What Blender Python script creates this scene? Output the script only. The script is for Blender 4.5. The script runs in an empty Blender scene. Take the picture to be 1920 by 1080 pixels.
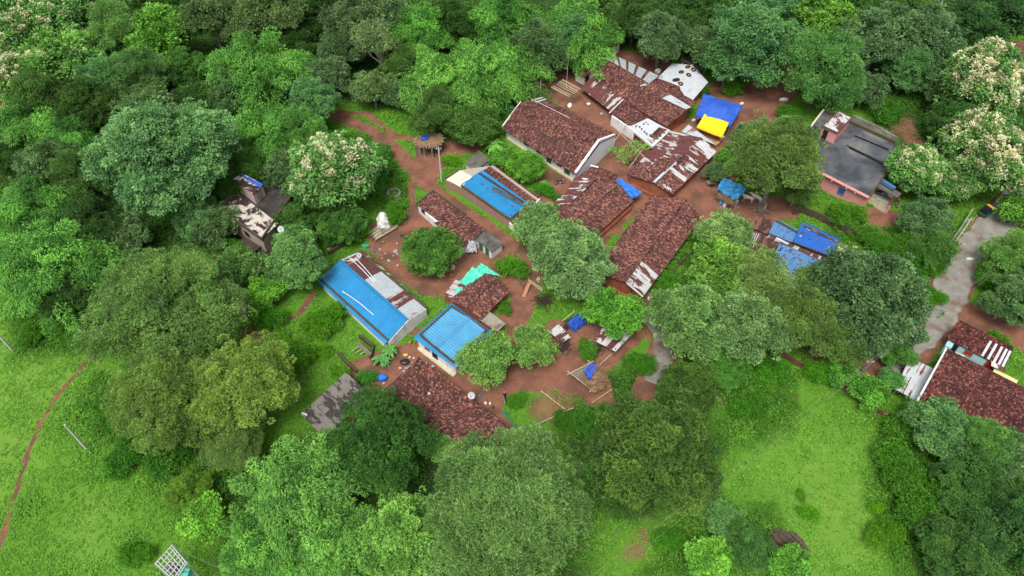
import bpy, math, random
import numpy as np
from mathutils import Vector
PI = math.pi
S = bpy.context.scene
col = S.collection
# ------------------------------------------------------------------ camera
PITCH, FPX, CH = math.radians(49), 1350.0, 80.0
cd = bpy.data.cameras.new('camera'); cam = bpy.data.objects.new('camera', cd); col.objects.link(cam)
cam.location = (0, 0, CH); cam.rotation_euler = (PI/2 - PITCH, 0, 0)
cd.sensor_width = 36; cd.lens = FPX/1920*36; cd.clip_start = 1; cd.clip_end = 6000
S.camera = cam
# ------------------------------------------------------------------ sky, sun
W = bpy.data.worlds.new('World'); S.world = W; W.use_nodes = True
wn = W.node_tree; bg = wn.nodes['Background']
sky = wn.nodes.new('ShaderNodeTexSky'); sky.sky_type = 'NISHITA'; sky.sun_disc = False
SUN_EL, SUN_ROT = math.radians(62), math.radians(200)
sky.sun_elevation = SUN_EL; sky.sun_rotation = SUN_ROT; sky.air_density = 1.0; sky.dust_density = 4.0; sky.ozone_density = 1.0
hs = wn.nodes.new('ShaderNodeHueSaturation'); hs.inputs['Saturation'].default_value = 0.35
wn.links.new(sky.outputs[0], hs.inputs['Color']); wn.links.new(hs.outputs[0], bg.inputs[0]); bg.inputs[1].default_value = 0.10
sl = bpy.data.lights.new('sun', 'SUN'); sl.energy = 1.5; sl.angle = math.radians(22); sl.color = (1, .965, .91)
so = bpy.data.objects.new('sun', sl); col.objects.link(so)
sd = Vector((math.sin(SUN_ROT)*math.cos(SUN_EL), math.cos(SUN_ROT)*math.cos(SUN_EL), math.sin(SUN_EL)))
so.rotation_euler = sd.to_track_quat('Z', 'Y').to_euler(); so.location = (0, 60, 120)
S.view_settings.view_transform = 'Standard'; S.view_settings.look = 'None'
S.view_settings.exposure = 0.90; S.view_settings.gamma = 1
S.cycles.max_bounces = 6; S.cycles.transparent_max_bounces = 4

# ------------------------------------------------------------------ helpers
def P(px, py, z=0.0):
    x = (px-960)/FPX; y = -(py-540)/FPX
    d = (x, math.cos(PITCH)+y*math.sin(PITCH), -math.sin(PITCH)+y*math.cos(PITCH))
    t = (z-CH)/d[2]
    return Vector((d[0]*t, d[1]*t, z))
KX = {'c1':(560,150,.26042),'c2':(900,80,.26042),'c3':(1000,280,.26042),'c4':(1300,180,.26042),'c5':(560,420,.26042),
      'c6':(560,620,.26042),'c7':(940,500,.26042),'c8':(1340,380,.26042),'c9':(1500,560,.25926),'c0':(360,280,.26042),
      'q1':(0,0,1/3),'q2':(0,360,1/3),'q3':(0,720,1/3),'q4':(640,720,1/3),'q5':(1280,720,1/3),'q6':(640,0,1/3),'q7':(1280,0,1/3),'q8':(1280,360,1/3),'f':(0,0,1)}
def px(k, u, v): a, b, s = KX[k]; return a+u*s, b+v*s
ZO = 0.0           # house builders lower their eaves by this much
def c(k, u, v, z=0.0): return P(*px(k, u, v), z-(ZO if z > 1.9 else 0))
def cs(k, z, *uv): return [c(k, u, v, z) for u, v in uv]
def dist_at(p): return (p-Vector((0,0,CH))).dot(Vector((0, math.cos(PITCH), -math.sin(PITCH))))

def tag(o, label=None, cat=None, group=None, kind=None):
    if label: o['label'] = label
    if cat: o['category'] = cat
    if group: o['group'] = group
    if kind: o['kind'] = kind
    return o
def empty(name, loc, label, cat, group=None):
    o = bpy.data.objects.new(name, None); col.objects.link(o); o.location = loc; o.empty_display_size = .2
    return tag(o, label, cat, group)
class MB:
    def __init__(s): s.v = []; s.f = []; s.r = []; s.uv = []; s.hasuv = False
    def face(s, pts, r=0.5, uv=None):
        n = len(s.v); s.v += [tuple(p) for p in pts]; s.f.append(tuple(range(n, n+len(pts)))); s.r.append(r)
        s.uv += list(uv) if uv else [(0,0)]*len(pts)
        if uv: s.hasuv = True
    def box(s, x0, x1, y0, y1, z0, z1, r=.5, M=None):
        q = [Vector(p) for p in ((x0,y0,z0),(x1,y0,z0),(x1,y1,z0),(x0,y1,z0),(x0,y0,z1),(x1,y0,z1),(x1,y1,z1),(x0,y1,z1))]
        if M: q = [M(p) for p in q]
        for i in ((3,2,1,0),(4,5,6,7),(0,1,5,4),(1,2,6,5),(2,3,7,6),(3,0,4,7)): s.face([q[j] for j in i], r)
    def bar(s, a, b, w, h, r=.5):      # box beam from a to b, width w, height h
        a = Vector(a); b = Vector(b); d = (b-a).normalized()
        up = Vector((0,0,1)) if abs(d.z) < .95 else Vector((1,0,0))
        x = d.cross(up).normalized()*w/2; y = x.cross(d).normalized()*h/2
        q = [a-x-y, a+x-y, a+x+y, a-x+y, b-x-y, b+x-y, b+x+y, b-x+y]
        for i in ((0,1,2,3),(7,6,5,4),(0,4,5,1),(1,5,6,2),(2,6,7,3),(3,7,4,0)): s.face([q[j] for j in i], r)
    def tube(s, pts, rad, n=6, r=.5, cap=True):
        pts = [Vector(p) for p in pts]; rads = rad if isinstance(rad, (list,tuple)) else [rad]*len(pts); rings = []
        for i, p in enumerate(pts):
            d = (pts[min(i+1,len(pts)-1)]-pts[max(i-1,0)])
            if d.length < 1e-6: d = Vector((0,0,1))
            d.normalize()
            up = Vector((0,0,1)) if abs(d.z) < .9 else Vector((1,0,0))
            x = d.cross(up).normalized(); y = d.cross(x)
            rings.append([p+(x*math.cos(2*PI*k/n)+y*math.sin(2*PI*k/n))*rads[i] for k in range(n)])
        for a, b in zip(rings, rings[1:]):
            for k in range(n): s.face([a[k], b[k], b[(k+1)%n], a[(k+1)%n]], r)
        if cap: s.face(rings[0], r); s.face(rings[-1][::-1], r)
    def build(s, name, mat, parent=None, smooth=False):
        me = bpy.data.meshes.new(name); top = parent
        while top is not None and top.parent is not None: top = top.parent
        off = top.location if top is not None else (0, 0, 0)
        me.from_pydata([(x-off[0], y-off[1], z-off[2]) for x, y, z in s.v], [], s.f)
        a = me.attributes.new('rnd', 'FLOAT', 'FACE'); a.data.foreach_set('value', s.r)
        if s.hasuv:
            u = me.uv_layers.new(name='uv'); u.data.foreach_set('uv', [t for q in s.uv for t in q])
        me.materials.append(mat)
        if smooth: me.polygons.foreach_set('use_smooth', [True]*len(me.polygons))
        o = bpy.data.objects.new(name, me); col.objects.link(o)
        if parent is not None: o.parent = parent
        return o
def copy_tree(o, parent=None):
    k = o.copy(); col.objects.link(k); k.parent = parent
    for ch in [x for x in bpy.data.objects if x.parent == o and x != k]:
        copy_tree(ch, k)
    return k
# ------------------------------------------------------------------ materials
MATS = {}
class N:
    def __init__(s, name, rough=.8, spec=.25):
        s.m = bpy.data.materials.new(name); s.m.use_nodes = True; s.t = s.m.node_tree; s.b = s.t.nodes['Principled BSDF']
        s.b.inputs['Roughness'].default_value = rough; s.b.inputs['Specular IOR Level'].default_value = spec
        MATS[name] = s.m
    def n(s, ty, **kw):
        x = s.t.nodes.new(ty)
        for k, v in kw.items():
            if k in x.inputs: x.inputs[k].default_value = v
            else: setattr(x, k, v)
        return x
    def l(s, a, b): s.t.links.new(a, b)
    def noise(s, scale, vec=None, detail=4, rough=.6, dist=0):
        x = s.n('ShaderNodeTexNoise', Scale=scale, Detail=detail, Roughness=rough, Distortion=dist)
        if vec is not None: s.l(vec, x.inputs['Vector'])
        return x.outputs['Fac']
    def world(s): return s.n('ShaderNodeNewGeometry').outputs['Position']
    def scaled(s, vec, sc):
        x = s.n('ShaderNodeVectorMath', operation='MULTIPLY'); s.l(vec, x.inputs[0]); x.inputs[1].default_value = sc; return x.outputs[0]
    def attr(s, name): return s.n('ShaderNodeAttribute', attribute_name=name).outputs['Fac']
    def ramp(s, fac, stops, interp='LINEAR'):
        x = s.n('ShaderNodeValToRGB'); x.color_ramp.interpolation = interp; e = x.color_ramp.elements
        while len(e) < len(stops): e.new(.5)
        for i, (p, cc) in enumerate(stops):
            e[i].position = p; e[i].color = (cc[0], cc[1], cc[2], 1) if isinstance(cc, tuple) else (cc, cc, cc, 1)
        s.l(fac, x.inputs[0]); return x.outputs[0]
    def mix(s, f, a, b, mode='MIX'):
        x = s.n('ShaderNodeMix', data_type='RGBA', blend_type=mode)
        for v, i in ((f, 0), (a, 6), (b, 7)):
            if hasattr(v, 'links'): s.l(v, x.inputs[i])
            elif i == 0: x.inputs[0].default_value = v
            else: x.inputs[i].default_value = (v[0], v[1], v[2], 1)
        return x.outputs[2]
    def math(s, op, a, b=0.0, cl=False):
        x = s.n('ShaderNodeMath', operation=op); x.use_clamp = cl
        for i, v in enumerate((a, b)):
            if hasattr(v, 'links'): s.l(v, x.inputs[i])
            else: x.inputs[i].default_value = v
        return x.outputs[0]
    def col(s, x): s.l(x, s.b.inputs['Base Color']); return s
    def bump(s, h, strength=.4, dist=.03):
        b = s.n('ShaderNodeBump', Strength=strength, Distance=dist); s.l(h, b.inputs['Height']); s.l(b.outputs[0], s.b.inputs['Normal'])
    def tint(s, x):
        oi = s.n('ShaderNodeObjectInfo'); return s.mix(1.0, x, oi.outputs['Color'], 'MULTIPLY')

def m_simple(name, base, var=.35, scale=1.5, rough=.85, dirt=None, dscale=.7, dth=(.5,.7), spec=.25):
    m = N(name, rough, spec); w = m.world()
    lo = tuple(v*(1-var) for v in base); hi = tuple(min(1, v*(1+var*.6)) for v in base)
    x = m.ramp(m.noise(scale, w, 6), [(.3, lo), (.7, hi)])
    if dirt: x = m.mix(m.ramp(m.noise(dscale, w, 6, .7), [(dth[0], 0.), (dth[1], 1.)]), x, dirt)
    m.col(m.tint(x)); m.bump(m.noise(scale*6, w, 3), .25, .02); return m.m
def m_tile():
    m = N('clay_tile', .9, .15); r = m.attr('rnd'); w = m.world()
    x = m.ramp(r, [(0, (.048,.030,.029)), (.35, (.098,.046,.041)), (.65, (.165,.068,.057)), (.9, (.255,.112,.088)), (1, (.38,.21,.165))])
    n2 = m.ramp(m.noise(.35, w, 5, .65), [(.36, (.74,.72,.74)), (.62, (1.15,1.08,1.02))])
    x = m.mix(1., x, n2, 'MULTIPLY')
    moss = m.ramp(m.noise(.8, w, 6, .7), [(.62, 0.), (.75, .55)]); x = m.mix(moss, x, (.05,.036,.030))
    m.col(m.tint(x)); m.bump(m.noise(9, w, 3), .3, .02)
def m_sheet(name, base, rust, th, sc=(.55, .16, 1), rough=.45, base2=None, streak=.75):
    m = N(name, rough, .4); uv = m.n('ShaderNodeTexCoord').outputs['UV']; r = m.attr('rnd'); w = m.world()
    comb = m.n('ShaderNodeVectorMath', operation='ADD'); m.l(m.scaled(uv, sc), comb.inputs[0])
    off = m.n('ShaderNodeCombineXYZ'); m.l(m.math('MULTIPLY', r, 37.), off.inputs[2]); m.l(off.outputs[0], comb.inputs[1])
    n1 = m.noise(1., comb.outputs[0], 7, .68, .3); n3 = m.noise(.35, w, 3)
    f = m.math('ADD', m.math('MULTIPLY', n1, streak), m.math('MULTIPLY', n3, 1-streak))
    f = m.math('ADD', f, m.math('MULTIPLY', m.math('SUBTRACT', r, .5), .10))
    fac = m.ramp(f, [(th-.012, 0.), (th+.012, 1.)])
    b2 = base2 or tuple(v*.8 for v in base)
    bb = m.ramp(m.noise(1.3, w, 5), [(.3, b2), (.7, base)])
    rr = m.ramp(m.noise(2.2, w, 5), [(.35, tuple(v*.6 for v in rust)), (.7, tuple(v*1.25 for v in rust))])
    m.col(m.tint(m.mix(fac, bb, rr))); m.l(m.ramp(fac, [(0, rough), (1, .9)]), m.b.inputs['Roughness'])
def m_blue(name, base, stain=(.02,.10,.22), th=.72):
    m = N(name, .42, .4); w = m.world(); uv = m.n('ShaderNodeTexCoord').outputs['UV']
    x = m.ramp(m.noise(.5, w, 5), [(.3, tuple(v*.82 for v in base)), (.7, tuple(min(1,v*1.1) for v in base))])
    st = m.ramp(m.noise(1., m.scaled(uv, (2.2,.35,1)), 5, .7), [(.45, .0), (.8, .5)]); x = m.mix(st, x, tuple(v*.55+.03 for v in base))
    sx = m.n('ShaderNodeSeparateXYZ'); m.l(uv, sx.inputs[0]); fr = m.math('FRACT', m.math('DIVIDE', sx.outputs[0], .42)); x = m.mix(m.ramp(fr, [(.22, .42), (.30, 0.)]), x, tuple(v*.45+.01 for v in base))  # rib shading painted into the colour: darker stripes along the valleys
    sp = m.ramp(m.noise(1.6, w, 6, .7), [(th, 0.), (th+.03, 1.)]); x = m.mix(sp, x, stain)
    m.col(m.tint(x))
def m_leaf(name, dark, light, trans=.2, rough=.55):
    m = N(name, rough, .16); r = m.attr('rnd'); oi = m.n('ShaderNodeObjectInfo')
    x = m.ramp(r, [(0, dark), (.6, tuple((a+b)/2 for a, b in zip(dark, light))), (1, light)])
    n2 = m.ramp(m.noise(.25, m.world(), 3), [(.3, (.86,.88,.90)), (.7, (1.12,1.08,1.0))]); x = m.mix(1., x, n2, 'MULTIPLY')
    x = m.mix(1., x, oi.outputs['Color'], 'MULTIPLY'); m.col(x)
    tr = m.n('ShaderNodeBsdfTranslucent'); m.l(m.mix(1., x, (1.2,1.35,.7), 'MULTIPLY'), tr.inputs[0])
    ms = m.n('ShaderNodeMixShader'); ms.inputs[0].default_value = trans
    out = m.t.nodes['Material Output']; m.l(m.b.outputs[0], ms.inputs[1]); m.l(tr.outputs[0], ms.inputs[2]); m.l(ms.outputs[0], out.inputs[0])
m_tile()
m_sheet('rusty_sheet', (.56,.56,.55), (.13,.042,.038), .50)
m_sheet('rustier_sheet', (.50,.47,.44), (.13,.045,.04), .465)
m_sheet('zinc_sheet', (.46,.50,.52), (.26,.12,.09), .63)
m_sheet('white_sheet', (.54,.57,.60), (.16,.15,.15), .635, rough=.4)
m_sheet('red_rust_sheet', (.56,.60,.62), (.23,.05,.025), .57, sc=(1.2,.10,1))
m_sheet('asbestos', (.22,.20,.18), (.055,.05,.045), .50, sc=(.9,.35,1), rough=.95)
m_sheet('old_asbestos', (.33,.30,.25), (.20,.17,.13), .55, sc=(.9,.5,1), rough=.95)
m_sheet('leafy_sheet', (.22,.10,.075), (.07,.035,.028), .47, sc=(1.6,.5,1), rough=.9)
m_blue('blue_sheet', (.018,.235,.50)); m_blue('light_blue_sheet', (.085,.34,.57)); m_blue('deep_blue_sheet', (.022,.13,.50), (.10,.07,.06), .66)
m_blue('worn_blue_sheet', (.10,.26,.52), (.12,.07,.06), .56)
m_simple('white_plaster', (.72,.72,.70), .15, .8, .9, (.34,.29,.24), .9, (.52,.78))
m_simple('bright_white', (.68,.70,.72), .08)
m_simple('mud_wall', (.30,.10,.055), .3, .9, .95, (.22,.075,.04), .5)
m_simple('pink_wall', (.62,.27,.26), .12, .7, .9, (.44,.22,.2), .9, (.55,.8))
m_simple('cyan_wall', (.36,.60,.62), .12, .9, .9, (.30,.40,.38), .9, (.5,.75))
m_simple('cream_sheet', (.62,.58,.46), .15, .8, .8, (.36,.33,.25), 1.5, (.55,.75))
m_simple('old_concrete', (.13,.12,.105), .35, .8, .95, (.03,.03,.025), .5, (.5,.66))
m_simple('grey_concrete', (.30,.28,.25), .3, .9, .95, (.14,.125,.10), .5, (.48,.68))
m_simple('parapet_moss', (.10,.075,.05), .5, 3.5, .95, (.05,.06,.02), 1.5, (.45,.65))
m_simple('road_concrete', (.25,.235,.205), .25, .8, .95, (.16,.105,.075), .25, (.50,.66))
m_simple('timber', (.20,.165,.13), .35, 3, .9)
m_simple('pale_bamboo', (.46,.40,.27), .3, 3, .8)
m_simple('dark_timber', (.06,.045,.035), .4, 3, .95)
m_simple('concrete_pole', (.52,.52,.50), .12, 2, .8)
m_simple('galvanised', (.48,.49,.50), .15, 2, .5)
m_simple('thatch', (.27,.16,.10), .4, 5, .98, (.12,.075,.045), 2.5, (.45,.7))
m_simple('straw', (.30,.20,.115), .45, 6, .98, (.10,.07,.05), 2, (.45,.7))
m_simple('bark', (.11,.085,.06), .4, 2, .95); m_simple('pale_bark', (.26,.24,.20), .35, 2, .9)
m_simple('blue_tarp', (.035,.11,.50), .22, 1.2, .5, (.10,.20,.55), 3, (.6,.75))
m_simple('sky_tarp', (.05,.28,.58), .25, 2, .5, (.16,.40,.62), 3, (.55,.7))
m_simple('yellow_tarp', (.80,.56,.015), .12, 1.5, .5); m_simple('aqua_tarp', (.08,.62,.42), .2, 1.5, .5, (.4,.75,.6), 2, (.55,.7))
m_simple('white_tarp', (.68,.67,.63), .15, 1.5, .6, (.45,.42,.36), 1.2, (.55,.75))
m_simple('pale_yellow', (.68,.60,.28), .12); m_simple('cream_paint', (.55,.50,.36), .2)
m_simple('green_door', (.02,.13,.09), .2); m_simple('dark_opening', (.012,.012,.012), .2); m_simple('blue_paint', (.03,.10,.38), .25)
m_simple('rubber', (.018,.018,.018), .3, rough=.7); m_simple('steel', (.35,.35,.36), .2, rough=.35); m_simple('red_paint', (.38,.03,.03), .2, rough=.35)
m_simple('black_paint', (.02,.02,.022), .2, rough=.35); m_simple('yellow_paint', (.62,.42,.03), .15, rough=.4)
m_simple('cow_hide', (.66,.60,.52), .2, 2, .9); m_simple('rubbish', (.5,.5,.52), .6, 3, .8); m_simple('grey_cloth', (.25,.26,.28), .4, 2); m_simple('orange_earth', (.42,.21,.11), .25, 2)
m_simple('screen_green', (.05,.28,.16), .3, 4)
# brick
b = N('brick_wall', .92, .15); br = b.n('ShaderNodeTexBrick', Scale=1.0); uvv = b.n('ShaderNodeTexCoord').outputs['UV']; b.l(uvv, br.inputs['Vector'])
br.inputs['Color1'].default_value = (.33,.15,.11,1); br.inputs['Color2'].default_value = (.24,.12,.095,1); br.inputs['Mortar'].default_value = (.38,.33,.28,1)
br.inputs['Brick Width'].default_value = .3; br.inputs['Row Height'].default_value = .12; br.inputs['Mortar Size'].default_value = .012
b.col(b.mix(b.ramp(b.noise(.8, b.world(), 5), [(.5, 0.), (.75, .6)]), br.outputs[0], (.36,.27,.23)))
# dark wet flat roof
b = N('wet_roof', .35, .4); w = b.world()
x = b.ramp(b.noise(.22, w, 6, .6, .4), [(.36, (.045,.048,.052)), (.5, (.085,.092,.10)), (.66, (.17,.165,.15))]); x = b.mix(b.ramp(b.noise(1.1, w, 6, .7), [(.6, 0.), (.72, .8)]), x, (.045,.04,.03))
b.col(x); b.l(b.ramp(b.noise(.22, w, 6, .6, .4), [(.4, .15), (.6, .85)]), b.b.inputs['Roughness'])
b = N('mossy_roof', .9, .2); w = b.world()
x = b.ramp(b.noise(.3, w, 7, .68, .4), [(.35, (.022,.021,.020)), (.5, (.045,.04,.036)), (.7, (.10,.085,.075))]); b.col(x)
b = N('patchy_roof', .9, .2); w = b.world()
x = b.mix(b.ramp(b.noise(.42, w, 8, .72, .5), [(.485, 0.), (.53, 1.)]), (.045,.026,.028), (.52,.48,.40)); b.col(x)
# foliage
m_leaf('mango_leaf', (0.019,0.060,0.019), (0.146,0.338,0.076)); m_leaf('broad_leaf', (0.039,0.120,0.058), (0.279,0.577,0.229))
m_leaf('neem_leaf', (0.051,0.097,0.032), (0.297,0.478,0.148)); m_leaf('tamarind_leaf', (0.053,0.125,0.039), (0.319,0.598,0.199))
m_leaf('bamboo_leaf', (0.033,0.125,0.029), (0.267,0.677,0.132)); m_leaf('teak_leaf', (0.033,0.101,0.033), (0.260,0.537,0.170)); m_leaf('lime_leaf', (0.058,0.193,0.019), (0.398,0.916,0.110))
m_leaf('blossom', (.50,.47,.26), (.80,.79,.56), .15); m_leaf('mahua_leaf', (0.043,0.096,0.043), (0.319,0.498,0.260)); m_leaf('weed_leaf', (.050,.160,.016), (.175,.400,.042))
m_leaf('vine_leaf', (.030,.110,.014), (.125,.31,.040))
def M(n): return MATS[n]
# ------------------------------------------------------------------ ground
rs = np.random.RandomState(7)
def wxy(pts, k='f'): return np.array([[*c(k, u, v)[:2]] for u, v in pts])
def sd_poly(poly, X, Y):            # signed distance, positive inside
    d = np.full(X.shape, 1e9); ins = np.zeros(X.shape, bool); n = len(poly)
    for i in range(n):
        ax, ay = poly[i]; bx, by = poly[(i+1) % n]; ex, ey = bx-ax, by-ay
        t = np.clip(((X-ax)*ex+(Y-ay)*ey)/(ex*ex+ey*ey+1e-9), 0, 1)
        d = np.minimum(d, np.hypot(X-ax-t*ex, Y-ay-t*ey))
        cnd = (ay > Y) != (by > Y)
        with np.errstate(divide='ignore', invalid='ignore'): xx = ax+(Y-ay)*ex/(ey if abs(ey) > 1e-9 else 1e-9)
        ins ^= cnd & (X < xx)
    return np.where(ins, d, -d)
def sd_line(pl, w, X, Y):
    d = np.full(X.shape, 1e9)
    for (ax, ay), (bx, by) in zip(pl, pl[1:]):
        ex, ey = bx-ax, by-ay; t = np.clip(((X-ax)*ex+(Y-ay)*ey)/(ex*ex+ey*ey+1e-9), 0, 1)
        d = np.minimum(d, np.hypot(X-ax-t*ex, Y-ay-t*ey))
    return w/2-d
NG = [rs.rand(64, 64) for _ in range(4)]
def nz(X, Y, sc, k=0):
    g = NG[k]; x = X/sc+13.7*k; y = Y/sc+5.1*k; xi = np.floor(x).astype(int); yi = np.floor(y).astype(int); fx = x-xi; fy = y-yi
    fx = fx*fx*(3-2*fx); fy = fy*fy*(3-2*fy); a = g[yi % 64, xi % 64]; b_ = g[yi % 64, (xi+1) % 64]; c_ = g[(yi+1) % 64, xi % 64]; d_ = g[(yi+1) % 64, (xi+1) % 64]
    return (a*(1-fx)+b_*fx)*(1-fy)+(c_*(1-fx)+d_*fx)*fy
def fbm(X, Y, sc): return (nz(X, Y, sc)+.5*nz(X, Y, sc/2, 1)+.25*nz(X, Y, sc/4, 2))/1.75
DIRT = [[(1095,180),(1120,150),(1160,230),(1200,270),(1180,300),(1130,260)],[(1290,270),(1400,180),(1440,200),(1400,290),(1340,330)],[(760,620),(830,600),(870,640),(900,690),(800,660)],
 [(1150,355),(1230,330),(1225,375),(1130,460),(1135,500),(1110,460)],[(1080,330),(1180,330),(1130,450),(1040,470),(1000,400)],[(1180,240),(1280,215),(1345,260),(1350,300),(1260,370),(1200,370),(1160,330)],[(1115,500),(1150,500),(1240,560),(1200,600),(1120,570)],[(640,700),(700,690),(760,730),(700,770),(630,780)],[(760,640),(800,650),(870,700),(850,720),(760,680)],
 [(775,262),(830,268),(885,258),(915,262),(900,285),(862,292),(828,318),(812,350),(785,322),(778,300)],
 [(945,235),(1010,140),(1040,112),(1080,118),(1110,200),(1250,285),(1170,340),(1140,262),(1018,178)],
 [(1085,335),(1140,260),(1190,240),(1260,280),(1180,330),(1215,375),(1130,440),(1010,390),(1005,345)],
 [(1000,300),(1085,340),(1060,400),(985,375),(1010,345)],
 [(1300,230),(1330,150),(1440,150),(1500,175),(1470,205),(1430,215),(1400,270),(1345,345),(1330,385),(1400,365),(1490,372),(1500,400),(1430,425),(1330,440),(1300,440),(1215,372),(1250,345),(1330,290)],
 [(690,425),(722,400),(790,392),(870,470),(905,480),(920,500),(860,525),(825,560),(790,560),(740,520),(690,470)],
 [(870,470),(930,455),(985,500),(1010,540),(990,600),(960,620),(930,590),(960,560),(935,520)],
 [(640,690),(740,640),(790,670),(860,700),(900,690),(960,650),(1040,600),(1130,600),(1200,560),(1240,590),(1180,660),(1130,700),(1160,760),(1100,765),(1050,725),(990,735),(945,765),(990,830),(1030,838),(1000,850),(900,800),(800,740)],
 [(1110,85),(1170,95),(1250,100),(1290,160),(1240,160),(1160,118)],
 [(1120,520),(1210,560),(1240,580),(1190,600),(1100,560)],
 [(1610,392),(1690,395),(1700,425),(1625,425)], [(1600,500),(1660,560),(1600,640),(1500,640),(1440,560),(1460,520)],
 [(1820,72),(1920,78),(2000,110),(1920,112),(1850,105)],
 [(1500,655),(1620,640),(1640,690),(1560,700)], [(1700,600),(1790,590),(1760,650),(1715,690),(1640,690),(1640,650)], [(1790,560),(2000,600),(2000,720),(1900,650),(1790,600)],
 [(1560,650),(1640,645),(1650,700),(1600,700)], [(440,622),(520,608),(500,635),(475,655)], [(590,740),(720,690),(740,760),(640,800)],
 [(400,480),(470,470),(500,500),(480,540)], [(0,205),(10,200),(0,190)]]
SPARSE = [[(955,745),(1050,715),(1110,750),(1080,800),(1020,820),(970,790)],[(1470,715),(1500,712),(1535,745),(1525,775),(1495,760)], [(1190,950),(1230,965),(1260,1000),(1240,1060),(1200,1080),(1150,1050),(1170,990)],[(1270,990),(1330,1000),(1320,1040),(1290,1070),(1260,1040)],[(1640,190),(1700,200),(1760,280),(1700,290),(1650,240)],[(390,460),(470,470),(480,510),(400,500)],[(1560,430),(1640,400),(1690,440),(1640,470)]]
TRACK = [([(560,200),(605,210),(640,222),(700,247),(745,285),(775,318),(800,345),(835,373),(885,408),(935,440),(978,475),(1003,520),(985,570),(968,620),(960,660)], 2.6),
 ([(600,206),(690,215),(740,255),(790,262),(850,262)], 1.2), ([(775,318),(770,350),(775,385),(770,400)], .9), ([(590,548),(560,590),(520,612),(455,635)], .7),
 ([(1440,120),(1500,140),(1450,200),(1400,290),(1330,370),(1300,430)], 3.2), ([(605,70),(640,75),(700,60)], 2.)]
FOOT = [([(190,640),(150,695),(110,738),(80,785),(55,840),(40,890),(22,950),(5,1010),(-20,1060)], .62)]
ROADC = [([(2050,215),(1965,300),(1900,385),(1850,440),(1800,500),(1775,560),(1745,610),(1700,640),(1640,690)], 4.6), ([(1195,570),(1235,605),(1250,650),(1235,700),(1215,740)], 2.9)]
FOREST = [[(1640,160),(1790,180),(1760,300),(1700,290),(1640,230)],[(400,440),(480,470),(480,540),(380,480),(300,440)],[(-400,-300),(2400,-300),(2400,40),(1800,60),(1760,150),(1620,200),(1480,170),(1330,110),(1180,90),(1020,130),(940,230),(760,200),(600,190),(620,330),(540,470),(420,480),(250,480),(160,560),(0,520),(-400,560)],
 [(1050,760),(1200,690),(1330,700),(1330,950),(1200,980),(1060,920)], [(1720,900),(2100,800),(2100,1200),(1700,1100)], [(560,820),(980,850),(1110,980),(1080,1150),(400,1150),(440,860)], [(1250,560),(1480,560),(1740,560),(1680,660),(1450,660),(1280,690)]]
PALE = [[(0,600),(150,650),(160,700),(60,900),(0,940),(-200,900),(-200,600)], [(150,930),(230,960),(200,1060),(100,1060)],[(1560,800),(1680,830),(1690,1000),(1600,1080),(1500,1080),(1480,960),(1400,880),(1500,830)]]
LUSH = [[(180,700),(420,820),(440,900),(390,1000),(330,960),(240,840),(120,800)], [(1640,790),(1800,800),(1850,900),(1740,1010),(1680,1080),(1620,900)], [(620,240),(700,260),(770,340),(780,400),(740,420),(700,340)],
 [(1210,450),(1330,450),(1340,560),(1240,600),(1200,550)],[(1560,420),(1600,390),(1690,440),(1740,490),(1700,540),(1560,460)],[(1120,690),(1240,740),(1240,800),(1120,790)],[(20,560),(170,600),(160,660),(20,680)],[(1280,960),(1450,940),(1500,1080),(1200,1080)],[(1380,690),(1500,700),(1480,800),(1330,860),(1350,760)]]
# world-space copies of the outlines
DIRTW = [wxy(p) for p in DIRT]; TRACKW = [(wxy(p), w) for p, w in TRACK]; FOOTW = [(wxy(p), w) for p, w in FOOT]; ROADW = [(wxy(p), w) for p, w in ROADC]
SPARW = [wxy(p) for p in SPARSE]; FORW = [wxy(p) for p in FOREST]; PALEW = [wxy(p) for p in PALE]; LUSHW = [wxy(p) for p in LUSH]
def smooth(x, a, b): t = np.clip((x-a)/(b-a), 0, 1); return t*t*(3-2*t)
def masks(X, Y):
    n1 = (fbm(X, Y, 3.)-.5)*2.6; n2 = (fbm(X+50, Y, 1.2)-.5)*1.0
    d = np.full(X.shape, -1e9)
    for p in DIRTW: d = np.maximum(d, sd_poly(p, X, Y))
    dt = np.full(X.shape, -1e9)
    for p, w in TRACKW: dt = np.maximum(dt, sd_line(p, w, X, Y))
    dirt = np.maximum(smooth(d+n1*.9+n2*.7, -.45, .6), smooth(dt+n1*.22+n2*.4, -.45, .35))
    sp = np.full(X.shape, -1e9)
    for p in SPARW: sp = np.maximum(sp, sd_poly(p, X, Y))
    dirt = np.maximum(dirt, smooth(sp+n1*.9+n2*1.6, -1.2, 2.2)*.56)
    f = np.full(X.shape, -1e9)
    for p, w in FOOTW: f = np.maximum(f, sd_line(p, w, X, Y))
    dirt = np.maximum(dirt, smooth(f+n2*.3, -.28, .2)*.9)
    for p, w in ROADW: d = np.maximum(d, sd_line(p, w+1.6, X, Y))
    dirt = np.maximum(dirt, smooth(d+n1*.4, -.4, .6))
    fo = np.full(X.shape, -1e9); pa = fo.copy(); lu = fo.copy()
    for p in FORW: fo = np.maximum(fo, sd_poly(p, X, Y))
    for p in PALEW: pa = np.maximum(pa, sd_poly(p, X, Y))
    for p in LUSHW: lu = np.maximum(lu, sd_poly(p, X, Y))
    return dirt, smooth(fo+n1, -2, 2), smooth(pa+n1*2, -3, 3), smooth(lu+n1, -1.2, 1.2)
xs = np.concatenate([[-3000,-1200,-500,-250,-170], np.arange(-135, 135.1, .5), [170,250,500,1200,3000]])
ys = np.concatenate([[-3000,-800,-200,-50,0], np.arange(18, 190.1, .5), [205,240,320,500,900,1800,4000]])
XX, YY = np.meshgrid(xs, ys); nx, ny = len(xs), len(ys)
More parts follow.
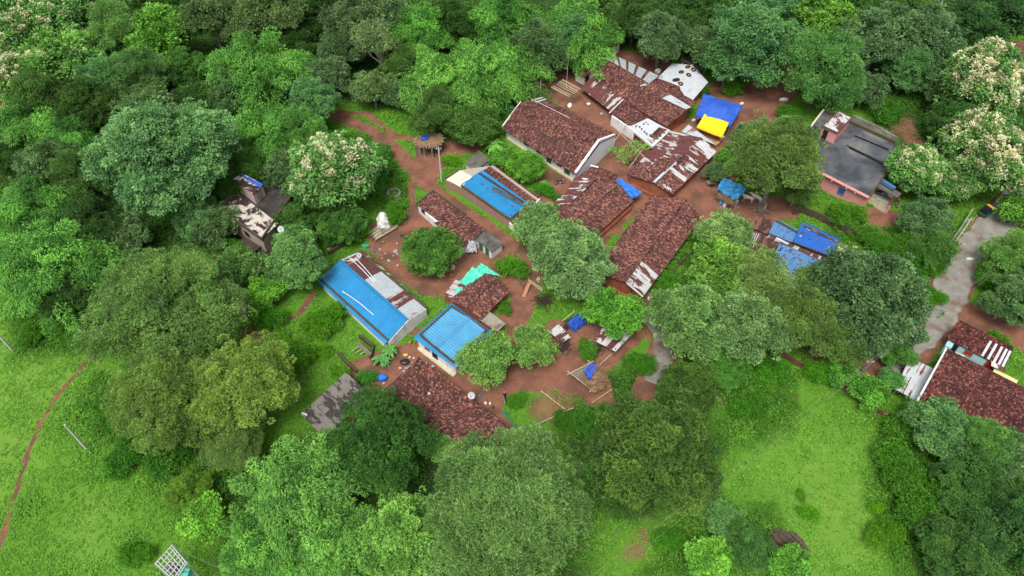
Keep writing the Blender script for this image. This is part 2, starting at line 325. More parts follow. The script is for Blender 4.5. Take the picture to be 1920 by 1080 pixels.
dm, fm, pm, lm = masks(XX, YY)
ZZ = (fbm(XX, YY, 6.)-.5)*.18*(1-dm*.7)
me = bpy.data.meshes.new('ground'); me.vertices.add(nx*ny)
me.vertices.foreach_set('co', np.stack([XX, YY, ZZ], -1).reshape(-1).astype(np.float32))
ii, jj = np.meshgrid(np.arange(nx-1), np.arange(ny-1)); a0 = (jj*nx+ii).reshape(-1)
F = np.stack([a0, a0+1, a0+nx+1, a0+nx], -1)
me.loops.add(F.size); me.loops.foreach_set('vertex_index', F.reshape(-1).astype(np.int32))
me.polygons.add(len(F)); me.polygons.foreach_set('loop_start', (np.arange(len(F))*4).astype(np.int32)); me.update(calc_edges=True)
for nm, arr in (('dirt', dm), ('forest', fm), ('pale', pm), ('lush', lm)):
    me.attributes.new(nm, 'FLOAT', 'POINT').data.foreach_set('value', arr.reshape(-1).astype(np.float32))
g = N('ground_earth', .95, .1); w = g.world()
fine = g.noise(3.5, w, 8, .75); mid = g.noise(.55, w, 6, .65); big = g.noise(.12, w, 4)
earth = g.mix(g.ramp(mid, [(.35, 0.), (.68, 1.)]), (.165,.066,.042), (.255,.110,.068)); earth = g.mix(g.ramp(fine, [(.35, .0), (.75, .55)]), earth, (.32,.175,.12))
earth = g.mix(g.ramp(g.noise(.28, w, 5, .6), [(.46, 0.), (.62, .75)]), earth, (.105,.060,.042))
earth = g.mix(g.ramp(g.noise(14, w, 4, .7), [(.66, 0.), (.74, .7)]), earth, (.42,.32,.25))
grass = g.mix(g.ramp(fine, [(.3, 0.), (.7, 1.)]), (.055,.160,.012), (.125,.285,.026)); grass = g.mix(g.ramp(big, [(.35, 0.), (.65, .7)]), grass, (.10,.22,.024))
short = g.mix(g.ramp(mid, [(.3, 0.), (.7, 1.)]), (.110,.235,.028), (.160,.285,.045)); grass = g.mix(g.math('MULTIPLY', g.attr('pale'), .8), grass, short)
grass = g.mix(g.math('MULTIPLY', g.attr('lush'), .8), grass, (.032,.095,.010))
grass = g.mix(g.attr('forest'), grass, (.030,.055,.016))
thin = g.ramp(g.noise(.42, w, 7, .7), [(.60, 0.), (.70, .6)]); grass = g.mix(thin, grass, (.17,.11,.05))
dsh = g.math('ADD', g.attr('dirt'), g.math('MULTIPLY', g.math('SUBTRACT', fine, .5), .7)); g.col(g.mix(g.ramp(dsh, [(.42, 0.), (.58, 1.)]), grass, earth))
g.bump(fine, .5, .12)
me.materials.append(g.m); go = bpy.data.objects.new('ground', me); col.objects.link(go); tag(go, 'red earth, grass and weeds covering the whole village site', kind='structure')

def leaf_mesh(name, base, tdir, nrm, ln, wd, rnd, mat, parent=None, shape=0):
    """many small leaves as one mesh: base point, direction, facing, length and width of each"""
    n = len(base); t = tdir/np.linalg.norm(tdir, axis=1, keepdims=True)
    nn = nrm-(nrm*t).sum(1, keepdims=True)*t; nn /= np.linalg.norm(nn, axis=1, keepdims=True)+1e-9
    s_ = np.cross(t, nn); L = ln[:, None]; Wd = wd[:, None]/2
    v = np.stack([base, base+t*L*.45+s_*Wd+nn*L*.05, base+t*L-nn*L*.06, base+t*L*.45-s_*Wd+nn*L*.05], 1).reshape(-1, 3)
    me = bpy.data.meshes.new(name); me.vertices.add(n*4); me.vertices.foreach_set('co', v.reshape(-1).astype(np.float32))
    me.loops.add(n*4); me.loops.foreach_set('vertex_index', np.arange(n*4, dtype=np.int32))
    me.polygons.add(n); me.polygons.foreach_set('loop_start', np.arange(0, n*4, 4, dtype=np.int32)); me.update(calc_edges=True)
    me.attributes.new('rnd', 'FLOAT', 'FACE').data.foreach_set('value', np.clip(rnd, 0, 1).astype(np.float32)); me.materials.append(mat)
    o = bpy.data.objects.new(name, me); col.objects.link(o); o.parent = parent
    return o
# low vegetation: leafy weeds as one uncountable mass
BLOCK = []           # house footprints kept clear, filled in below
def scatter_weeds():
    n = 640000
    y = 26+rs.rand(n*2)*132; x = (rs.rand(n*2)-.5)*2*128; ok = np.abs(x) < (y*.60+48); x = x[ok][:n]; y = y[ok][:n]
    d, f, p, l = masks(x, y); cl = nz(x, y, 1.1, 3); cl2 = fbm(x, y, 4.)
    prob = (1-d)**2*(.45+.55*smooth(cl, .3, .7))*(1-.35*p)*(1-.25*f)*(.75+.5*l)*(.5+.9*smooth(cl2, .35, .6))
    for b_ in BLOCK: prob[sd_poly(b_, x, y) > -.1] = 0
    ok = rs.rand(len(x)) < prob; x, y, f, p, l, cl, cl2 = (q[ok] for q in (x, y, f, p, l, cl, cl2))
    k = 4; hgt = (.08+.75*l*(.2+cl)+.30*smooth(cl2, .5, .7)+.5*f*cl)*(1-.7*p)
    X = np.repeat(x, k)+rs.randn(len(x)*k)*.13; Y = np.repeat(y, k)+rs.randn(len(x)*k)*.13; H = np.repeat(hgt, k)*(.35+.75*rs.rand(len(x)*k))
    m = len(X); az = rs.rand(m)*2*PI; td = np.stack([np.cos(az), np.sin(az), .1+.5*rs.rand(m)], -1)
    nr = np.stack([rs.randn(m)*.4, rs.randn(m)*.4, np.ones(m)], -1)
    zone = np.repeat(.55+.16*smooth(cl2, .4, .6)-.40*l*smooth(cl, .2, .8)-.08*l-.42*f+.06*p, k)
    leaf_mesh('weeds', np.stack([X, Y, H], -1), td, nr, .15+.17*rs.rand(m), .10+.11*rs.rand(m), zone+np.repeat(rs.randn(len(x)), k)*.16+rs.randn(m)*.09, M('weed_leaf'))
    tag(bpy.data.objects['weeds'], 'bright green leafy weeds and grass growing over the open ground', 'weeds', kind='stuff')
# ------------------------------------------------------------------ trees
def unit(v): return v/(np.linalg.norm(v, axis=-1, keepdims=True)+1e-9)
def lobes(r, R, vz, nl, lr, low=-.3, rag=.16):
    """foliage lobes on the outside of a few big overlapping boughs, so no crown is one even dome"""
    if R < 5: mac = [(np.array([0, 0, 0.]), R*(.96-rag))]+[(np.array([math.cos(a), math.sin(a), r.rand()*.6-.2])*R*(.3+rag*.5), R*(.52+.15*r.rand())) for a in r.rand(3)*6.3]
    else:
        nm = 5+r.randint(3); a0 = r.rand()*6.3; mac = [(np.array([.12*R*r.randn(), .12*R*r.randn(), R*(.22+.2*r.rand())*vz]), R*(.50+.12*r.rand()))]
        for k in range(nm): a = a0+2*PI*(k+.5*r.rand())/nm; q = R*(.46+.16*r.rand()+rag*.4*(r.rand()-.5)); mac.append((np.array([math.cos(a)*q, math.sin(a)*q, R*vz*(r.rand()*.55-.28)*(.6+1.6*rag)]), R*(.36+.16*r.rand())))
    C = []; D = []
    for _ in range(nl*40):
        m, mr = mac[r.choice(len(mac), p=np.array([q[1]**2 for q in mac])/sum(q[1]**2 for q in mac))]; d = unit(r.randn(3)+[0, 0, .25])
        if d[2] < low: continue
        p = m+d*mr*np.array([1, 1, vz])*(1+rag*.35*r.randn())*.92
        if any(np.linalg.norm((p-m2)/np.array([1, 1, vz])) < m2r*.74 for m2, m2r in mac if m2 is not m): continue
        if C and np.min(np.linalg.norm(np.array(C)-p, axis=1)) < R*lr*1.22: continue
        C.append(p); D.append(unit(d+p/R*.4))
        if len(C) >= nl: break
    C = np.array(C); D = np.array(D); rl = R*lr*(.72+.55*r.rand(len(C)))
    C -= D*rl[:, None]*.7
    return D, C, rl
def crown_pts(r, R, vz, nl, lr, ns, cr, nlf, low, rag, updown=.5, flat=.8, inner=.16):
    D, C, rl = lobes(r, R, vz, nl, lr, low, rag); nl = len(C)
    lt = r.rand(nl)
    d = unit(r.randn(nl, ns, 3)+D[:, None]*.75+np.array([0, 0, updown])); p = C[:, None]+d*(rl[:, None, None]*(.78+.3*r.rand(nl, ns, 1)))*np.array([1, 1, flat])
    p = p.reshape(-1, 3); d = d.reshape(-1, 3); st = r.rand(len(p)) < .10; p[st] += d[st]*(cr*(.5+1.1*r.rand(st.sum(), 1))); cl = np.repeat(lt, ns)*.5+r.rand(nl*ns)*.5
    q = unit(r.randn(len(p), nlf, 3)+d[:, None]*.5+np.array([0, 0, .35]))*(cr*(.6+.55*r.rand(len(p), 1, 1))*(.7+.3*r.rand(len(p), nlf, 1)))*np.array([1, 1, .8])
    base = (p[:, None]+q).reshape(-1, 3); dd = np.repeat(d, nlf, 0); qq = unit(q.reshape(-1, 3)); c2 = np.repeat(cl, nlf)
    return base, dd, qq, c2, C, rl
def gen_crown(seed, kind, R, vz, nl, lr, ns, cr, nlf, ll, lw, mat, low=-.3, rag=.16, droop=.3, rv=.45, nup=.7, updown=.5, flat=.8):
    r = np.random.RandomState(seed); b, d, q, cl, C, rl = crown_pts(r, R, vz, nl, lr, ns, cr, nlf, low, rag, updown, flat)
    n = len(b); t = d*.5+q*.9+r.randn(n, 3)*.45; t[:, 2] -= droop; nr = d*.5+q*.3+r.randn(n, 3)*.45; nr[:, 2] += nup
    rnd = .03+.82*cl+(r.rand(n)-.5)*rv; L = ll*(.42+.85*r.rand(n)**1.5); Wd = lw*(.5+.75*r.rand(n))
    # inner foliage fills the crown so the ground does not show through everywhere
    m = int(n*.13); kk = r.randint(0, len(C), m); bi = C[kk]*(.55+.4*r.rand(m, 1))+unit(r.randn(m, 3))*rl[kk][:, None]*.75
    b = np.concatenate([b, bi]); t = np.concatenate([t, r.randn(m, 3)]); nr = np.concatenate([nr, r.randn(m, 3)*.5+[0, 0, 1]])
    rnd = np.concatenate([rnd, .1+.5*r.rand(m)]); L = np.concatenate([L, ll*2.4*(.7+.6*r.rand(m))]); Wd = np.concatenate([Wd, lw*2.4*(.7+.6*r.rand(m))])
    return b, t, nr, L, Wd, rnd, C, rl
def trunk_mesh(name, root, C, rl, hc, tr, mat, nlimb=9, twigs=0, seed=0, reach=.8, lean=0):
    rr = random.Random(seed); mb = MB(); top = Vector((lean, 0, hc*.72))
    mb.tube([(0,0,-.3), (0,0,.3), (lean*.3, .1, hc*.35), top], [tr*1.35, tr, tr*.8, tr*.6], 8)
    idx = sorted(range(len(C)), key=lambda i: rr.random())[:nlimb]
    for i in idx:
        e = Vector((C[i][0]*reach, C[i][1]*reach, hc+C[i][2]*reach)); s0 = Vector((lean*.6, 0, hc*(.4+.3*rr.random()))); m_ = (s0+e)/2+Vector((rr.uniform(-.5,.5), rr.uniform(-.5,.5), -.3))
        mb.tube([s0, m_, e], [tr*.42, tr*.28, tr*.10], 5, cap=False)
        for k in range(twigs):
            e2 = Vector((C[i][0], C[i][1], hc+C[i][2]))+Vector((rr.gauss(0,1), rr.gauss(0,1), rr.uniform(.1,.9))).normalized()*rl[i]*rr.uniform(.9, 1.12)
            mb.tube([e, (e+e2)/2+Vector((rr.uniform(-.2,.2),)*3), e2], [tr*.12, tr*.08, tr*.03], 4, cap=False)
    o = mb.build('trunk', mat, root, True); return o
PROTO = {}
def proto(key, seed, R, hc, vz, nl, lr, ns, cr, nlf, ll, lw, mat, tr=.3, bark='bark', name='broadleaf_tree', flowers=0, twigs=0, nlimb=9, reach=.8, **kw):
    root = bpy.data.objects.new(name, None); col.objects.link(root)
    b, t, nr, L, Wd, rnd, C, rl = gen_crown(seed, key, R, vz, nl, lr, ns, cr, nlf, ll, lw, mat, **kw)
    b = b+[0, 0, hc]; keep = b[:, 2] > .15
    leaf_mesh('crown', b[keep], t[keep], nr[keep], L[keep], Wd[keep], rnd[keep], M(mat), root)
    trunk_mesh('trunk', root, C, rl, hc, tr, M(bark), nlimb, twigs, seed, reach)
    if flowers:      # upright cream panicles over the crown
        r = np.random.RandomState(seed+5); B = []; T = []; cand = [i for i in range(len(C)) if C[i][2] > -.1*R]; cr_ = []
        for k in range(flowers):
            i = cand[r.randint(len(cand))]; d = unit(r.randn(3)*.8+unit(C[i])*.6+[0, 0, .7]); p0 = C[i]+d*rl[i]*np.array([1,1,.8])*1.12; m = 60; h = r.rand(m); sz = .35+.3*r.rand()
            a = r.rand(m)*2*PI; rad = sz*(1-.65*h)*np.sqrt(r.rand(m)); B.append(p0+np.stack([np.cos(a)*rad, np.sin(a)*rad, h*sz*1.4-.1], -1)); T.append(np.stack([np.cos(a), np.sin(a), .6+0*a], -1)+r.randn(m, 3)*.4); cr_.append(np.full(m, r.rand()*.4))
        B = np.concatenate(B)+[0, 0, hc]; T = np.concatenate(T); n = len(B)
        leaf_mesh('blossom', B, T, r.randn(n, 3)*.6+[0, 0, 1], .20+.10*r.rand(n), .13+.06*r.rand(n), .25+np.concatenate(cr_)+.35*r.rand(n), M('blossom'), root)
    PROTO[key] = (root, R, hc)
def bamboo(key, seed, R, H, npl, nleaf, ll=.46, lw=.11, mat='bamboo_leaf'):
    """culms rising from one stool and arching over; the leafy ends overlap as drooping plumes"""
    r = np.random.RandomState(seed); root = bpy.data.objects.new('bamboo_clump', None); col.objects.link(root); mb = MB(); B = []; T = []; NR = []; RN = []; ph = r.rand(3)*6
    for i in range(npl):
        az0 = i*2.39996+r.randn()*.35; f = math.sqrt((i+.5)/npl); rr = R*f*(.9+.2*r.rand())*(1+.16*math.sin(2*az0+ph[0])+.12*math.sin(3*az0+ph[1])+.1*math.sin(5*az0+ph[2]))
        az = az0+r.randn()*.75; c0 = np.array([math.cos(az0), math.sin(az0), 0])*rr; out = np.array([math.cos(az), math.sin(az), 0]); hz = H*(1-.52*f**1.6)*(.72+.42*r.rand()); Lp = (2.1+1.9*r.rand())*(.8+.35*f)
        tip = c0+out*Lp*.7+[0, 0, hz-1.3-1.0*r.rand()]; apex = c0-out*Lp*.2+[0, 0, hz+.2]; b0 = c0*.2; k1 = c0*.55-out*Lp*.6+[0, 0, hz*.75]
        def cv(t): t = np.asarray(t)[:, None]; return (1-t)**3*b0+3*(1-t)**2*t*k1+3*(1-t)*t*t*(apex*1.0+[0, 0, .6])+t**3*tip
        mb.tube([Vector(p) for p in cv(np.linspace(0, 1, 6))], [.05, .05, .045, .035, .02, .01], 4, cap=False)
        t = 1-.62*r.rand(nleaf)**.9; pc = cv(t); ax = unit(cv(t+.02)-pc); side = unit(np.cross(ax, np.array([.01, .02, 1.]))); up = np.cross(side, ax); a = r.rand(nleaf)*2*PI
        wd = 1.05*(.7+.6*r.rand()); rad = wd*np.clip(np.sin(PI*np.clip((t-.30)/.78, 0, 1)), 0, 1)**.6*(.55+.45*r.rand(nleaf)); ofs = (side*np.cos(a)[:, None]+up*np.sin(a)[:, None])*rad[:, None]; ofs[:, 2] -= rad*.25
        B.append(pc+ofs); T.append(unit(ofs)*.6+out*.35+np.array([0, 0, -.55])+r.randn(nleaf, 3)*.35); NR.append(unit(ofs)*.4+[0, 0, .9]+r.randn(nleaf, 3)*.4); RN.append(.05+.68*r.rand()+(r.rand(nleaf)-.5)*.35)
    B = np.concatenate(B); n = len(B); keep = B[:, 2] > .2
    leaf_mesh('crown', B[keep], np.concatenate(T)[keep], np.concatenate(NR)[keep], (ll*(.6+.7*r.rand(n)))[keep], (lw*(.7+.6*r.rand(n)))[keep], np.concatenate(RN)[keep], M(mat), root)
    mb.build('culm', M('vine_leaf'), root); PROTO[key] = (root, R*1.08, H*.72)
#      key      seed R   hc   vz  nl  lr   ns cr  nlf  ll   lw
proto('mango',  11, 4.6, 3.7, .74, 46, .26, 14, .50, 64, .28, .12, 'mango_leaf', name='mango_tree', tr=.28, low=-.5, rag=.10, rv=.45, droop=.3)
proto('mango2', 12, 6.5, 6.2, .80, 44, .27, 19, .66, 70, .32, .14, 'mango_leaf', name='broadleaf_tree', tr=.35, low=-.5, rag=.26, rv=.4)
proto('mango3', 13, 6.5, 6.2, .95, 40, .30, 19, .66, 70, .32, .14, 'mango_leaf', name='broadleaf_tree', tr=.35, low=-.5, rag=.32, rv=.4)
proto('broad',  21, 8.8, 8.5, .78, 66, .22, 21, .80, 61, .40, .20, 'broad_leaf', name='broadleaf_tree', tr=.5, low=-.5, rag=.16, rv=.5, droop=.4, nup=.9)
proto('broad2', 22, 6.0, 6.5, .90, 38, .28, 18, .70, 58, .36, .19, 'broad_leaf', name='broadleaf_tree', tr=.4, low=-.5, rag=.28, rv=.5, droop=.4, nup=.9)
proto('neem',   31, 9.0, 8.6, .74, 74, .21, 20, .78, 64, .30, .10, 'neem_leaf', name='neem_tree', tr=.5, bark='pale_bark', twigs=3, nlimb=30, reach=.95, low=-.45, rag=.30, rv=.55, droop=.1)
proto('neem2',  32, 6.0, 6.8, .85, 40, .26, 17, .66, 64, .27, .10, 'neem_leaf', name='neem_tree', tr=.35, bark='pale_bark', twigs=2, nlimb=20, reach=.95, low=-.45, rag=.34, rv=.55, droop=.1)
proto('tama',   41, 9.5, 8.2, .66, 85, .20, 23, .80, 64, .40, .10, 'tamarind_leaf', name='tamarind_tree', tr=.55, low=-.4, rag=.20, rv=.5, droop=-.1, nup=.5)
proto('tama2',  42, 6.0, 6.8, 1.0, 40, .26, 18, .68, 64, .36, .09, 'tamarind_leaf', name='tamarind_tree', tr=.4, low=-.5, rag=.26, rv=.45, droop=-.1, nup=.5)
proto('teak',   51, 4.8, 5.2, .95, 40, .26, 17, .62, 33, .46, .27, 'teak_leaf', name='teak_tree', tr=.28, flowers=95, low=-.6, rag=.2, rv=.5, droop=.35, bark='pale_bark')
proto('teakf',  52, 4.8, 5.2, .95, 40, .26, 17, .62, 33, .46, .27, 'teak_leaf', name='teak_tree', tr=.28, flowers=260, low=-.6, rag=.24, rv=.5, droop=.35, bark='pale_bark')
proto('teakg',  53, 4.8, 5.0, .90, 36, .27, 17, .62, 33, .46, .27, 'teak_leaf', name='teak_tree', tr=.28, flowers=16, low=-.5, rag=.26, rv=.5, droop=.35, bark='pale_bark')
proto('mahua',  61, 6.0, 6.6, .88, 42, .27, 17, .66, 53, .34, .18, 'mahua_leaf', name='broadleaf_tree', tr=.38, bark='pale_bark', twigs=1, nlimb=16, low=-.45, rag=.32, rv=.6, droop=.15)
proto('mahua3', 63, 6.5, 7.2, .95, 46, .27, 18, .66, 53, .34, .18, 'mahua_leaf', name='broadleaf_tree', tr=.38, bark='pale_bark', twigs=1, nlimb=16, low=-.45, rag=.38, rv=.6, droop=.15)
proto('mahua2', 62, 3.6, 4.0, .9, 22, .35, 14, .55, 47, .30, .16, 'mahua_leaf', name='broadleaf_tree', tr=.22, bark='pale_bark', low=-.5, rag=.3, rv=.6, droop=.2)
proto('lime',   71, 2.4, 2.4, .85, 18, .38, 12, .46, 36, .30, .19, 'lime_leaf', name='young_tree', tr=.12, low=-.6, rag=.35, rv=.5, droop=.3)
proto('lime2',  72, 3.6, 3.8, .9, 22, .34, 14, .56, 36, .34, .20, 'lime_leaf', name='young_tree', tr=.16, low=-.5, rag=.36, rv=.5, droop=.3)
proto('bush',   81, 1.5, .8, .75, 12, .45, 16, .30, 33, .17, .09, 'vine_leaf', name='bush', tr=.06, low=-.4, rag=.4, rv=.5)
proto('shrub',  82, 2.2, 1.1, .70, 22, .36, 16, .36, 36, .20, .11, 'vine_leaf', name='bush', tr=.07, low=-.4, rag=.45, rv=.5)
proto('sparse', 91, 4.4, 7.4, .85, 24, .22, 10, .50, 22, .26, .13, 'mahua_leaf', name='sparse_tree', tr=.2, bark='pale_bark', twigs=5, nlimb=22, reach=1., low=-.4, rag=.4, rv=.6)
bamboo('bam', 101, 7.5, 10.0, 74, 680); bamboo('bam2', 102, 6.0, 9.0, 48, 680); bamboo('bam3', 103, 7.0, 10.5, 66, 680)
USED = set(); ALT = {'mango2': 'mango3', 'mahua': 'mahua3', 'bam': 'bam3'}
def tree(cx, cy, w, key, label, tint=(1,1,1), cat='tree', hs_=1.0, name=None, group='trees around the village', sq=1.0):
    if key in ALT and int(cx*3+cy*7) % 2: key = ALT[key]
    root, R, hc = PROTO[key]; p = P(cx, cy, hc)
    for _ in range(3):
        s = 1.0*w*dist_at(p)/FPX/2/R; p = P(cx, cy, hc*s*hs_)
    if key in USED: o = copy_tree(root)
    else: o = root; USED.add(key)
    if name: o.name = name
    o.location = (p.x, p.y, 0); o.scale = (s, s*sq, s*hs_); o.rotation_euler = (0, 0, (cx*7.13+cy*3.7) % 6.283)
    tag(o, label, cat, group)
    for ch in [x for x in bpy.data.objects if x.parent == o]:
        if ch.name.startswith('crown'): ch.color = (tint[0]*1.10, tint[1]*1.05, tint[2]*.86, 1)
    return o
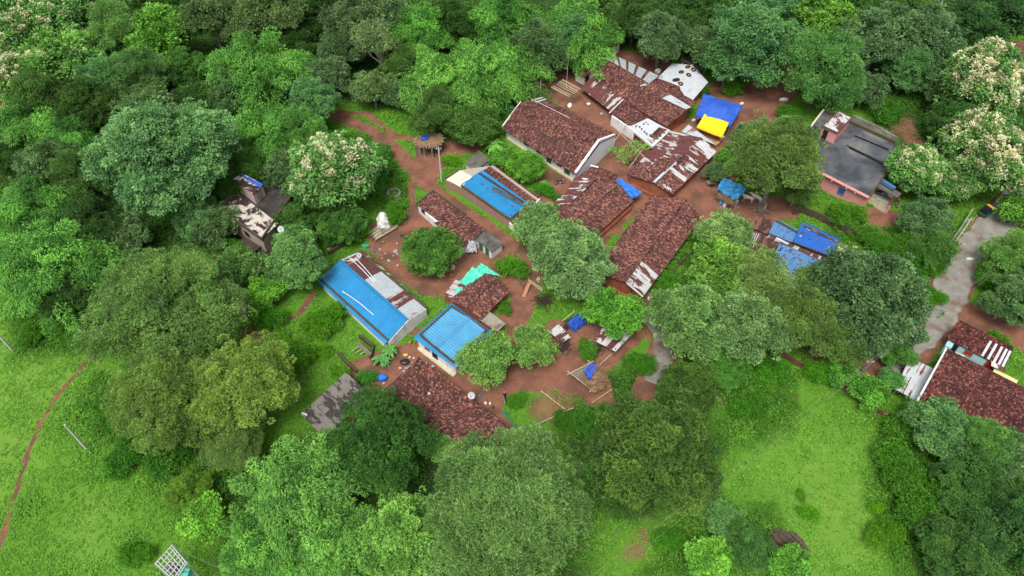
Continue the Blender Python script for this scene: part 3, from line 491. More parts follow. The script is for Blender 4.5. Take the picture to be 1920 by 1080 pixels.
# ------------------------------------------------------------------ trees of the photograph: crown centre, width, kind, label
G1 = 'trees of the wood behind the village'; G2 = 'trees among and around the houses'; GB = 'bamboo clumps'; G3 = 'bushes and shrubs'
DK = (.62,.68,.66); OL = (1.05,.88,.8); YL = (1.5,1.25,.8); GY = (1.0,.95,1.15)
T = [
 (312,300,262,'broad','huge rounded blue-green tree standing beside the black-roofed flat house',(1,1,1),G1),
 (628,330,168,'teak','flowering teak with cream panicles between the black flat roof and the track bend',(1.,1.05,1.),G2),
 (305,590,272,'neem','biggest olive fine-leaved tree with pale twigs, left of the black flat house',(.95,1.12,1.05),G2),
 (318,752,215,'neem','shaggy olive and yellow-tipped tree below the biggest olive tree at the field edge',(1.05,1.12,.85),G2),
 (468,725,185,'neem2','yellow-green topped tree right of the big olive trees above the asbestos shed',(1.35,1.35,.9),G2),
 (80,470,245,'bam','leftmost large bamboo clump hanging over the left field',(1,1,1),GB),
 (40,375,150,'bam2','bamboo clump above the leftmost large one at the left picture edge',(.95,1.,1.),GB),
 (175,420,120,'mango2','dark tree squeezed between the left bamboo and the huge rounded tree',DK,G1),
 (130,560,105,'mango2','dark low tree under the left bamboo beside the field',(.7,.75,.7),G1),
 (45,225,150,'bam2','small bamboo clump with drooping plumes at the left edge under the pale flowering trees',(1.,1.,1.),GB),
 (120,250,120,'bam2','plumed bamboo left of the huge rounded tree',(.95,1.02,1.),GB),
 (165,200,110,'mango2','dark olive tree behind the plumed bamboo on the left',(.8,.8,.7),G1),
 (30,80,130,'teak','pale cream-topped tree in the top left corner',(1.1,1.1,1.),G1),
 (110,35,130,'teak','cream-flowered tree second from the top left corner',(1.,1.08,1.),G1),
 (120,120,140,'teakg','light green leafy tree amid the cream-topped ones at top left',(1.2,1.25,1.),G1),
 (40,150,120,'teak','brownish cream-topped tree at the left edge over the bamboo',(1.15,1.05,.9),G1),
 (215,60,120,'tama2','tall mid-green feathery tree near the top left, left of the bright one',(.85,.95,.85),G1),
 (300,75,125,'lime2','tall bright green leafy tree near the top left',(.62,.66,.9),G1),
 (255,150,120,'tama2','dark feathery tree behind the huge rounded tree',(.65,.75,.75),G1),
 (345,130,80,'mango2','narrow green tree right of the tall bright one at top left',(1.2,1.35,1.2),G1),
 (400,45,120,'mahua','dark olive tree at the top edge right of the bright leafy tree',(.7,.75,.6),G1),
 (200,-10,120,'broad2','green treetop cut by the top edge, third from the left corner',(.8,.9,.8),G1),
 (330,-15,130,'mango2','dark treetop cut by the top edge above the bright leafy tree',(1.,1.1,1.),G1),
 (470,105,200,'bam','wide bamboo clump left of the two dark trees at the track end',(1.,1.,1.),GB),
 (495,235,190,'bam','lower bamboo clump spilling down behind the black flat roof',(.95,1.,.95),GB),
 (565,250,105,'tama2','climber-covered green tree beside the track entrance',(.72,.95,.7),G1),
 (520,35,130,'mahua','dull olive tree at the top edge behind the wide bamboo',(.75,.8,.6),G1),
 (600,35,110,'mango2','dark tree at the top edge above the track end',(.9,.9,.9),G1),
 (615,140,80,'mahua2','small grey-green round tree right of the wide bamboo',(.75,.85,.8),G1),
 (440,330,110,'mango2','dark leafy tree behind the black flat house roof',(1.,1.1,.9),G1),
 (665,55,120,'mahua','dark grey-green tree at the top edge left of the bare-trunked one',(.65,.7,.65),G1),
 (712,80,105,'sparse','thin crowned tree on a bare pale trunk above the track',(1.1,1.1,.9),G1),
 (700,165,78,'mahua2','low grey-green tree at the foot of the bare-trunked tree',(.95,1.,.8),G1),
 (745,180,60,'mahua2','small dark tree on the right of the bare-trunked tree',(.7,.8,.7),G1),
 (785,35,150,'bam','bamboo clump at the top edge right of the bare-trunked tree',(.9,1.,.9),GB),
 (850,130,215,'bam','broad bright bamboo clump above the thatched platform',(1.15,1.08,1.1),GB),
 (930,110,185,'bam','bright bamboo clump leaning towards the long tiled school-like house',(1.15,1.1,1.1),GB),
 (930,20,150,'bam2','bamboo clump cut by the top edge above the bright bamboos',(.85,.95,.85),GB),
 (1075,35,190,'bam','bamboo clump at the top edge with sprays over the striped roof',(1.05,1.02,1.),GB),
 (975,160,60,'bam2','small bamboo hanging beside the concrete pole at the yard',(.85,.95,.85),GB),
 (888,232,108,'mango','dark round mango-like tree beside the thatched platform',(1.15,1.15,1.),G2),
 (1190,30,130,'mango2','dark tree at the top edge behind the striped roof',(.9,.9,1.),G1),
 (1240,70,110,'mahua','grey-green tree behind the white roof with tyres',(.7,.82,.75),G1),
 (1290,20,130,'mango2','dark tree at the top edge behind the white roof',(.8,.85,.9),G1),
 (1405,80,165,'broad2','tall blue-green leafy tree right of the white roof with tyres',(.82,.9,.85),G1),
 (1345,40,90,'mango2','olive tree left of the tall blue-green leafy one',(1.4,1.3,1.),G1),
 (1440,-5,140,'broad2','blue-green treetop at the top edge above the leafy one',(.8,.9,.9),G1),
 (1545,125,160,'tama2','dense feathery green tree beside the pink house stair room',(.66,.88,.82),G2),
 (1540,40,120,'lime2','yellow-green treetop above the dense feathery tree',(.65,.62,.85),G1),
 (1650,70,145,'mahua','large dark grey-green tree behind the pink house yard',(.72,.85,.8),G1),
 (1735,75,135,'mahua','grey-green tree at the right end of the wood above the fallow yard',(.70,.84,.80),G1),
 (1625,165,75,'mahua2','narrow dark tree between the feathery tree and the fallow yard',(.62,.75,.68),G1),
 (1600,-10,140,'mango2','dark treetop at the top edge near the far meadow',(1.,1.1,1.),G1),
 (1868,38,150,'mango2','dark bluish round tree alone in the top right corner',(.85,.95,1.25),G1),
 (1838,165,165,'teakf','teak thick with cream blossom at the upper right',(1.,1.,1.),G2),
 (1850,300,165,'teakf','paler cream-flowered teak beside the road bend',(1.1,1.05,1.),G2),
 (1715,318,105,'teak','green teak with few flowers at the corner of the dark flat roof',(1.05,1.15,1.),G2),
 (1790,235,95,'mango2','dark shrubby tree under the flowering teaks',(.9,1.,.9),G2),
 (1920,240,110,'mango2','dark green tree at the right edge beside the flowering teaks',(1.2,1.3,1.1),G2),
 (1458,303,180,'neem2','broad olive tree shading the cattle yard',(.82,.9,.75),G2),
 (1415,262,90,'mahua2','grey-green tree on the upper left side of the olive one',(.85,.95,.9),G2),
 (1375,300,55,'lime','bright climber bush between the mud lane and the olive tree',(.6,.62,.9),G2),
 (1345,322,44,'mahua2','small dark shrub tree at the lane beside the blue cattle shed',(.7,.8,.7),G2),
 (1497,352,80,'neem2','dark lower part tree beside the pink wall',(.62,.75,.65),G2),
 (1738,410,92,'mahua','grey-green tree in the yard between the pink house and the road',(.68,.86,.74),G2),
 (1785,340,95,'teak','teak in the shade of the pale one beside the road',(1.1,1.1,1.),G2),
 (1745,470,80,'mango2','dark low tree at the compound wall end',(1.2,1.3,1.1),G2),
 (1905,395,60,'lime','bright green small tree on the far road edge',(.62,.64,.9),G2),
 (1895,475,96,'tama2','light green tree along the right road side',(1.,1.12,.9),G2),
 (1893,560,104,'mahua','bluish green tree above the cyan-walled house',(.72,.9,.72),G2),
 (1930,510,110,'mango2','dark green tree cut by the right edge above the cyan-walled house',(1.3,1.4,1.2),G2),
 (806,472,115,'mango','round dense mango tree alone in the red yard',(1.2,1.3,1.05),G2),
 (1012,420,92,'mahua2','upper light grey-green tree over the lane in the village middle',(1.15,1.3,1.),G2),
 (1072,490,142,'mahua','lower light grey-green tree over the lane in the village middle',(1.15,1.3,1.1),G2),
 (1048,452,100,'mahua2','joining middle part of the light grey-green canopy over the lane',(1.15,1.3,1.),G2),
 (1045,400,34,'lime','yellow-green twig tree poking above the tiled roof',(.8,.8,1.),G2),
 (985,312,76,'mango','bright round tree between the brick house and the long tiled house',(1.7,1.9,1.),G2),
 (945,300,45,'lime','small light tree beside the banana plant and concrete hut',(.6,.65,.9),G2),
 (552,485,118,'mahua','spreading green tree left of the long blue roof',(.95,1.25,.85),G2),
 (442,502,88,'mahua2','dark round tree below the black flat house',(.75,1.,.6),G2),
 (500,550,62,'lime','bright lime young tree beside the small grey shed',(.8,.85,1.),G2),
 (560,415,80,'mango2','dark tree at the foot of the teak beside the black roof',(1.,1.1,1.),G2),
 (640,420,95,'mango','dark creeper-hung tree below the flowering teak',(1.,1.15,1.),G2),
 (570,455,60,'mahua2','yellow-green leafy tree beside the satellite dish roof',(1.,1.1,.6),G2),
 (690,300,80,'mango2','low dark tree in the weeds inside the track bend',(1.3,1.6,1.2),G2),
 (918,674,104,'mahua2','green tree overhanging the corner of the square blue roof',(1.2,1.45,.75),G2),
 (1003,648,84,'mahua2','green tree between the square blue roof and the white tin stall',(1.1,1.35,.7),G2),
 (1148,585,100,'lime2','rosette-leaved bright tree over the grey tin shed',(.55,.68,.8),G2),
 (1360,440,105,'mahua','light grey-green tree right of the biggest tiled roof',(1.3,1.4,1.),G2),
 (1345,520,130,'lime2','bright green leafy tree right of the white sheet corner',(.72,.66,1.),G2),
 (1296,600,146,'mahua','large grey-green tree over the concrete lane end',(1.0,1.2,.8),G2),
 (1420,530,130,'neem2','thin grey tree with pale twigs before the blue sheet roofs',(1.35,1.35,1.25),G2),
 (1410,610,150,'mahua','green and grey tree with pale branches in the middle right',(1.,1.15,.9),G2),
 (1505,600,145,'neem2','dark olive tree left of the big dark one',(.85,.95,.75),G2),
 (1632,562,196,'mahua','big dark green tree at the road junction',(.60,.74,.66),G2),
 (1560,550,120,'mahua','dull green tree below the stack of pale sheets',(.65,.78,.62),G2),
 (1575,640,110,'neem2','dull tree below the big dark one above the boundary wall',(.75,.9,.75),G2),
 (1672,612,92,'mahua','right lobe tree of the dark group at the junction',(.56,.7,.64),G2),
 (1520,530,70,'neem2','wispy yellow-green tree touching the blue sheet roofs',(1.2,1.3,.9),G2),
 (1225,850,225,'mango2','largest dark green tree below the haystack yard',(1.25,1.05,.9),G2),
 (1285,730,110,'mango2','dark tree above the largest dark one beside the lane end',(1.15,1.05,.8),G2),
 (1270,860,150,'mango2','dark tree at the edge of the right meadow',(1.0,.95,.85),G2),
 (1150,900,130,'mango2','lowest of the dark trees right of the light feathery giant',(.95,1.,.85),G2),
 (1360,690,90,'mango2','bushy dark tree between the grey tree and the right meadow',(1.3,1.6,1.1),G2),
 (715,832,185,'mango2','very dark dense tree covering the end of the asbestos shed and tiled roof',(.72,.9,.75),G2),
 (825,838,56,'mahua2','small light green tree poking over the lower tiled roof',(1.3,1.7,1.),G2),
 (945,968,316,'tama','giant light feathery tree at the bottom centre',(1.,1.,1.),G2),
 (893,858,66,'tama2','feathery tree at the top of the bottom centre giant beside the roof end',(.9,.95,.9),G2),
 (1040,900,110,'tama2','feathery side tree right of the bottom centre giant',(1.,1.,.9),G2),
 (560,905,240,'bam','large pale bamboo clump at the lower left of centre',(1.25,1.1,1.25),GB),
 (500,1010,190,'bam','bamboo clump at the bottom edge near the steel switch frame',(1.05,1.02,1.),GB),
 (640,1010,210,'bam','bamboo clump at the bottom edge left of the yellow-tipped tree',(1.2,1.08,1.15),GB),
 (760,1010,165,'mahua','yellow-tipped broadleaf tree between the bottom bamboo and the giant',(1.2,1.55,.7),G2),
 (440,830,120,'neem','dark grey-green bushy tree at the end of the olive trees',(.9,1.,.9),G2),
 (388,975,75,'lime','bright lime tree at the upper left of the bottom bamboo',(.85,.85,1.),G2),
 (355,920,80,'mango2','yellowish leafy tree at the meadow edge left of the bamboo',(2.1,1.8,1.),G2),
 (1885,990,150,'mango2','darkest blue-green tree in the bottom right corner',(.9,1.,1.2),G2),
 (1800,1040,140,'mango2','dark tree at the bottom edge second from the right corner',(1.,1.05,1.1),G2),
 (1830,920,150,'mango2','dark tree above the bottom right corner one',(.95,1.05,1.1),G2),
 (1760,800,120,'mahua','leafy tree at the lower corner of the big right roof',(.8,1.1,.8),G2),
 (1830,830,110,'tama2','feathery tree in front of the big right roof',(.75,.95,.75),G2),
 (1900,850,100,'mahua','grey-green tree at the right edge in front of the big roof',(.8,1.,.8),G2),
 (1775,1000,60,'lime2','yellow-leaved treetop among the dark trees at bottom right',(.8,.55,.7),G2),
 (1330,1045,75,'lime','bright lime tree at the bottom edge left of the wood pile',(.75,.8,1.),G2),
 (1400,1025,90,'mango2','blue-green bushy tree beside the wood pile',(1.2,1.3,1.3),G2),
 (1480,1060,70,'lime','light green tree right below the wood pile',(.6,.68,.9),G2),
 (1355,970,70,'mahua2','small tree at the left side of the right meadow bottom',(.9,1.25,.8),G2),
 (1672,715,48,'mahua2','round shrub tree touching the white rusty sheet roof',(.8,1.3,.8),G2),
 (1630,735,62,'lime','bright leafy tree left of the white rusty sheet roof',(.55,.66,.8),G2),
 (1580,705,50,'lime','light tree on the boundary wall above the right meadow',(.5,.62,.8),G2),
 (1680,660,70,'mango2','green shrub tree behind the white rusty sheet roof',(1.4,1.6,1.2),G2),
]
for cx, cy, w_, k_, lab, ti, gr in T:
    tree(cx, cy, w_, k_, lab, ti, 'bamboo' if gr == GB else 'tree', group=gr)
FILL = [(20, 290), (90, 310), (150, 330), (210, 150), (280, 210), (380, 190), (430, 180), (380, 260), (370, 400), (230, 440), (560, 90), (640, 90), (760, 120), (640, 10), (700, 20), (850, 40), (1010, 90), (1125, 30), (1065, 70), (1330, 90), (1480, 60), (1160, 0), (1700, 20), (1700, 130), (400, 420), (270, 30), (150, 70), (80, 180), (10, 20), (480, 20), (1600, 60), (1790, 150), (820, 210), (590, 190), (540, 320), (980, 50)]
for i_, (cx, cy) in enumerate(FILL): tree(cx, cy, 78+(i_*37 % 40), ('mango2','mahua','tama2','broad2','mahua2')[i_ % 5], 'dark green tree half buried between its neighbours in the wood behind the village', ((.62,.72,.6),(.8,.9,.8),(.6,.75,.6),(.7,.8,.65),(.55,.62,.5))[i_*7 % 5], 'tree', group='half buried trees of the wood')
BU = [(530,630,34,'bush','small bush at the garden path bend',(1.3,1.4,.8)), (600,655,36,'bush','small vivid bush beside the ruined garden wall',(1.5,1.6,.8)), (545,690,50,'shrub','leafy mound above the asbestos shed ridge',(1.1,1.3,.8)), (590,620,50,'shrub','bright weedy mound below the slanting beam of the blue roof garden',(1.3,1.4,.8)), (744,402,46,'shrub','bright rounded bush beside the stone well ring',(1.1,1.35,.9)), (1020,355,34,'bush','light papaya-like bush in the small red yard',(.9,1.5,1.1)), (1046,372,20,'bush','tiny bush at the corner of the rusty lean-to',(1.,1.3,1.)),
 (1103,655,40,'bush','bush ringed by brushwood in the lower yard',(1.,1.2,1.1)), (668,440,44,'bush','lime bush at the edge of the haystack yard',(1.6,1.6,.8)), (945,580,28,'bush','bush at the end wall of the small tiled house',(1.,1.2,1.)),
 (958,500,52,'bush','hedge clump in the fenced plot beside the hut',(1.2,1.5,.8)), (1310,170,34,'bush','shrub in front of the white roof eave',(.9,1.,1.)), (1380,165,40,'bush','yellow-green bush between the white roof and the tall tree',(1.3,1.4,.7)),
 (1590,410,60,'shrub','leafy bush under the pink wall',(1.2,1.4,.9)), (1640,450,55,'shrub','bush on the yard side of the compound wall',(1.,1.25,.9)), (1700,470,60,'shrub','low bush in the yard near the yellow cloth',(.9,1.1,.8)),
 (1240,480,40,'shrub','green bush beside the eave of the biggest tiled roof',(.9,1.2,.9)), (1250,535,40,'shrub','bush behind the white sheet corner',(1.1,1.4,.8)), (1280,440,34,'shrub','bush at the upper corner of the biggest tiled roof',(.9,1.2,.8)),
 (620,600,60,'shrub','bush inside the blue roof garden',(1.2,1.5,.7)), (560,660,60,'shrub','leafy mound in the vegetable garden',(1.2,1.4,.7)), (690,710,34,'bush','blue-green bush above the asbestos shed end',(.9,1.4,1.4)),
 (640,700,40,'bush','bush at the broken garden wall',(1.2,1.5,.7)), (972,752,34,'shrub','creeper mound at the corner of the net-fenced plot',(1.1,1.4,.9)), (1065,795,46,'shrub','dark creeper mound below the bamboo rail',(.8,1.,.8)), (1110,800,60,'shrub','bush at the foot of the largest dark tree',(.8,1.1,.8)),
 (1200,680,50,'shrub','bush below the grey tin shed',(.8,1.1,.8)), (230,860,70,'shrub','dark bush in the left meadow near the fallen pole',(.75,1.05,.9)), (280,800,90,'shrub','dark thicket mound at the left meadow edge',(.8,1.05,.8)), (200,760,60,'shrub','bush under the olive tree at the footpath',(.8,1.1,.8)),
 (330,860,80,'shrub','thicket between the meadow and the bamboo',(.85,1.1,.9)), (60,630,46,'shrub','bush at the left end of the footpath',(1.,1.2,.9)), (170,640,60,'shrub','bush under the left bamboo end',(.9,1.2,.9)),
 (1700,800,80,'shrub','thicket at the right meadow corner',(.95,1.15,.9)), (1690,880,90,'shrub','thicket along the right meadow',(.95,1.15,.9)), (1740,960,100,'shrub','thicket before the dark trees at bottom right',(.95,1.15,.9)), (1650,1000,60,'shrub','yellowish bush on the meadow rim',(1.3,1.4,.7)),
 (1515,960,34,'bush','weedy clump alone in the right meadow',(1.5,1.8,.7)), (1500,930,20,'bush','tiny tuft above the weedy clump in the right meadow',(1.2,1.5,.7)), (1645,955,26,'bush','yellow-green tuft at the right side of the meadow',(1.7,1.8,.7)), (1440,700,60,'shrub','green mound above the right meadow',(.9,1.3,.8)),
 (1400,760,60,'shrub','dark bush at the upper left of the right meadow',(.8,1.1,.8)), (1540,700,50,'shrub','bush near the bare patch by the boundary wall',(1.1,1.5,.7)), (430,470,50,'shrub','bush below the black flat house wall',(.8,1.2,.8)), (500,600,60,'shrub','bush beside the small grey shed path',(.9,1.3,.8)),
 (700,345,52,'shrub','dark green bush inside the track bend',(.8,1.3,.9)), (708,292,42,'shrub','green bush on the inner verge of the track',(.8,1.3,.8)), (845,300,30,'bush','lime bush beside the concrete pole at the hut',(1.7,1.8,.7)), (1480,215,40,'shrub','weed mound beside the banana at the lane',(.9,1.2,.8)),
 (1750,560,40,'shrub','bush at the road junction edge',(1.,1.3,.8)), (1850,640,50,'shrub','bush above the cyan-walled house',(1.2,1.4,.8)), (1860,520,60,'shrub','roadside bush on the right bank',(.9,1.2,.8)), (1580,230,30,'bush','bush beside the stair room',(.9,1.,.8)), (1660,215,50,'shrub','bush in the fallow yard behind the dark flat roof',(.8,1.1,.8)),
 (1730,500,60,'shrub','bush near the compound wall corner',(.8,1.15,.75)), (255,1045,50,'shrub','bush at the lower left beside the switch frame',(1.1,1.4,.8)), (1250,1010,50,'shrub','bush on the reddish ground at the bottom',(.9,1.3,.8))]
for cx, cy, w_, k_, lab, ti in BU: tree(cx, cy, w_, k_, lab, (ti[0]*1.05, ti[1]*.98, ti[2]*.95), 'bush', group=G3)
# banana plants and a rosette plant
def big_leaf_plant(name, p, n, L, wd, h, label, cat, mat='lime_leaf', tint=(.7,.75,1), group=None, seed=3):
    r = random.Random(seed); root = empty(name, p, label, cat, group); mb = MB(); st = MB()
    st.tube([p+Vector((0,0,-.1)), p+Vector((0,0,h))], [.13, .09], 7); st.build('stem', M('vine_leaf'), root)
    for i in range(n):
        a = i*2.4+r.uniform(-.3,.3); l = L*r.uniform(.75,1.1); d = Vector((math.cos(a), math.sin(a), 0)); sd_ = Vector((-d.y, d.x, 0)); prev = None; rise = r.uniform(.35,.9)
        for k in range(7):
            t = k/6; q = p+Vector((0,0,h))+d*l*t+Vector((0,0,l*(rise*t-1.0*t*t))); w2 = wd*math.sin(PI*min(1,.12+t*.88))**.7*.5+.01
            cur = (q-sd_*w2+Vector((0,0,.10*w2)), q, q+sd_*w2+Vector((0,0,.10*w2)))
            if prev:
                rv = r.uniform(.3,.9); mb.face([prev[0], prev[1], cur[1], cur[0]], rv); mb.face([prev[1], prev[2], cur[2], cur[1]], rv)
            prev = cur
    o = mb.build('leaf_crown', M(mat), root); o.color = (*tint, 1); return root
big_leaf_plant('banana_plant', c('c1',1400,520,0), 11, 2.3, .62, 1.6, 'banana plant beside the white concrete-roofed hut', 'banana plant', group='banana plants', seed=3)
big_leaf_plant('banana_plant', c('c1',1440,540,0), 9, 2.0, .55, 1.3, 'shorter banana plant right behind the hut one', 'banana plant', group='banana plants', seed=4)
big_leaf_plant('banana_plant', c('c4',690,215,0), 8, 2.8, .7, 1.7, 'banana plant at the red lane beside the olive tree', 'banana plant', group='banana plants', seed=5)
big_leaf_plant('garden_plant', c('c6',600,230,0), 15, 1.5, .45, .8, 'large-leaved blue-green plant at the garden corner near the rubbish', 'plant', tint=(.45,.55,1.2), seed=6)
big_leaf_plant('garden_plant', c('c6',660,170,0), 12, 1.45, .42, 1.2, 'upright large-leaved plant behind the blue-green one in the garden', 'plant', tint=(.5,.6,1.0), seed=7)
big_leaf_plant('garden_plant', c('c1',1760,780,0), 16, 1.3, .4, 1.1, 'papaya plant in the small red yard below the round tree', 'plant', tint=(.55,.7,.9), seed=8)
# ------------------------------------------------------------------ roofs and walls
def lerp(a, b, t): return a+(b-a)*t
RB = random.Random(5)
def roof_tiles(mb, TL, TR, BR, BL, gap=.0, skip=None, tw=.19, tl=.32):
    U = ((TR-TL).length+(BR-BL).length)/2; V = ((BL-TL).length+(BR-TR).length)/2; nu = max(2, round(U/tw)); nv = max(2, round(V/tl)); nrm = (TR-TL).cross(BL-TL).normalized()
    if nrm.z < 0: nrm = -nrm
    def q(u, v): return lerp(lerp(TL, TR, u), lerp(BL, BR, u), v)
    for j in range(nv):
        for i in range(nu):
            u0, u1, v0, v1 = i/nu, (i+1)/nu, j/nv, (j+1)/nv; um = (u0+u1)/2
            if skip and skip(um, (v0+v1)/2): continue
            r = RB.random(); lift = .035+RB.random()*.035; jt = nrm*(RB.random()*.02)
            a0, m0, b0 = q(u0, v0)+jt, q(um, v0)+nrm*.065+jt, q(u1, v0)+jt
            a1, m1, b1 = q(u0, v1)+nrm*lift, q(um, v1)+nrm*(.065+lift), q(u1, v1)+nrm*lift
            mb.face([a0, a1, m1, m0], r); mb.face([m0, m1, b1, b0], r); mb.face([a1, q(u0, v1), q(u1, v1), b1, m1], r*.3)
    mb.face([TL-nrm*.03, BL-nrm*.03, BR-nrm*.03, TR-nrm*.03], .1); mb.face([TL-nrm*.09, TR-nrm*.09, BR-nrm*.09, BL-nrm*.09], .1)
    for a, b in ((TL, BL), (BL, BR), (BR, TR), (TR, TL)): mb.face([a-nrm*.09, b-nrm*.09, b, a], .2)
def roof_ribs(mb, TL, TR, BR, BL, pitch=.30, h=.05, sheet=.95, seed=0, th=.03, lift=0.0):
    """corrugated sheet: ribs run from the T edge to the B edge, sheets side by side, each slightly its own"""
    rr = random.Random(seed or RB.random()); U = ((TR-TL).length+(BR-BL).length)/2; V = ((BL-TL).length+(BR-TR).length)/2
    nu = max(2, round(U/pitch)); nrm = (TR-TL).cross(BL-TL).normalized()
    if nrm.z < 0: nrm = -nrm
    rows = 2 if V > 4.5 else 1
    def q(u, v): return lerp(lerp(TL, TR, u), lerp(BL, BR, u), v)
    shade = {}
    for j in range(rows):
        for i in range(nu):
            s_ = (int(i*pitch/sheet), j); r = shade.setdefault(s_, rr.random()); zz = nrm*(.012*(s_[0] % 2)+.018*(rows-j)+lift)
            us = [(i+k)/nu for k in (0, .3, .5, .8, 1)]; hs2 = [0, 0, h, h, 0] if h > .03 else [0, 0, h, h, 0]
            v0, v1 = j/rows-(.02 if j else 0), (j+1)/rows
            for k in range(4):
                a, b_ = us[k], us[k+1]
                mb.face([q(a, v0)+zz+nrm*hs2[k], q(a, v1)+zz+nrm*hs2[k], q(b_, v1)+zz+nrm*hs2[k+1], q(b_, v0)+zz+nrm*hs2[k+1]], r,
                        [(a*U, v0*V), (a*U, v1*V), (b_*U, v1*V), (b_*U, v0*V)])
    lo = [p-nrm*th for p in (TL, TR, BR, BL)]; mb.face(lo, .5, [(0,0)]*4)
    for a, b_ in ((0, 3), (3, 2), (2, 1), (1, 0)):
        A = (TL, TR, BR, BL); mb.face([lo[a], lo[b_], A[b_], A[a]], .5, [(0,0)]*4)
def slab(mb, pts, th=.15, r=.5):
    n = len(pts); lo = [p-Vector((0,0,th)) for p in pts]; mb.face(pts, r, [(p.x, p.y) for p in pts]); mb.face(lo[::-1], r, [(p.x, p.y) for p in lo])
    for i in range(n): mb.face([lo[i], lo[(i+1)%n], pts[(i+1)%n], pts[i]], r, [(0,0)]*4)
def prism(mb, pts, z0=-.1, cap=True):
    n = len(pts); acc = 0
    for i in range(n):
        a, b_ = pts[i], pts[(i+1)%n]; L = (b_.xy-a.xy).length
        mb.face([(a.x,a.y,z0),(b_.x,b_.y,z0),b_,a], .5, [(acc,z0),(acc+L,z0),(acc+L,b_.z),(acc,a.z)]); acc += L
def panel(kind, TLTRBRBL, mat, parent, name='roof_slope', flip=None, **kw):
    mb = MB(); a = list(TLTRBRBL)
    if kind == 'tile': roof_tiles(mb, *a, **kw)
    elif kind == 'rib': roof_ribs(mb, *a, **kw)
    else: slab(mb, a, **kw)
    if a:                      # faces up
        n = (a[1]-a[0]).cross(a[3]-a[0])
    return mb.build(name, M(mat), parent)
def beam(a, b, w, h, mat, parent, name): mb = MB(); mb.bar(a, b, w, h); return mb.build(name, M(mat), parent)
def ridge_cap(a, b, parent, mat='clay_tile', rad=.13, name='ridge_cap'):
    mb = MB(); n = max(2, int((b-a).length/.45)); d = (b-a)/n
    for i in range(n):
        p, q = a+d*i, a+d*(i+1.06); mb.tube([p+Vector((0,0,.03)), q+Vector((0,0,.05))], [rad*.85, rad], 6, r=RB.random()*.75)
    return mb.build(name, M(mat), parent)
def on_wall(parent, a, b, t, w, z0, z1, mat, name='door', frame='timber', out=.04):
    """door or window leaf set on the wall from a to b (outside on the right of a->b), framed"""
    d = (b-a); d.z = 0; L = d.length; d.normalize(); o = Vector((d.y, -d.x, 0)); p = a+d*(L*t); p.z = 0
    mb = MB(); m_ = lambda q: p+d*q.x+o*q.y+Vector((0,0,q.z)); mb.box(-w/2, w/2, -.02, out, z0, z1, .5, m_); x = mb.build(name, M(mat), parent)
    mf = MB(); f = .07
    for (x0,x1,y0,y1) in ((-w/2-f,-w/2,z0,z1+f),(w/2,w/2+f,z0,z1+f),(-w/2,w/2,z1,z1+f)): mf.box(x0, x1, -.02, out+.03, y0, y1, .5, m_)
    if name == 'window': mf.box(-w/2-f, w/2+f, -.02, out+.08, z0-f, z0, .5, m_)
    mf.build('frame', M(frame), x); return x
def rz(rp, a, e):
    o = P(*rp, 0); q = P(*rp, 5); ex, ey = e.x-a.x, e.y-a.y; dx, dy = (q.x-o.x)/5, (q.y-o.y)/5
    z = -((o.x-a.x)*ey-(o.y-a.y)*ex)/(dx*ey-dy*ex); p = P(*rp, z); t = ((p.x-a.x)*ex+(p.y-a.y)*ey)/(ex*ex+ey*ey)
    return z, t
def inset(p, ctr, ov, dz=0):
    d = (ctr-p); d.z = 0; n = d.normalized(); q = p+n*ov; q.z = p.z+dz; return q
def gable(name, label, cat, k, ze, A, B, C, D, R1, R2, mats=('clay_tile','clay_tile'), wall='white_plaster', zr=None, ov=.95, group=None, kinds=('tile','tile'), cap='clay_tile', kw1={}, kw2={}, ts=None):
    """gabled house: A-B near eave left to right, D-C far eave, R1 ridge end on the A-D side, R2 on the B-C side (picture points)"""
    A, B, C, D = (c(k, *q, ze) for q in (A, B, C, D)); BLOCK.append(np.array([[p.x, p.y] for p in (A, B, C, D)]))
    z1, t1 = rz(px(k, *R1), A, D); z2, t2 = rz(px(k, *R2), B, C)
    if ts: t1, t2 = ts
    t1 = min(.7, max(.3, t1)); t2 = min(.7, max(.3, t2)); z = (zr-ZO) if zr else (z1+z2)/2
    r1 = lerp(A, D, t1); r2 = lerp(B, C, t2); r1.z = r2.z = z
    ctr = (A+B+C+D)/4; root = empty(name, (ctr.x, ctr.y, 0), label, cat, group)
    panel(kinds[0], [r1, r2, B, A], mats[0], root, **kw1); panel(kinds[1], [r2, r1, D, C], mats[1], root, **kw2)
    if cap: ridge_cap(r1, r2, root, cap)
    a, b_, c_, d_ = gwall(root, A, B, C, D, r1, r2, wall, ov)
    pl = MB(); ring = [inset(p, ctr, ov-.05) for p in (A, B, C, D)]
    for p in ring: p.z = .28
    prism(pl, ring); pl.face(ring); pl.build('plinth', M('mud_wall' if wall != 'white_plaster' else 'cream_paint'), root)
    return root, dict(A=A, B=B, C=C, D=D, r1=r1, r2=r2, a=a, b=b_, c=c_, d=d_, z=z)
def gwall(root, A, B, C, D, r1, r2, mat, ov=.6, end=.35):
    """walls of a gabled house kept just under its roof; r1 is the ridge end between A and D, r2 between B and C"""
    ax = (r2-r1); ax.z = 0; ax.normalize(); q1, q2 = r1+ax*end, r2-ax*end; out = []
    for e, q, s_ in ((A, r1, 1), (B, r2, -1), (C, r2, -1), (D, r1, 1)):
        L = (e.xy-q.xy).length; t = min(.45, ov/max(L, .1)); p = lerp(e, q, t)+ax*end*s_; p.z -= .20; out.append(p)
    q1.z -= .22; q2.z -= .22; a, b_, c_, d_ = out
    mb = MB(); prism(mb, [a, b_, q2, c_, d_, q1]); mb.face([a, b_, q2, q1]); mb.face([q1, q2, c_, d_]); mb.build('wall', M(mat), root); return out
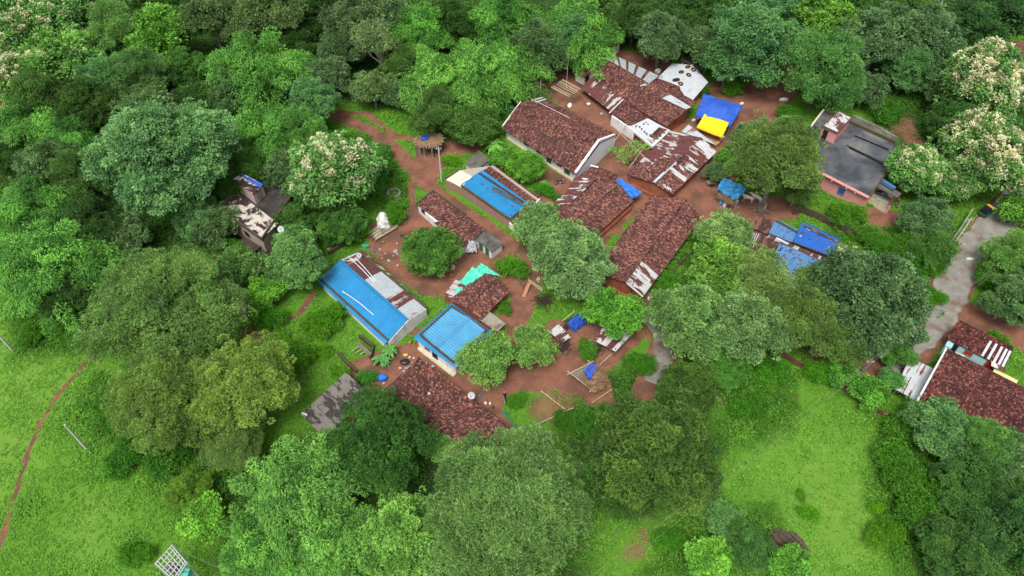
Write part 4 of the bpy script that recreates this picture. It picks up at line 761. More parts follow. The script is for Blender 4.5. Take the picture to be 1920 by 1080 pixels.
def tarp(name, label, pts, mat, cat='tarpaulin', sag=.12, wr=.06, n=14, hang=.25, seed=1, group=None, parent=None, patches=0):
    r = np.random.RandomState(seed); mb = MB(); TL, TR, BR, BL = pts; g = r.rand(12, 4)
    def h(u, v):
        z = -sag*math.sin(PI*u)*math.sin(PI*v)
        for a, b_, c_, d_ in g: z += wr*.38*math.sin(2*PI*(u*(a*7-3)+v*(b_*7-3))+c_*6)*(.4+d_)
        return z
    q = [[lerp(lerp(TL, TR, i/n), lerp(BL, BR, i/n), j/n)+Vector((.05*math.sin(j*1.7+seed), .05*math.sin(i*2.1+seed), h(i/n, j/n))) for i in range(n+1)] for j in range(n+1)]
    for j in range(n):
        for i in range(n): mb.face([q[j][i], q[j+1][i], q[j+1][i+1], q[j][i+1]])
    rim = [q[0][i] for i in range(n+1)]+[q[j][n] for j in range(1, n+1)]+[q[n][i] for i in range(n-1, -1, -1)]+[q[j][0] for j in range(n-1, 0, -1)]; ctr = sum((p for p in rim), Vector())/len(rim)
    lo = [p+(p-ctr).normalized()*.05-Vector((0,0,hang*(.6+.6*r.rand()))) for p in rim]
    for i in range(len(rim)): j = (i+1) % len(rim); mb.face([rim[i], rim[j], lo[j], lo[i]])
    for j in range(n):
        for i in range(n): mb.face([p-Vector((0,0,.03)) for p in (q[j][i], q[j][i+1], q[j+1][i+1], q[j+1][i])])
    if parent is not None: return mb.build(name, M(mat), parent, True)
    root_loc = Vector((ctr.x, ctr.y, 0)); o = mb.build(name, M(mat), None, True); tag(o, label, cat, group); return o
def posts(parent, pts, ztop, rad=.06, mat='timber', name='post'):
    for p in pts:
        mb = MB(); mb.tube([(p.x, p.y, -.15), (p.x+RB.uniform(-.05,.05), p.y+RB.uniform(-.05,.05), ztop if not hasattr(ztop, '__call__') else ztop(p))], [rad, rad*.85], 7); mb.build(name, M(mat), parent)
def single(name, label, cat, mb, mat, group=None, smooth=False): return tag(mb.build(name, M(mat), None, smooth), label, cat, group)

ZO = .65
# ---- long tiled white-walled house (like a school)
r, q = gable('long_tiled_house', 'longest brown-tiled house with white gable wall and stepped double roof', 'house', 'q6', 3.0, (900,720), (1320,985), (1550,760), (1120,545), (1010,560), (1455,812), zr=5.1)
A, B, C, D, r1, r2 = (q[x] for x in ('A','B','C','D','r1','r2'))
st1, st2 = lerp(r1, A, .52)+Vector((0,0,.16)), lerp(r2, B, .52)+Vector((0,0,.16)); beam(st1, st2, .18, .10, 'old_concrete', r, 'roof_ledge')
panel('tile', [r1+Vector((0,0,.18)), r2+Vector((0,0,.18)), st2+Vector((0,0,.03)), st1+Vector((0,0,.03))], 'clay_tile', r, 'upper_roof')
beam(lerp(D,r1,.45)+Vector((0,0,.08)), lerp(lerp(D,r1,.45), lerp(C,r2,.45), .5)+Vector((0,0,.08)), .08, .06, 'white_plaster', r, 'gutter_strip')
for t in (.03, .075): beam(lerp(D, C, t)+Vector((0,0,.12)), lerp(lerp(D,C,t), lerp(r1,r2,t), .55)+Vector((0,0,.14)), .42, .05, 'white_sheet', r, 'glazed_strip')
beam(A+Vector((0,0,.08)), r1+Vector((-.02,0,.2)), .22, .10, 'white_plaster', r, 'verge')
mw = MB(); o_ = (B-A).normalized()*.10; ring = [B+o_-Vector((0,0,.05)), C+o_-Vector((0,0,.05)), r2+o_+Vector((0,0,.1))]
bi = [p-(B-A).normalized()*.45 for p in ring]
def gable_wall(parent, B, C, R, d, mat, th=.35, up=.12):
    mb = MB(); up = Vector((0,0,up)); pts = [Vector((B.x,B.y,-.1)), Vector((C.x,C.y,-.1)), C+up, R+up, B+up]; bk = [p-d*th for p in pts]
    mb.face(pts); mb.face(bk[::-1])
    for i in range(5): mb.face([bk[i], bk[(i+1)%5], pts[(i+1)%5], pts[i]])
    return mb.build('gable_wall', M(mat), parent)
dn = (B-A).normalized(); gable_wall(r, lerp(B,C,.02)-dn*.1, lerp(B,C,.98)-dn*.1, r2-dn*.1+Vector((0,0,.2)), dn, 'bright_white', .45, .24)
for t, w_, kd in ((.30,1.0,'window'),(.48,.9,'window'),(.62,1.0,'door'),(.76,.8,'window'),(.87,1.1,'door')): on_wall(r, q['a'], q['b'], t, w_, .35 if kd == 'door' else 1.1, 2.2, 'green_door', kd)
for t in (.35,.65): on_wall(r, q['c'], q['d'], t, 1.0, .3, 2.1, 'green_door', 'door')

# ---- mid-village tiled house
root = empty('tiled_house', c('c3',450,400,0), 'brown tiled mud house between the long white-gabled house and the biggest tiled roof', 'house')
RT, RBt = c('c3',618,252,3.9), c('c3',258,545,3.9); EL0, EL1 = c('c3',455,225,3.0), c('c3',120,500,2.7); ER0, ER1 = c('c3',722,372,2.6), c('c3',465,604,2.6)
EL1.z = 2.9
panel('tile', [RT, RBt, ER1, ER0], 'clay_tile', root); panel('tile', [RBt, RT, EL0, EL1], 'clay_tile', root); ridge_cap(RT, RBt, root)
for sh in [((300,208),(462,232),(380,312),(248,300)), ((250,298),(382,310),(290,392),(198,362)), ((180,368),(285,392),(262,425),(138,415))]:
    mat_ = 'white_sheet' if sh[0][0] != 180 else 'rustier_sheet'; a_, b_, c_, d_ = (c('c3',u,v,2.75) for u, v in sh); b_.z = 3.05; c_.z = 3.05; a_.z = 2.5; d_.z = 2.5
    panel('rib', [b_, c_, d_, a_], 'rusty_sheet' if mat_ == 'white_sheet' else mat_, root, 'lean_to_sheet')
panel('tile', [c('c3',432,112,3.3), c('c3',608,182,3.3), c('c3',590,245,2.9), c('c3',318,206,2.6)], 'clay_tile', root, 'annex_roof'); beam(c('c3',410,115,3.4), c('c3',468,130,3.4), .25, .1, 'white_plaster', root, 'white_ledge')
def simple_wall(parent, pts, ov, mat, dz=-.1, name='wall'):
    ctr = sum(pts, Vector())/len(pts); pp = [inset(p, ctr, ov, dz) for p in pts]; mb = MB(); prism(mb, pp); mb.face(pp); return mb.build(name, M(mat), parent), pp
w_, ww = simple_wall(root, [ER0, c('c3',618,252,2.6), EL0, EL1-Vector((0,0,.3)), c('c3',258,545,2.6), ER1], .45, 'mud_wall', -.25); BLOCK.append(np.array([[p.x,p.y] for p in (ER0, EL0, EL1, ER1)]))
mb = MB(); mb.bar(Vector((ER0.x,ER0.y,.4))+Vector((-.3,0,0)), Vector((ER1.x,ER1.y,.4))+Vector((-.3,0,0)), .5, .8); mb.build('veranda_wall', M('mud_wall'), root)
mb = MB(); prism(mb, [inset(c('c3',u,v,2.3), c('c3',330,300,0), .5) for u, v in ((310,210),(150,412),(270,425),(450,240))]); mb.build('lean_to_wall', M('mud_wall'), root)

# ---- biggest tiled house
root = empty('big_tiled_house', c('c3',800,650,0), 'biggest brown tiled house with orange mud walls and one white sheet corner', 'house')
LB, LF, RBk, RF = c('c3',855,325,2.7), c('c3',440,885,2.7), c('c3',1212,482,2.5), c('c3',792,1060,2.5); r1, r2 = c('c3',1100,365,4.1), c('c3',670,960,4.1)
BLOCK.append(np.array([[p.x,p.y] for p in (LB, LF, RF, RBk)]))
panel('tile', [r1, r2, LF, LB], 'clay_tile', root); panel('tile', [r2, r1, RBk, RF], 'clay_tile', root); ridge_cap(r1, r2, root)
f0, f1 = .235, 1.0
panel('rib', [lerp(r2, r1, .235)+Vector((0,0,.14)), r2+Vector((0,0,.14))+(r2-r1).normalized()*.25, RF+Vector((0,0,.14))+(r2-r1).normalized()*.3, lerp(RF, RBk, .235)+Vector((0,0,.14))], 'rusty_sheet', root, 'white_sheet_corner', h=.03)
beam(lerp(RF,RBk,.24), RBk, .12, .08, 'grey_concrete', root, 'eave_edge')
d_, a_, b_, c_ = gwall(root, LB, LF, RF, RBk, r1, r2, 'mud_wall', .8)
on_wall(root, a_, b_, .35, .9, 0, 1.9, 'dark_timber'); mb = MB(); mb.bar(Vector((LF.x,LF.y,.35))+Vector((.5,.2,0)), Vector((RF.x,RF.y,.35))+Vector((-.6,-.1,0)), .6, .7); mb.build('mud_ledge', M('mud_wall'), root)
mb = MB(); mb.tube([Vector((LF.x,LF.y,1.2)), lerp(LF,RF,.35)*1+Vector((0,0,-1.3)), Vector((RF.x,RF.y,.2))], .07, 6); mb.build('leaning_log', M('dark_timber'), root)

# ---- rusty sheet and tile house
root = empty('rusty_roofed_house', c('c2',1400,870,0), 'mud house under a patchwork of rusty sheets and tiles beside the yellow tarpaulin', 'house')
A, B, C, D = c('c2',1055,950,2.7), c('c2',1384,1096,2.5), c('c2',1703,790,2.5), c('c2',1372,640,2.7); r1, r2 = c('c2',1252,1010,3.8), c('c2',1595,690,3.8); BLOCK.append(np.array([[p.x,p.y] for p in (A,B,C,D)]))
L1 = lambda t: lerp(A, D, t); RR = lambda t: lerp(r1, r2, t); L2 = lambda t: lerp(B, C, t)
panel('tile', [r1, RR(.40), L1(.28), A], 'clay_tile', root); panel('tile', [r2, r1, B, C], 'clay_tile', root)
up = Vector((0,0,.13))
panel('rib', [RR(.12)+up*.2, r2+up, D+up, L1(.26)+up*.2], 'rustier_sheet', root, 'sheet_slope', h=.03)
panel('tile', [RR(.16)+up*1.7, RR(.50)+up*1.7, lerp(RR(.46),L1(.46),.52)+up*1.7, lerp(RR(.14),L1(.14),.55)+up*1.7], 'clay_tile', root, 'tile_patch', skip=lambda u, v: (math.sin(u*17+v*9)+math.sin(v*23-u*5)) > .9)
panel('rib', [r2+up, RR(.42)+up, L2(.48)+up, C+up], 'rusty_sheet', root, 'sheet_slope', h=.03)
panel('tile', [RR(.62)+up*2, RR(.44)+up*2, lerp(RR(.44),L2(.44),.45)+up*2, lerp(RR(.62),L2(.62),.3)+up*2], 'clay_tile', root, 'tile_patch', skip=lambda u, v: (math.sin(u*11+v*13)+math.sin(v*19)) > .8)
for t0, t1 in ((.02,.06),(.27,.34),(.40,.44)): panel('flat', [RR(t1)+up*1.5, RR(t0)+up*1.5, L2(t0)+up*1.5, lerp(RR(t1),L2(t1),.95)+up*1.5], 'rusty_sheet', root, 'loose_sheet', th=.04)
mb = MB(); mb.bar(r1+Vector((0,0,.14)), RR(.46)+Vector((0,0,.16)), .42, .10); mb.build('ridge_cap', M('white_sheet'), root); ridge_cap(RR(.46), r2, root)
d_, a_, b_, c_ = gwall(root, D, A, B, C, r2, r1, 'mud_wall', .6); on_wall(root, a_, b_, .4, .9, 0, 1.9, 'dark_timber')
mb = MB(); mb.bar(Vector((a_.x,a_.y,.3))+Vector((.1,-.5,0)), Vector((b_.x,b_.y,.3))+Vector((-.2,-.5,0)), .7, .6); mb.build('mud_ledge', M('mud_wall'), root)
panel('rib', [c('c2',1500,590,2.4), c('c2',1700,735,2.2), c('c2',1665,700,2.0), c('c2',1450,640,2.0)], 'zinc_sheet', root, 'rear_awning', h=.03)

# ---- north terrace of joined roofs
root = empty('striped_roof_house', c('c2',1100,420,0), 'long tiled house whose far slope is striped with white sheets, with rusty veranda', 'house')
F0, F1, G0, G1_ = c('c2',800,262,2.9), c('c2',1335,610,2.9), c('c2',925,130,4.6), c('c2',1512,470,4.6); H0, H1_ = c('c2',868,48,3.2), c('c2',1290,245,3.2)
BLOCK.append(np.array([[p.x,p.y] for p in (F0, F1, G1_, H1_, H0)]))
panel('tile', [G0, G1_, F1, F0], 'clay_tile', root); ridge_cap(G0, lerp(G0,G1_,.5), root)
gm = lerp(G0, G1_, .52); panel('tile', [gm, G0, H0, H1_], 'clay_tile', root); upz = Vector((0,0,.13)); gg = lambda t: lerp(G0, gm, t)+upz; hh = lambda t: lerp(H0, H1_, t)+upz
for t0, t1 in ((0,.13),(.16,.27),(.32,.44),(.49,.61),(.66,.79),(.84,.99)): panel('rib', [gg(t1), gg(t0), hh(t0), hh(t1)], 'zinc_sheet', root, 'pale_sheet', h=.03)
# lower far slope beyond the white roof
K0, K1 = c('c2',1240,290,3.5), c('c2',1500,425,3.4)
panel('tile', [G1_, gm, c('c2',1250,262,3.7), c('c2',1560,430,3.7)], 'clay_tile', root)
panel('rib', [c('c2',1245,305,4.5), c('c2',1500,470,4.75), c('c2',1400,440,4.55), c('c2',1290,360,4.35)], 'zinc_sheet', root, 'pale_sheet', h=.03); panel('rib', [c('c2',1370,375,4.7), c('c2',1520,465,4.75), c('c2',1480,480,4.6), c('c2',1310,400,4.5)], 'zinc_sheet', root, 'pale_sheet', h=.03)
panel('rib', [c('c2',1215,288,4.6), c('c2',1225,300,4.6), c('c2',1150,315,4.4), c('c2',1170,300,4.4)], 'zinc_sheet', root, 'pale_sheet', h=.03)
# verandas in front
panel('rib', [c('c2',800,252,3.0), c('c2',1028,402,3.0), c('c2',938,492,2.2), c('c2',720,325,2.2)], 'rustier_sheet', root, 'veranda_sheet', h=.04)
panel('tile', [c('c2',1026,405,3.0), c('c2',1212,545,3.0), c('c2',1105,612,2.4), c('c2',935,505,2.4)], 'clay_tile', root, 'veranda_roof')
beam(c('c2',1030,408,3.12), c('c2',930,508,2.45), .16, .12, 'white_plaster', root, 'verge')
panel('rib', [c('c2',1205,545,3.15), c('c2',1360,628,3.0), c('c2',1245,735,2.4), c('c2',1085,602,2.5)], 'white_sheet', root, 'white_veranda_sheet', h=.04)
panel('tile', [c('c2',1290,608,3.15), c('c2',1345,625,3.1), c('c2',1265,695,2.75), c('c2',1222,672,2.75)], 'clay_tile', root, 'tile_patch', skip=lambda u, v: u+v < .35)
beam(c('c2',1070,605,2.5), c('c2',1242,750,2.4), .3, .45, 'bright_white', root, 'white_fascia'); beam(c('c2',1242,750,2.4), c('c2',1364,635,2.6), .3, .45, 'bright_white', root, 'white_fascia')
mb = MB()
for u, v in ((1150,605),(1165,620),(1185,640),(1200,655),(1210,590),(1180,585),(1195,575),(1225,665),(1280,690),(1300,672),(1325,650),(1125,600),(1250,700),(1315,640)):
    p = c('c2',u,v,2.95); mb.tube([p-Vector((0,0,.05)), p+Vector((0,0,.07))], .17, 6)
mb.build('weight_stone', M('old_concrete'), root)
wl = [c('c2',u,v,2.5) for u, v in ((830,275),(1040,425),(1110,600),(1240,735),(1330,640),(1470,520),(1480,470),(1270,265),(900,75))]
mb = MB(); pp = [inset(p, c('c2',1150,400,0), .35) for p in wl]; prism(mb, pp); mb.face(pp); mb.build('wall', M('mud_wall'), root)
mb = MB(); pr = [c('c2',1338,600,2.7), c('c2',1478,508,2.7), c('c2',1500,478,4.3)]; a_, b_, e_ = pr; mb.face([(a_.x,a_.y,-.1),(b_.x,b_.y,-.1),b_,e_,a_]); dd = Vector((-.4,.2,0)); mb.face([(a_+dd), (e_+dd), (b_+dd), Vector((b_.x,b_.y,-.1))+dd, Vector((a_.x,a_.y,-.1))+dd]); mb.face([a_, e_, e_+dd, a_+dd]); mb.face([e_, b_, b_+dd, e_+dd]); mb.build('gable_wall', M('mud_wall'), root)
fw0, fw1 = c('c2',935,505,0), c('c2',1100,620,0); va, vb = c('c2',950,530,1.9), c('c2',1110,640,1.9); mb = MB(); mb.bar(Vector((va.x,va.y,1.0)), Vector((vb.x,vb.y,1.0)), .25, 2.2); mb.build('veranda_wall', M('white_plaster'), root)
va, vb = c('c2',800,400,0), c('c2',935,500,0); mb = MB(); mb.bar(Vector((va.x,va.y,1.0))+Vector((.5,.9,0)), Vector((vb.x,vb.y,1.0))+Vector((.4,.8,0)), .25, 2.1); mb.build('veranda_wall', M('mud_wall'), root)
mb = MB(); mb.bar(Vector((vb.x,vb.y,.9))+Vector((-.3,.7,0)), Vector((vb.x,vb.y,.9))+Vector((.4,.3,0)), .06, 1.8); mb.build('door', M('red_paint'), root)
posts(root, [c('c2',742,345,0)+Vector((.3,.6,0)), c('c2',850,430,0)+Vector((.3,.5,0)), c('c2',935,505,0)+Vector((.2,.4,0))], 2.1)
# small tile hut and grey sheets at its upper end
root = empty('small_tiled_hut', c('c2',755,230,0), 'tiny tiled hut with white walls at the upper end of the striped roof', 'hut'); a_ = [c('c2',u,v,z) for u, v, z in ((775,160,3.2),(838,195,3.2),(748,252,2.5),(676,215,2.5))]; panel('tile', a_, 'clay_tile', root); simple_wall(root, a_[:2]+a_[2:], .4, 'white_plaster', -.1); BLOCK.append(np.array([[p.x,p.y] for p in a_]))
on_wall(root, inset(a_[2],sum(a_,Vector())/4,.4), inset(a_[1],sum(a_,Vector())/4,.4), .3, .8, 0, 1.9, 'dark_opening')
root = empty('grey_sheet_shed', c('c2',840,120,0), 'grey sheet shed under the bamboo behind the tiny tiled hut', 'shed'); a_ = [c('c2',u,v,z) for u, v, z in ((870,45,3.3),(925,130,3.3),(845,190,2.7),(748,155,2.7))]; panel('rib', a_, 'asbestos', root, h=.04); simple_wall(root, a_, .3, 'grey_concrete', -.1)
root = empty('far_wall_hut', c('c2',960,40,0), 'white-walled dark hut behind the striped roof under the trees', 'hut'); a_ = [c('c2',u,v,2.3) for u, v in ((880,-10),(985,5),(960,45),(870,40))]; panel('tile', a_, 'clay_tile', root); simple_wall(root, a_, .25, 'white_plaster'); beam(c('c2',955,62,1.2), c('c2',1000,38,1.2), .2, 1.6, 'white_plaster', root, 'side_wall')
# white sheet house with tyres
root = empty('white_roofed_house', c('c2',1450,290,0), 'house with a white sheet roof weighted down by black tyres', 'house')
w1, w2, w3, w4, w5, w6 = c('c2',1385,150,3.2), c('c2',1528,162,4.0), c('c2',1425,310,4.0), c('c2',1275,258,3.2), c('c2',1643,285,3.1), c('c2',1510,440,3.1)
panel('rib', [w2, w3, w4, w1], 'white_sheet', root, h=.02, pitch=.5); panel('rib', [w3, w2, w5, w6], 'white_sheet', root, h=.02, pitch=.5); beam(w2+Vector((0,0,.08)), w3+Vector((0,0,.08)), .35, .08, 'cream_paint', root, 'ridge_cap'); BLOCK.append(np.array([[p.x,p.y] for p in (w1,w5,w6,w4)]))
panel('tile', [w4+Vector((0,0,.1)), w3+Vector((.3,-.3,.05)), c('c2',1455,392,3.1), c('c2',1235,300,3.1)], 'clay_tile', root, 'tile_patch', skip=lambda u, v: math.sin(u*9+v*4) > .93); beam(c('c2',1225,285,3.9), c('c2',1440,395,3.7), .3, .08, 'white_sheet', root, 'loose_sheet')
simple_wall(root, [w1, w5, w6, w4], .6, 'mud_wall', -.35)
def torus(mb, p, R, rr, nrm=Vector((0,0,1)), n=16, m=7, r=.5):
    x = nrm.cross(Vector((0,1,.01))).normalized(); y = nrm.cross(x); pr = None
    rg = [[p+(x*math.cos(2*PI*i/n)+y*math.sin(2*PI*i/n))*(R+rr*math.cos(2*PI*j/m))+nrm*rr*math.sin(2*PI*j/m) for j in range(m)] for i in range(n)]
    for i in range(n):
        for j in range(m): mb.face([rg[i][j], rg[(i+1)%n][j], rg[(i+1)%n][(j+1)%m], rg[i][(j+1)%m]], r)
wh = ['black tyre on the left slope nearest the far ridge end','black tyre on the right slope farthest up','black tyre in the middle of the left slope','black tyre beside the ridge in the middle right','black tyre lowest on the left slope','black tyre lowest by the near ridge end','black tyre nearly edge-on beside the lowest one']
for (u, v, s_), lab in zip(((1497,180,0),(1535,200,1),(1449,217,0),(1500,237,1),(1405,275,0),(1442,300,1),(1420,272,0)), wh):
    nrm = (w2-w4).cross(w3-w4).normalized() if s_ == 0 else (w5-w3).cross(w2-w3).normalized()
    if nrm.z < 0: nrm = -nrm
    pl = w3; o = P(*px('c2',u,v), 0); q_ = P(*px('c2',u,v), 5); t = nrm.dot(pl-o)/nrm.dot(q_-o); p = o+(q_-o)*t; mb = MB(); torus(mb, p+nrm*.18, .38, .13, nrm); single('tyre', lab+' of the white roof', 'tyre', mb, 'rubber', 'tyres on the white roof', True)
for u, v, lab in ((1300,243,'thin ring lying at the left eave of the white roof'), (1498,340,'pale hoop on the near part of the white roof')):
    mb = MB(); torus(mb, c('c2',u,v,3.55), .42, .03); single('hoop', lab, 'hoop', mb, 'old_concrete', None, True)
# dark flat building behind
root = empty('dark_flat_house', c('c2',1545,110,0), 'low dark flat-roofed house with mossy parapet behind the white roof', 'house'); a_ = [c('c2',u,v,3.) for u, v in ((1500,40),(1640,90),(1580,185),(1450,130))]; panel('flat', a_, 'mossy_roof', root, 'roof', th=.2); simple_wall(root, a_, .15, 'grey_concrete', -.2)
for i in range(4): beam(a_[i]+Vector((0,0,.15)), a_[(i+1)%4]+Vector((0,0,.15)), .2, .3, 'parapet_moss', root, 'parapet')
# ---- brick house with blue sheet roof
root = empty('brick_blue_house', c('c1',1350,800,0), 'long brick house with sky blue sheet roof, cream end sheets and a tiled strip', 'house')
bz = 2.9; bl = [c('c1',1322,650,bz), c('c1',1662,890,bz), c('c1',1515,1000,bz-.25), c('c1',1168,748,bz-.25)]; BLOCK.append(np.array([[p.x,p.y] for p in [c('c1',u,v,2.7) for u,v in ((1400,605),(1745,860),(1510,1010),(1055,720),(1160,640))]]))
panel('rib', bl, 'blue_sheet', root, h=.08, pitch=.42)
panel('rib', [c('c1',1160,645,2.8), c('c1',1250,695,2.8), c('c1',1172,775,2.6), c('c1',1058,716,2.6)], 'cream_sheet', root, 'cream_sheet', h=.03)
panel('tile', [c('c1',1330,650,3.0), c('c1',1665,893,3.0), c('c1',1748,862,2.2), c('c1',1400,607,2.2)][0:4], 'clay_tile', root, 'tiled_slope')
up = Vector((0,0,.1)); beam(c('c1',1300,670,3.05), c('c1',1640,895,3.05), .35, .12, 'dark_timber', root, 'weight_beam')
for k in range(4): beam(c('c1',1395,765+k*9,2.95)+up, c('c1',1625,890+k*9,2.95)+up, .10, .07, 'old_concrete', root, 'bamboo_pole')
beam(c('c1',1172,760,2.75), c('c1',1512,998,2.75), .28, .3, 'parapet_moss', root, 'parapet'); beam(c('c1',1055,712,2.75), c('c1',1172,642,2.75), .2, .3, 'parapet_moss', root, 'parapet')
wl = [c('c1',u,v,2.55) for u, v in ((1060,722),(1170,768),(1512,1005),(1650,905),(1735,862),(1400,615),(1165,648))]; mb = MB(); prism(mb, wl); mb.face(wl); mb.build('brick_wall', M('brick_wall'), root)
mb = MB()
for u, v in ((1250,713),(1318,748),(1328,752),(1360,782),(1400,810),(1500,880),(1540,910),(1575,935),(1530,970)): p = c('c1',u,v,2.85); mb.box(p.x-.14, p.x+.14, p.y-.1, p.y+.1, p.z-.05, p.z+.1)
mb.build('weight_stone', M('old_concrete'), root); w0, w1_ = c('c1',1735,870,2.2), c('c1',1680,925,2.2); mb = MB(); mb.bar(Vector((w0.x,w0.y,1.0)), Vector((w1_.x,w1_.y,1.0)), .2, 2.1); mb.build('end_wall', M('white_plaster'), root)
# wall going on from the brick house
def wall_line(name, label, pts, h, th, mat, cat='wall', group=None):
    mb = MB()
    for a, b_ in zip(pts, pts[1:]): mb.bar(Vector((a.x,a.y,h/2-.1)), Vector((b_.x,b_.y,h/2-.1)), th, h)
    return single(name, label, cat, mb, mat, group)
wall_line('garden_wall', 'low white garden wall continuing from the brick house corner', [c('c1',1520,1020,0), c('c5',1510,20,0), c('c5',1610,112,0)], 1.3, .2, 'white_plaster')
root = empty('concrete_hut', c('c1',1290,580,0), 'white hut with a flat dark concrete roof and green door beside the banana plant', 'hut'); a_ = [c('c1',u,v,2.4) for u, v in ((1293,503),(1376,572),(1272,662),(1200,600))]; panel('flat', a_, 'old_concrete', root, 'roof', th=.14); w_, pp = simple_wall(root, a_, .12, 'white_plaster', -.15); on_wall(root, pp[2], pp[1], .45, .8, 0, 1.9, 'green_door'); BLOCK.append(np.array([[p.x,p.y] for p in a_]))
# ---- parapet tiled house left of the lane
root = empty('lane_tiled_house', c('c5',1150,60,0), 'tiled house with mossy parapet and white wall along the lane above the round tree', 'house')
t1 = [c('c1',968,800,3.0), c('c1',1205,972,3.0), c('c1',1000,1010,2.3), c('c1',848,896,2.3)]; t2 = [c('c1',1190,965,3.0), c('c5',1352,38,3.0), c('c5',1185,168,2.2), c('c5',975,-10,2.2)]
panel('tile', t1, 'clay_tile', root); panel('tile', t2, 'clay_tile', root); BLOCK.append(np.array([[p.x,p.y] for p in (t1[0], t2[1], t2[2], t1[3])]))
for a_, b_ in ((t1[0]+Vector((0,0,.1)), t1[1]+Vector((0,0,.1))), (t1[3]+Vector((0,0,.1)), t1[0]+Vector((0,0,.1)))): beam(a_, b_, .25, .3, 'parapet_moss', root, 'parapet')
w_, pp = simple_wall(root, [t1[0], t2[1], t2[2], t1[3]], .3, 'white_plaster', -.25); on_wall(root, pp[3], pp[2], .12, .8, 1.0, 1.8, 'dark_opening', 'window')
root = empty('concrete_hut', c('c5',1370,140,0), 'small white latrine hut with two green doors at the lane house end', 'hut'); a_ = [c('c5',u,v,2.3) for u, v in ((1368,58),(1470,140),(1388,202),(1275,112))]; panel('flat', a_, 'old_concrete', root, 'roof', th=.12); w_, pp = simple_wall(root, a_, .15, 'white_plaster', -.12); on_wall(root, pp[3], pp[2], .3, .7, 0, 1.8, 'green_door'); on_wall(root, pp[3], pp[2], .72, .7, 0, 1.8, 'green_door'); BLOCK.append(np.array([[p.x,p.y] for p in a_]))
tarp('cloth_bundle', 'grey and white cloth hung between the lane house and its latrine hut', [c('c5',1225,120,1.9), c('c5',1275,135,1.9), c('c5',1280,190,1.0), c('c5',1200,200,1.0)], 'rubbish', 'cloth', .1, .25, 8)
ZO = 1.15
# ---- long blue and rusty roof
root = empty('blue_sheet_house', c('c5',530,530,0), 'long house, one slope bright blue sheet and the other rusty and grey', 'house')
R1, R2 = c('c5',298,262,4.0), c('c5',782,692,4.0); e1, e2 = c('c5',148,392,3.0), c('c5',648,842,3.0); l1, l2 = c('c5',140,418,2.85), c('c5',615,862,2.85); f1, f2 = c('c5',432,200,3.1), c('c5',915,604,3.1)
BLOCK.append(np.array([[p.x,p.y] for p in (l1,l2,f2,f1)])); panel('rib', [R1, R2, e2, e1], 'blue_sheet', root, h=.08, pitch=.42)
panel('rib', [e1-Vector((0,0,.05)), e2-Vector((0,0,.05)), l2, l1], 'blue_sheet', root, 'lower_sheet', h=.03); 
for t0, t1, m_ in ((0,.10,'rusty_sheet'),(.10,.36,'rustier_sheet'),(.36,.68,'zinc_sheet'),(.68,.84,'rustier_sheet'),(.84,1,'zinc_sheet')): panel('rib', [lerp(R1,R2,t1), lerp(R1,R2,t0), lerp(f1,f2,t0), lerp(f1,f2,t1)], m_, root, 'rusty_slope' if 'rust' in m_ else 'grey_slope', h=.045, pitch=.3)
beam(e1+Vector((0,0,.1)), e2+Vector((0,0,.1)), .28, .2, 'parapet_moss', root, 'parapet'); beam(f1+Vector((0,0,.1)), f2+Vector((0,0,.1)), .28, .2, 'parapet_moss', root, 'parapet')
beam(R1+Vector((0,0,.06)), R2+Vector((0,0,.06)), .45, .08, 'blue_sheet', root, 'ridge_cap')
panel('rib', [c('c5',440,195,3.1), c('c5',915,600,3.1), c('c5',935,612,2.9), c('c5',468,192,2.9)][::1], 'rustier_sheet', root, 'rear_sheet', h=.02); panel('rib', [c('c5',632,372,2.9), c('c5',770,490,2.9), c('c5',795,482,2.6), c('c5',655,360,2.6)], 'zinc_sheet', root, 'rear_awning', h=.02)
w_, pp = simple_wall(root, [l1, l2, f2, f1], .7, 'white_plaster', -.3)
dn = (e2-e1).normalized(); ga = lerp(e2, f2, .0)-Vector((0,0,.15)); gable_wall(root, ga+dn*.1, f2-Vector((0,0,.15))+dn*.1, R2-Vector((0,0,.12))+dn*.1, dn, 'white_plaster', .35, .0)
up = Vector((0,0,.22))
def pipe(name, label, pts, rad=.045, mat='bright_white', cat='pipe', group=None): mb = MB(); mb.tube(pts, rad, 6); return single(name, label, cat, mb, mat, group)
pipe('white_pipe', 'white pipe lying bent across the blue slope', [c('c5',315,485,3.62), c('c5',370,520,3.6), c('c5',440,570,3.62), c('c5',500,620,3.6), c('c5',540,655,3.55)], .06)
pipe('white_pipe', 'left one of two white pipes on the rusty slope', [c('c5',372,245,3.95), c('c5',470,340,3.9), c('c5',545,420,3.8)], .06, group='pipes on the rusty slope'); pipe('white_pipe', 'right one of two white pipes on the rusty slope', [c('c5',405,240,3.75), c('c5',480,320,3.7), c('c5',562,415,3.75)], .06, group='pipes on the rusty slope')
ZO = .65
# ---- square light blue roof
root = empty('square_blue_house', c('c5',1100,790,0), 'square light blue sheet-roofed house with dark parapet ring and dirty white walls', 'house')
sq = [c('c5',1100,560,3.1), c('c5',1400,778,3.1), c('c6',1128,262,3.1), c('c5',825,812,3.1)]; inn = [c('c5',1103,596,3.3), c('c5',1352,768,3.3), c('c5',1118,1000,3.3), c('c5',878,800,3.3)]
BLOCK.append(np.array([[p.x,p.y] for p in sq])); rm0, rm1 = c('c5',1232,680,3.55), c('c5',1000,888,3.55)
upz = Vector((0,0,.12)); panel('rib', [rm0, rm1, inn[3], inn[0]], 'light_blue_sheet', root, h=.08, pitch=.42); panel('rib', [rm1, rm0, inn[1], inn[2]], 'light_blue_sheet', root, h=.08, pitch=.42); beam(rm0+Vector((0,0,.06)), rm1+Vector((0,0,.06)), .5, .07, 'light_blue_sheet', root, 'ridge_cap')
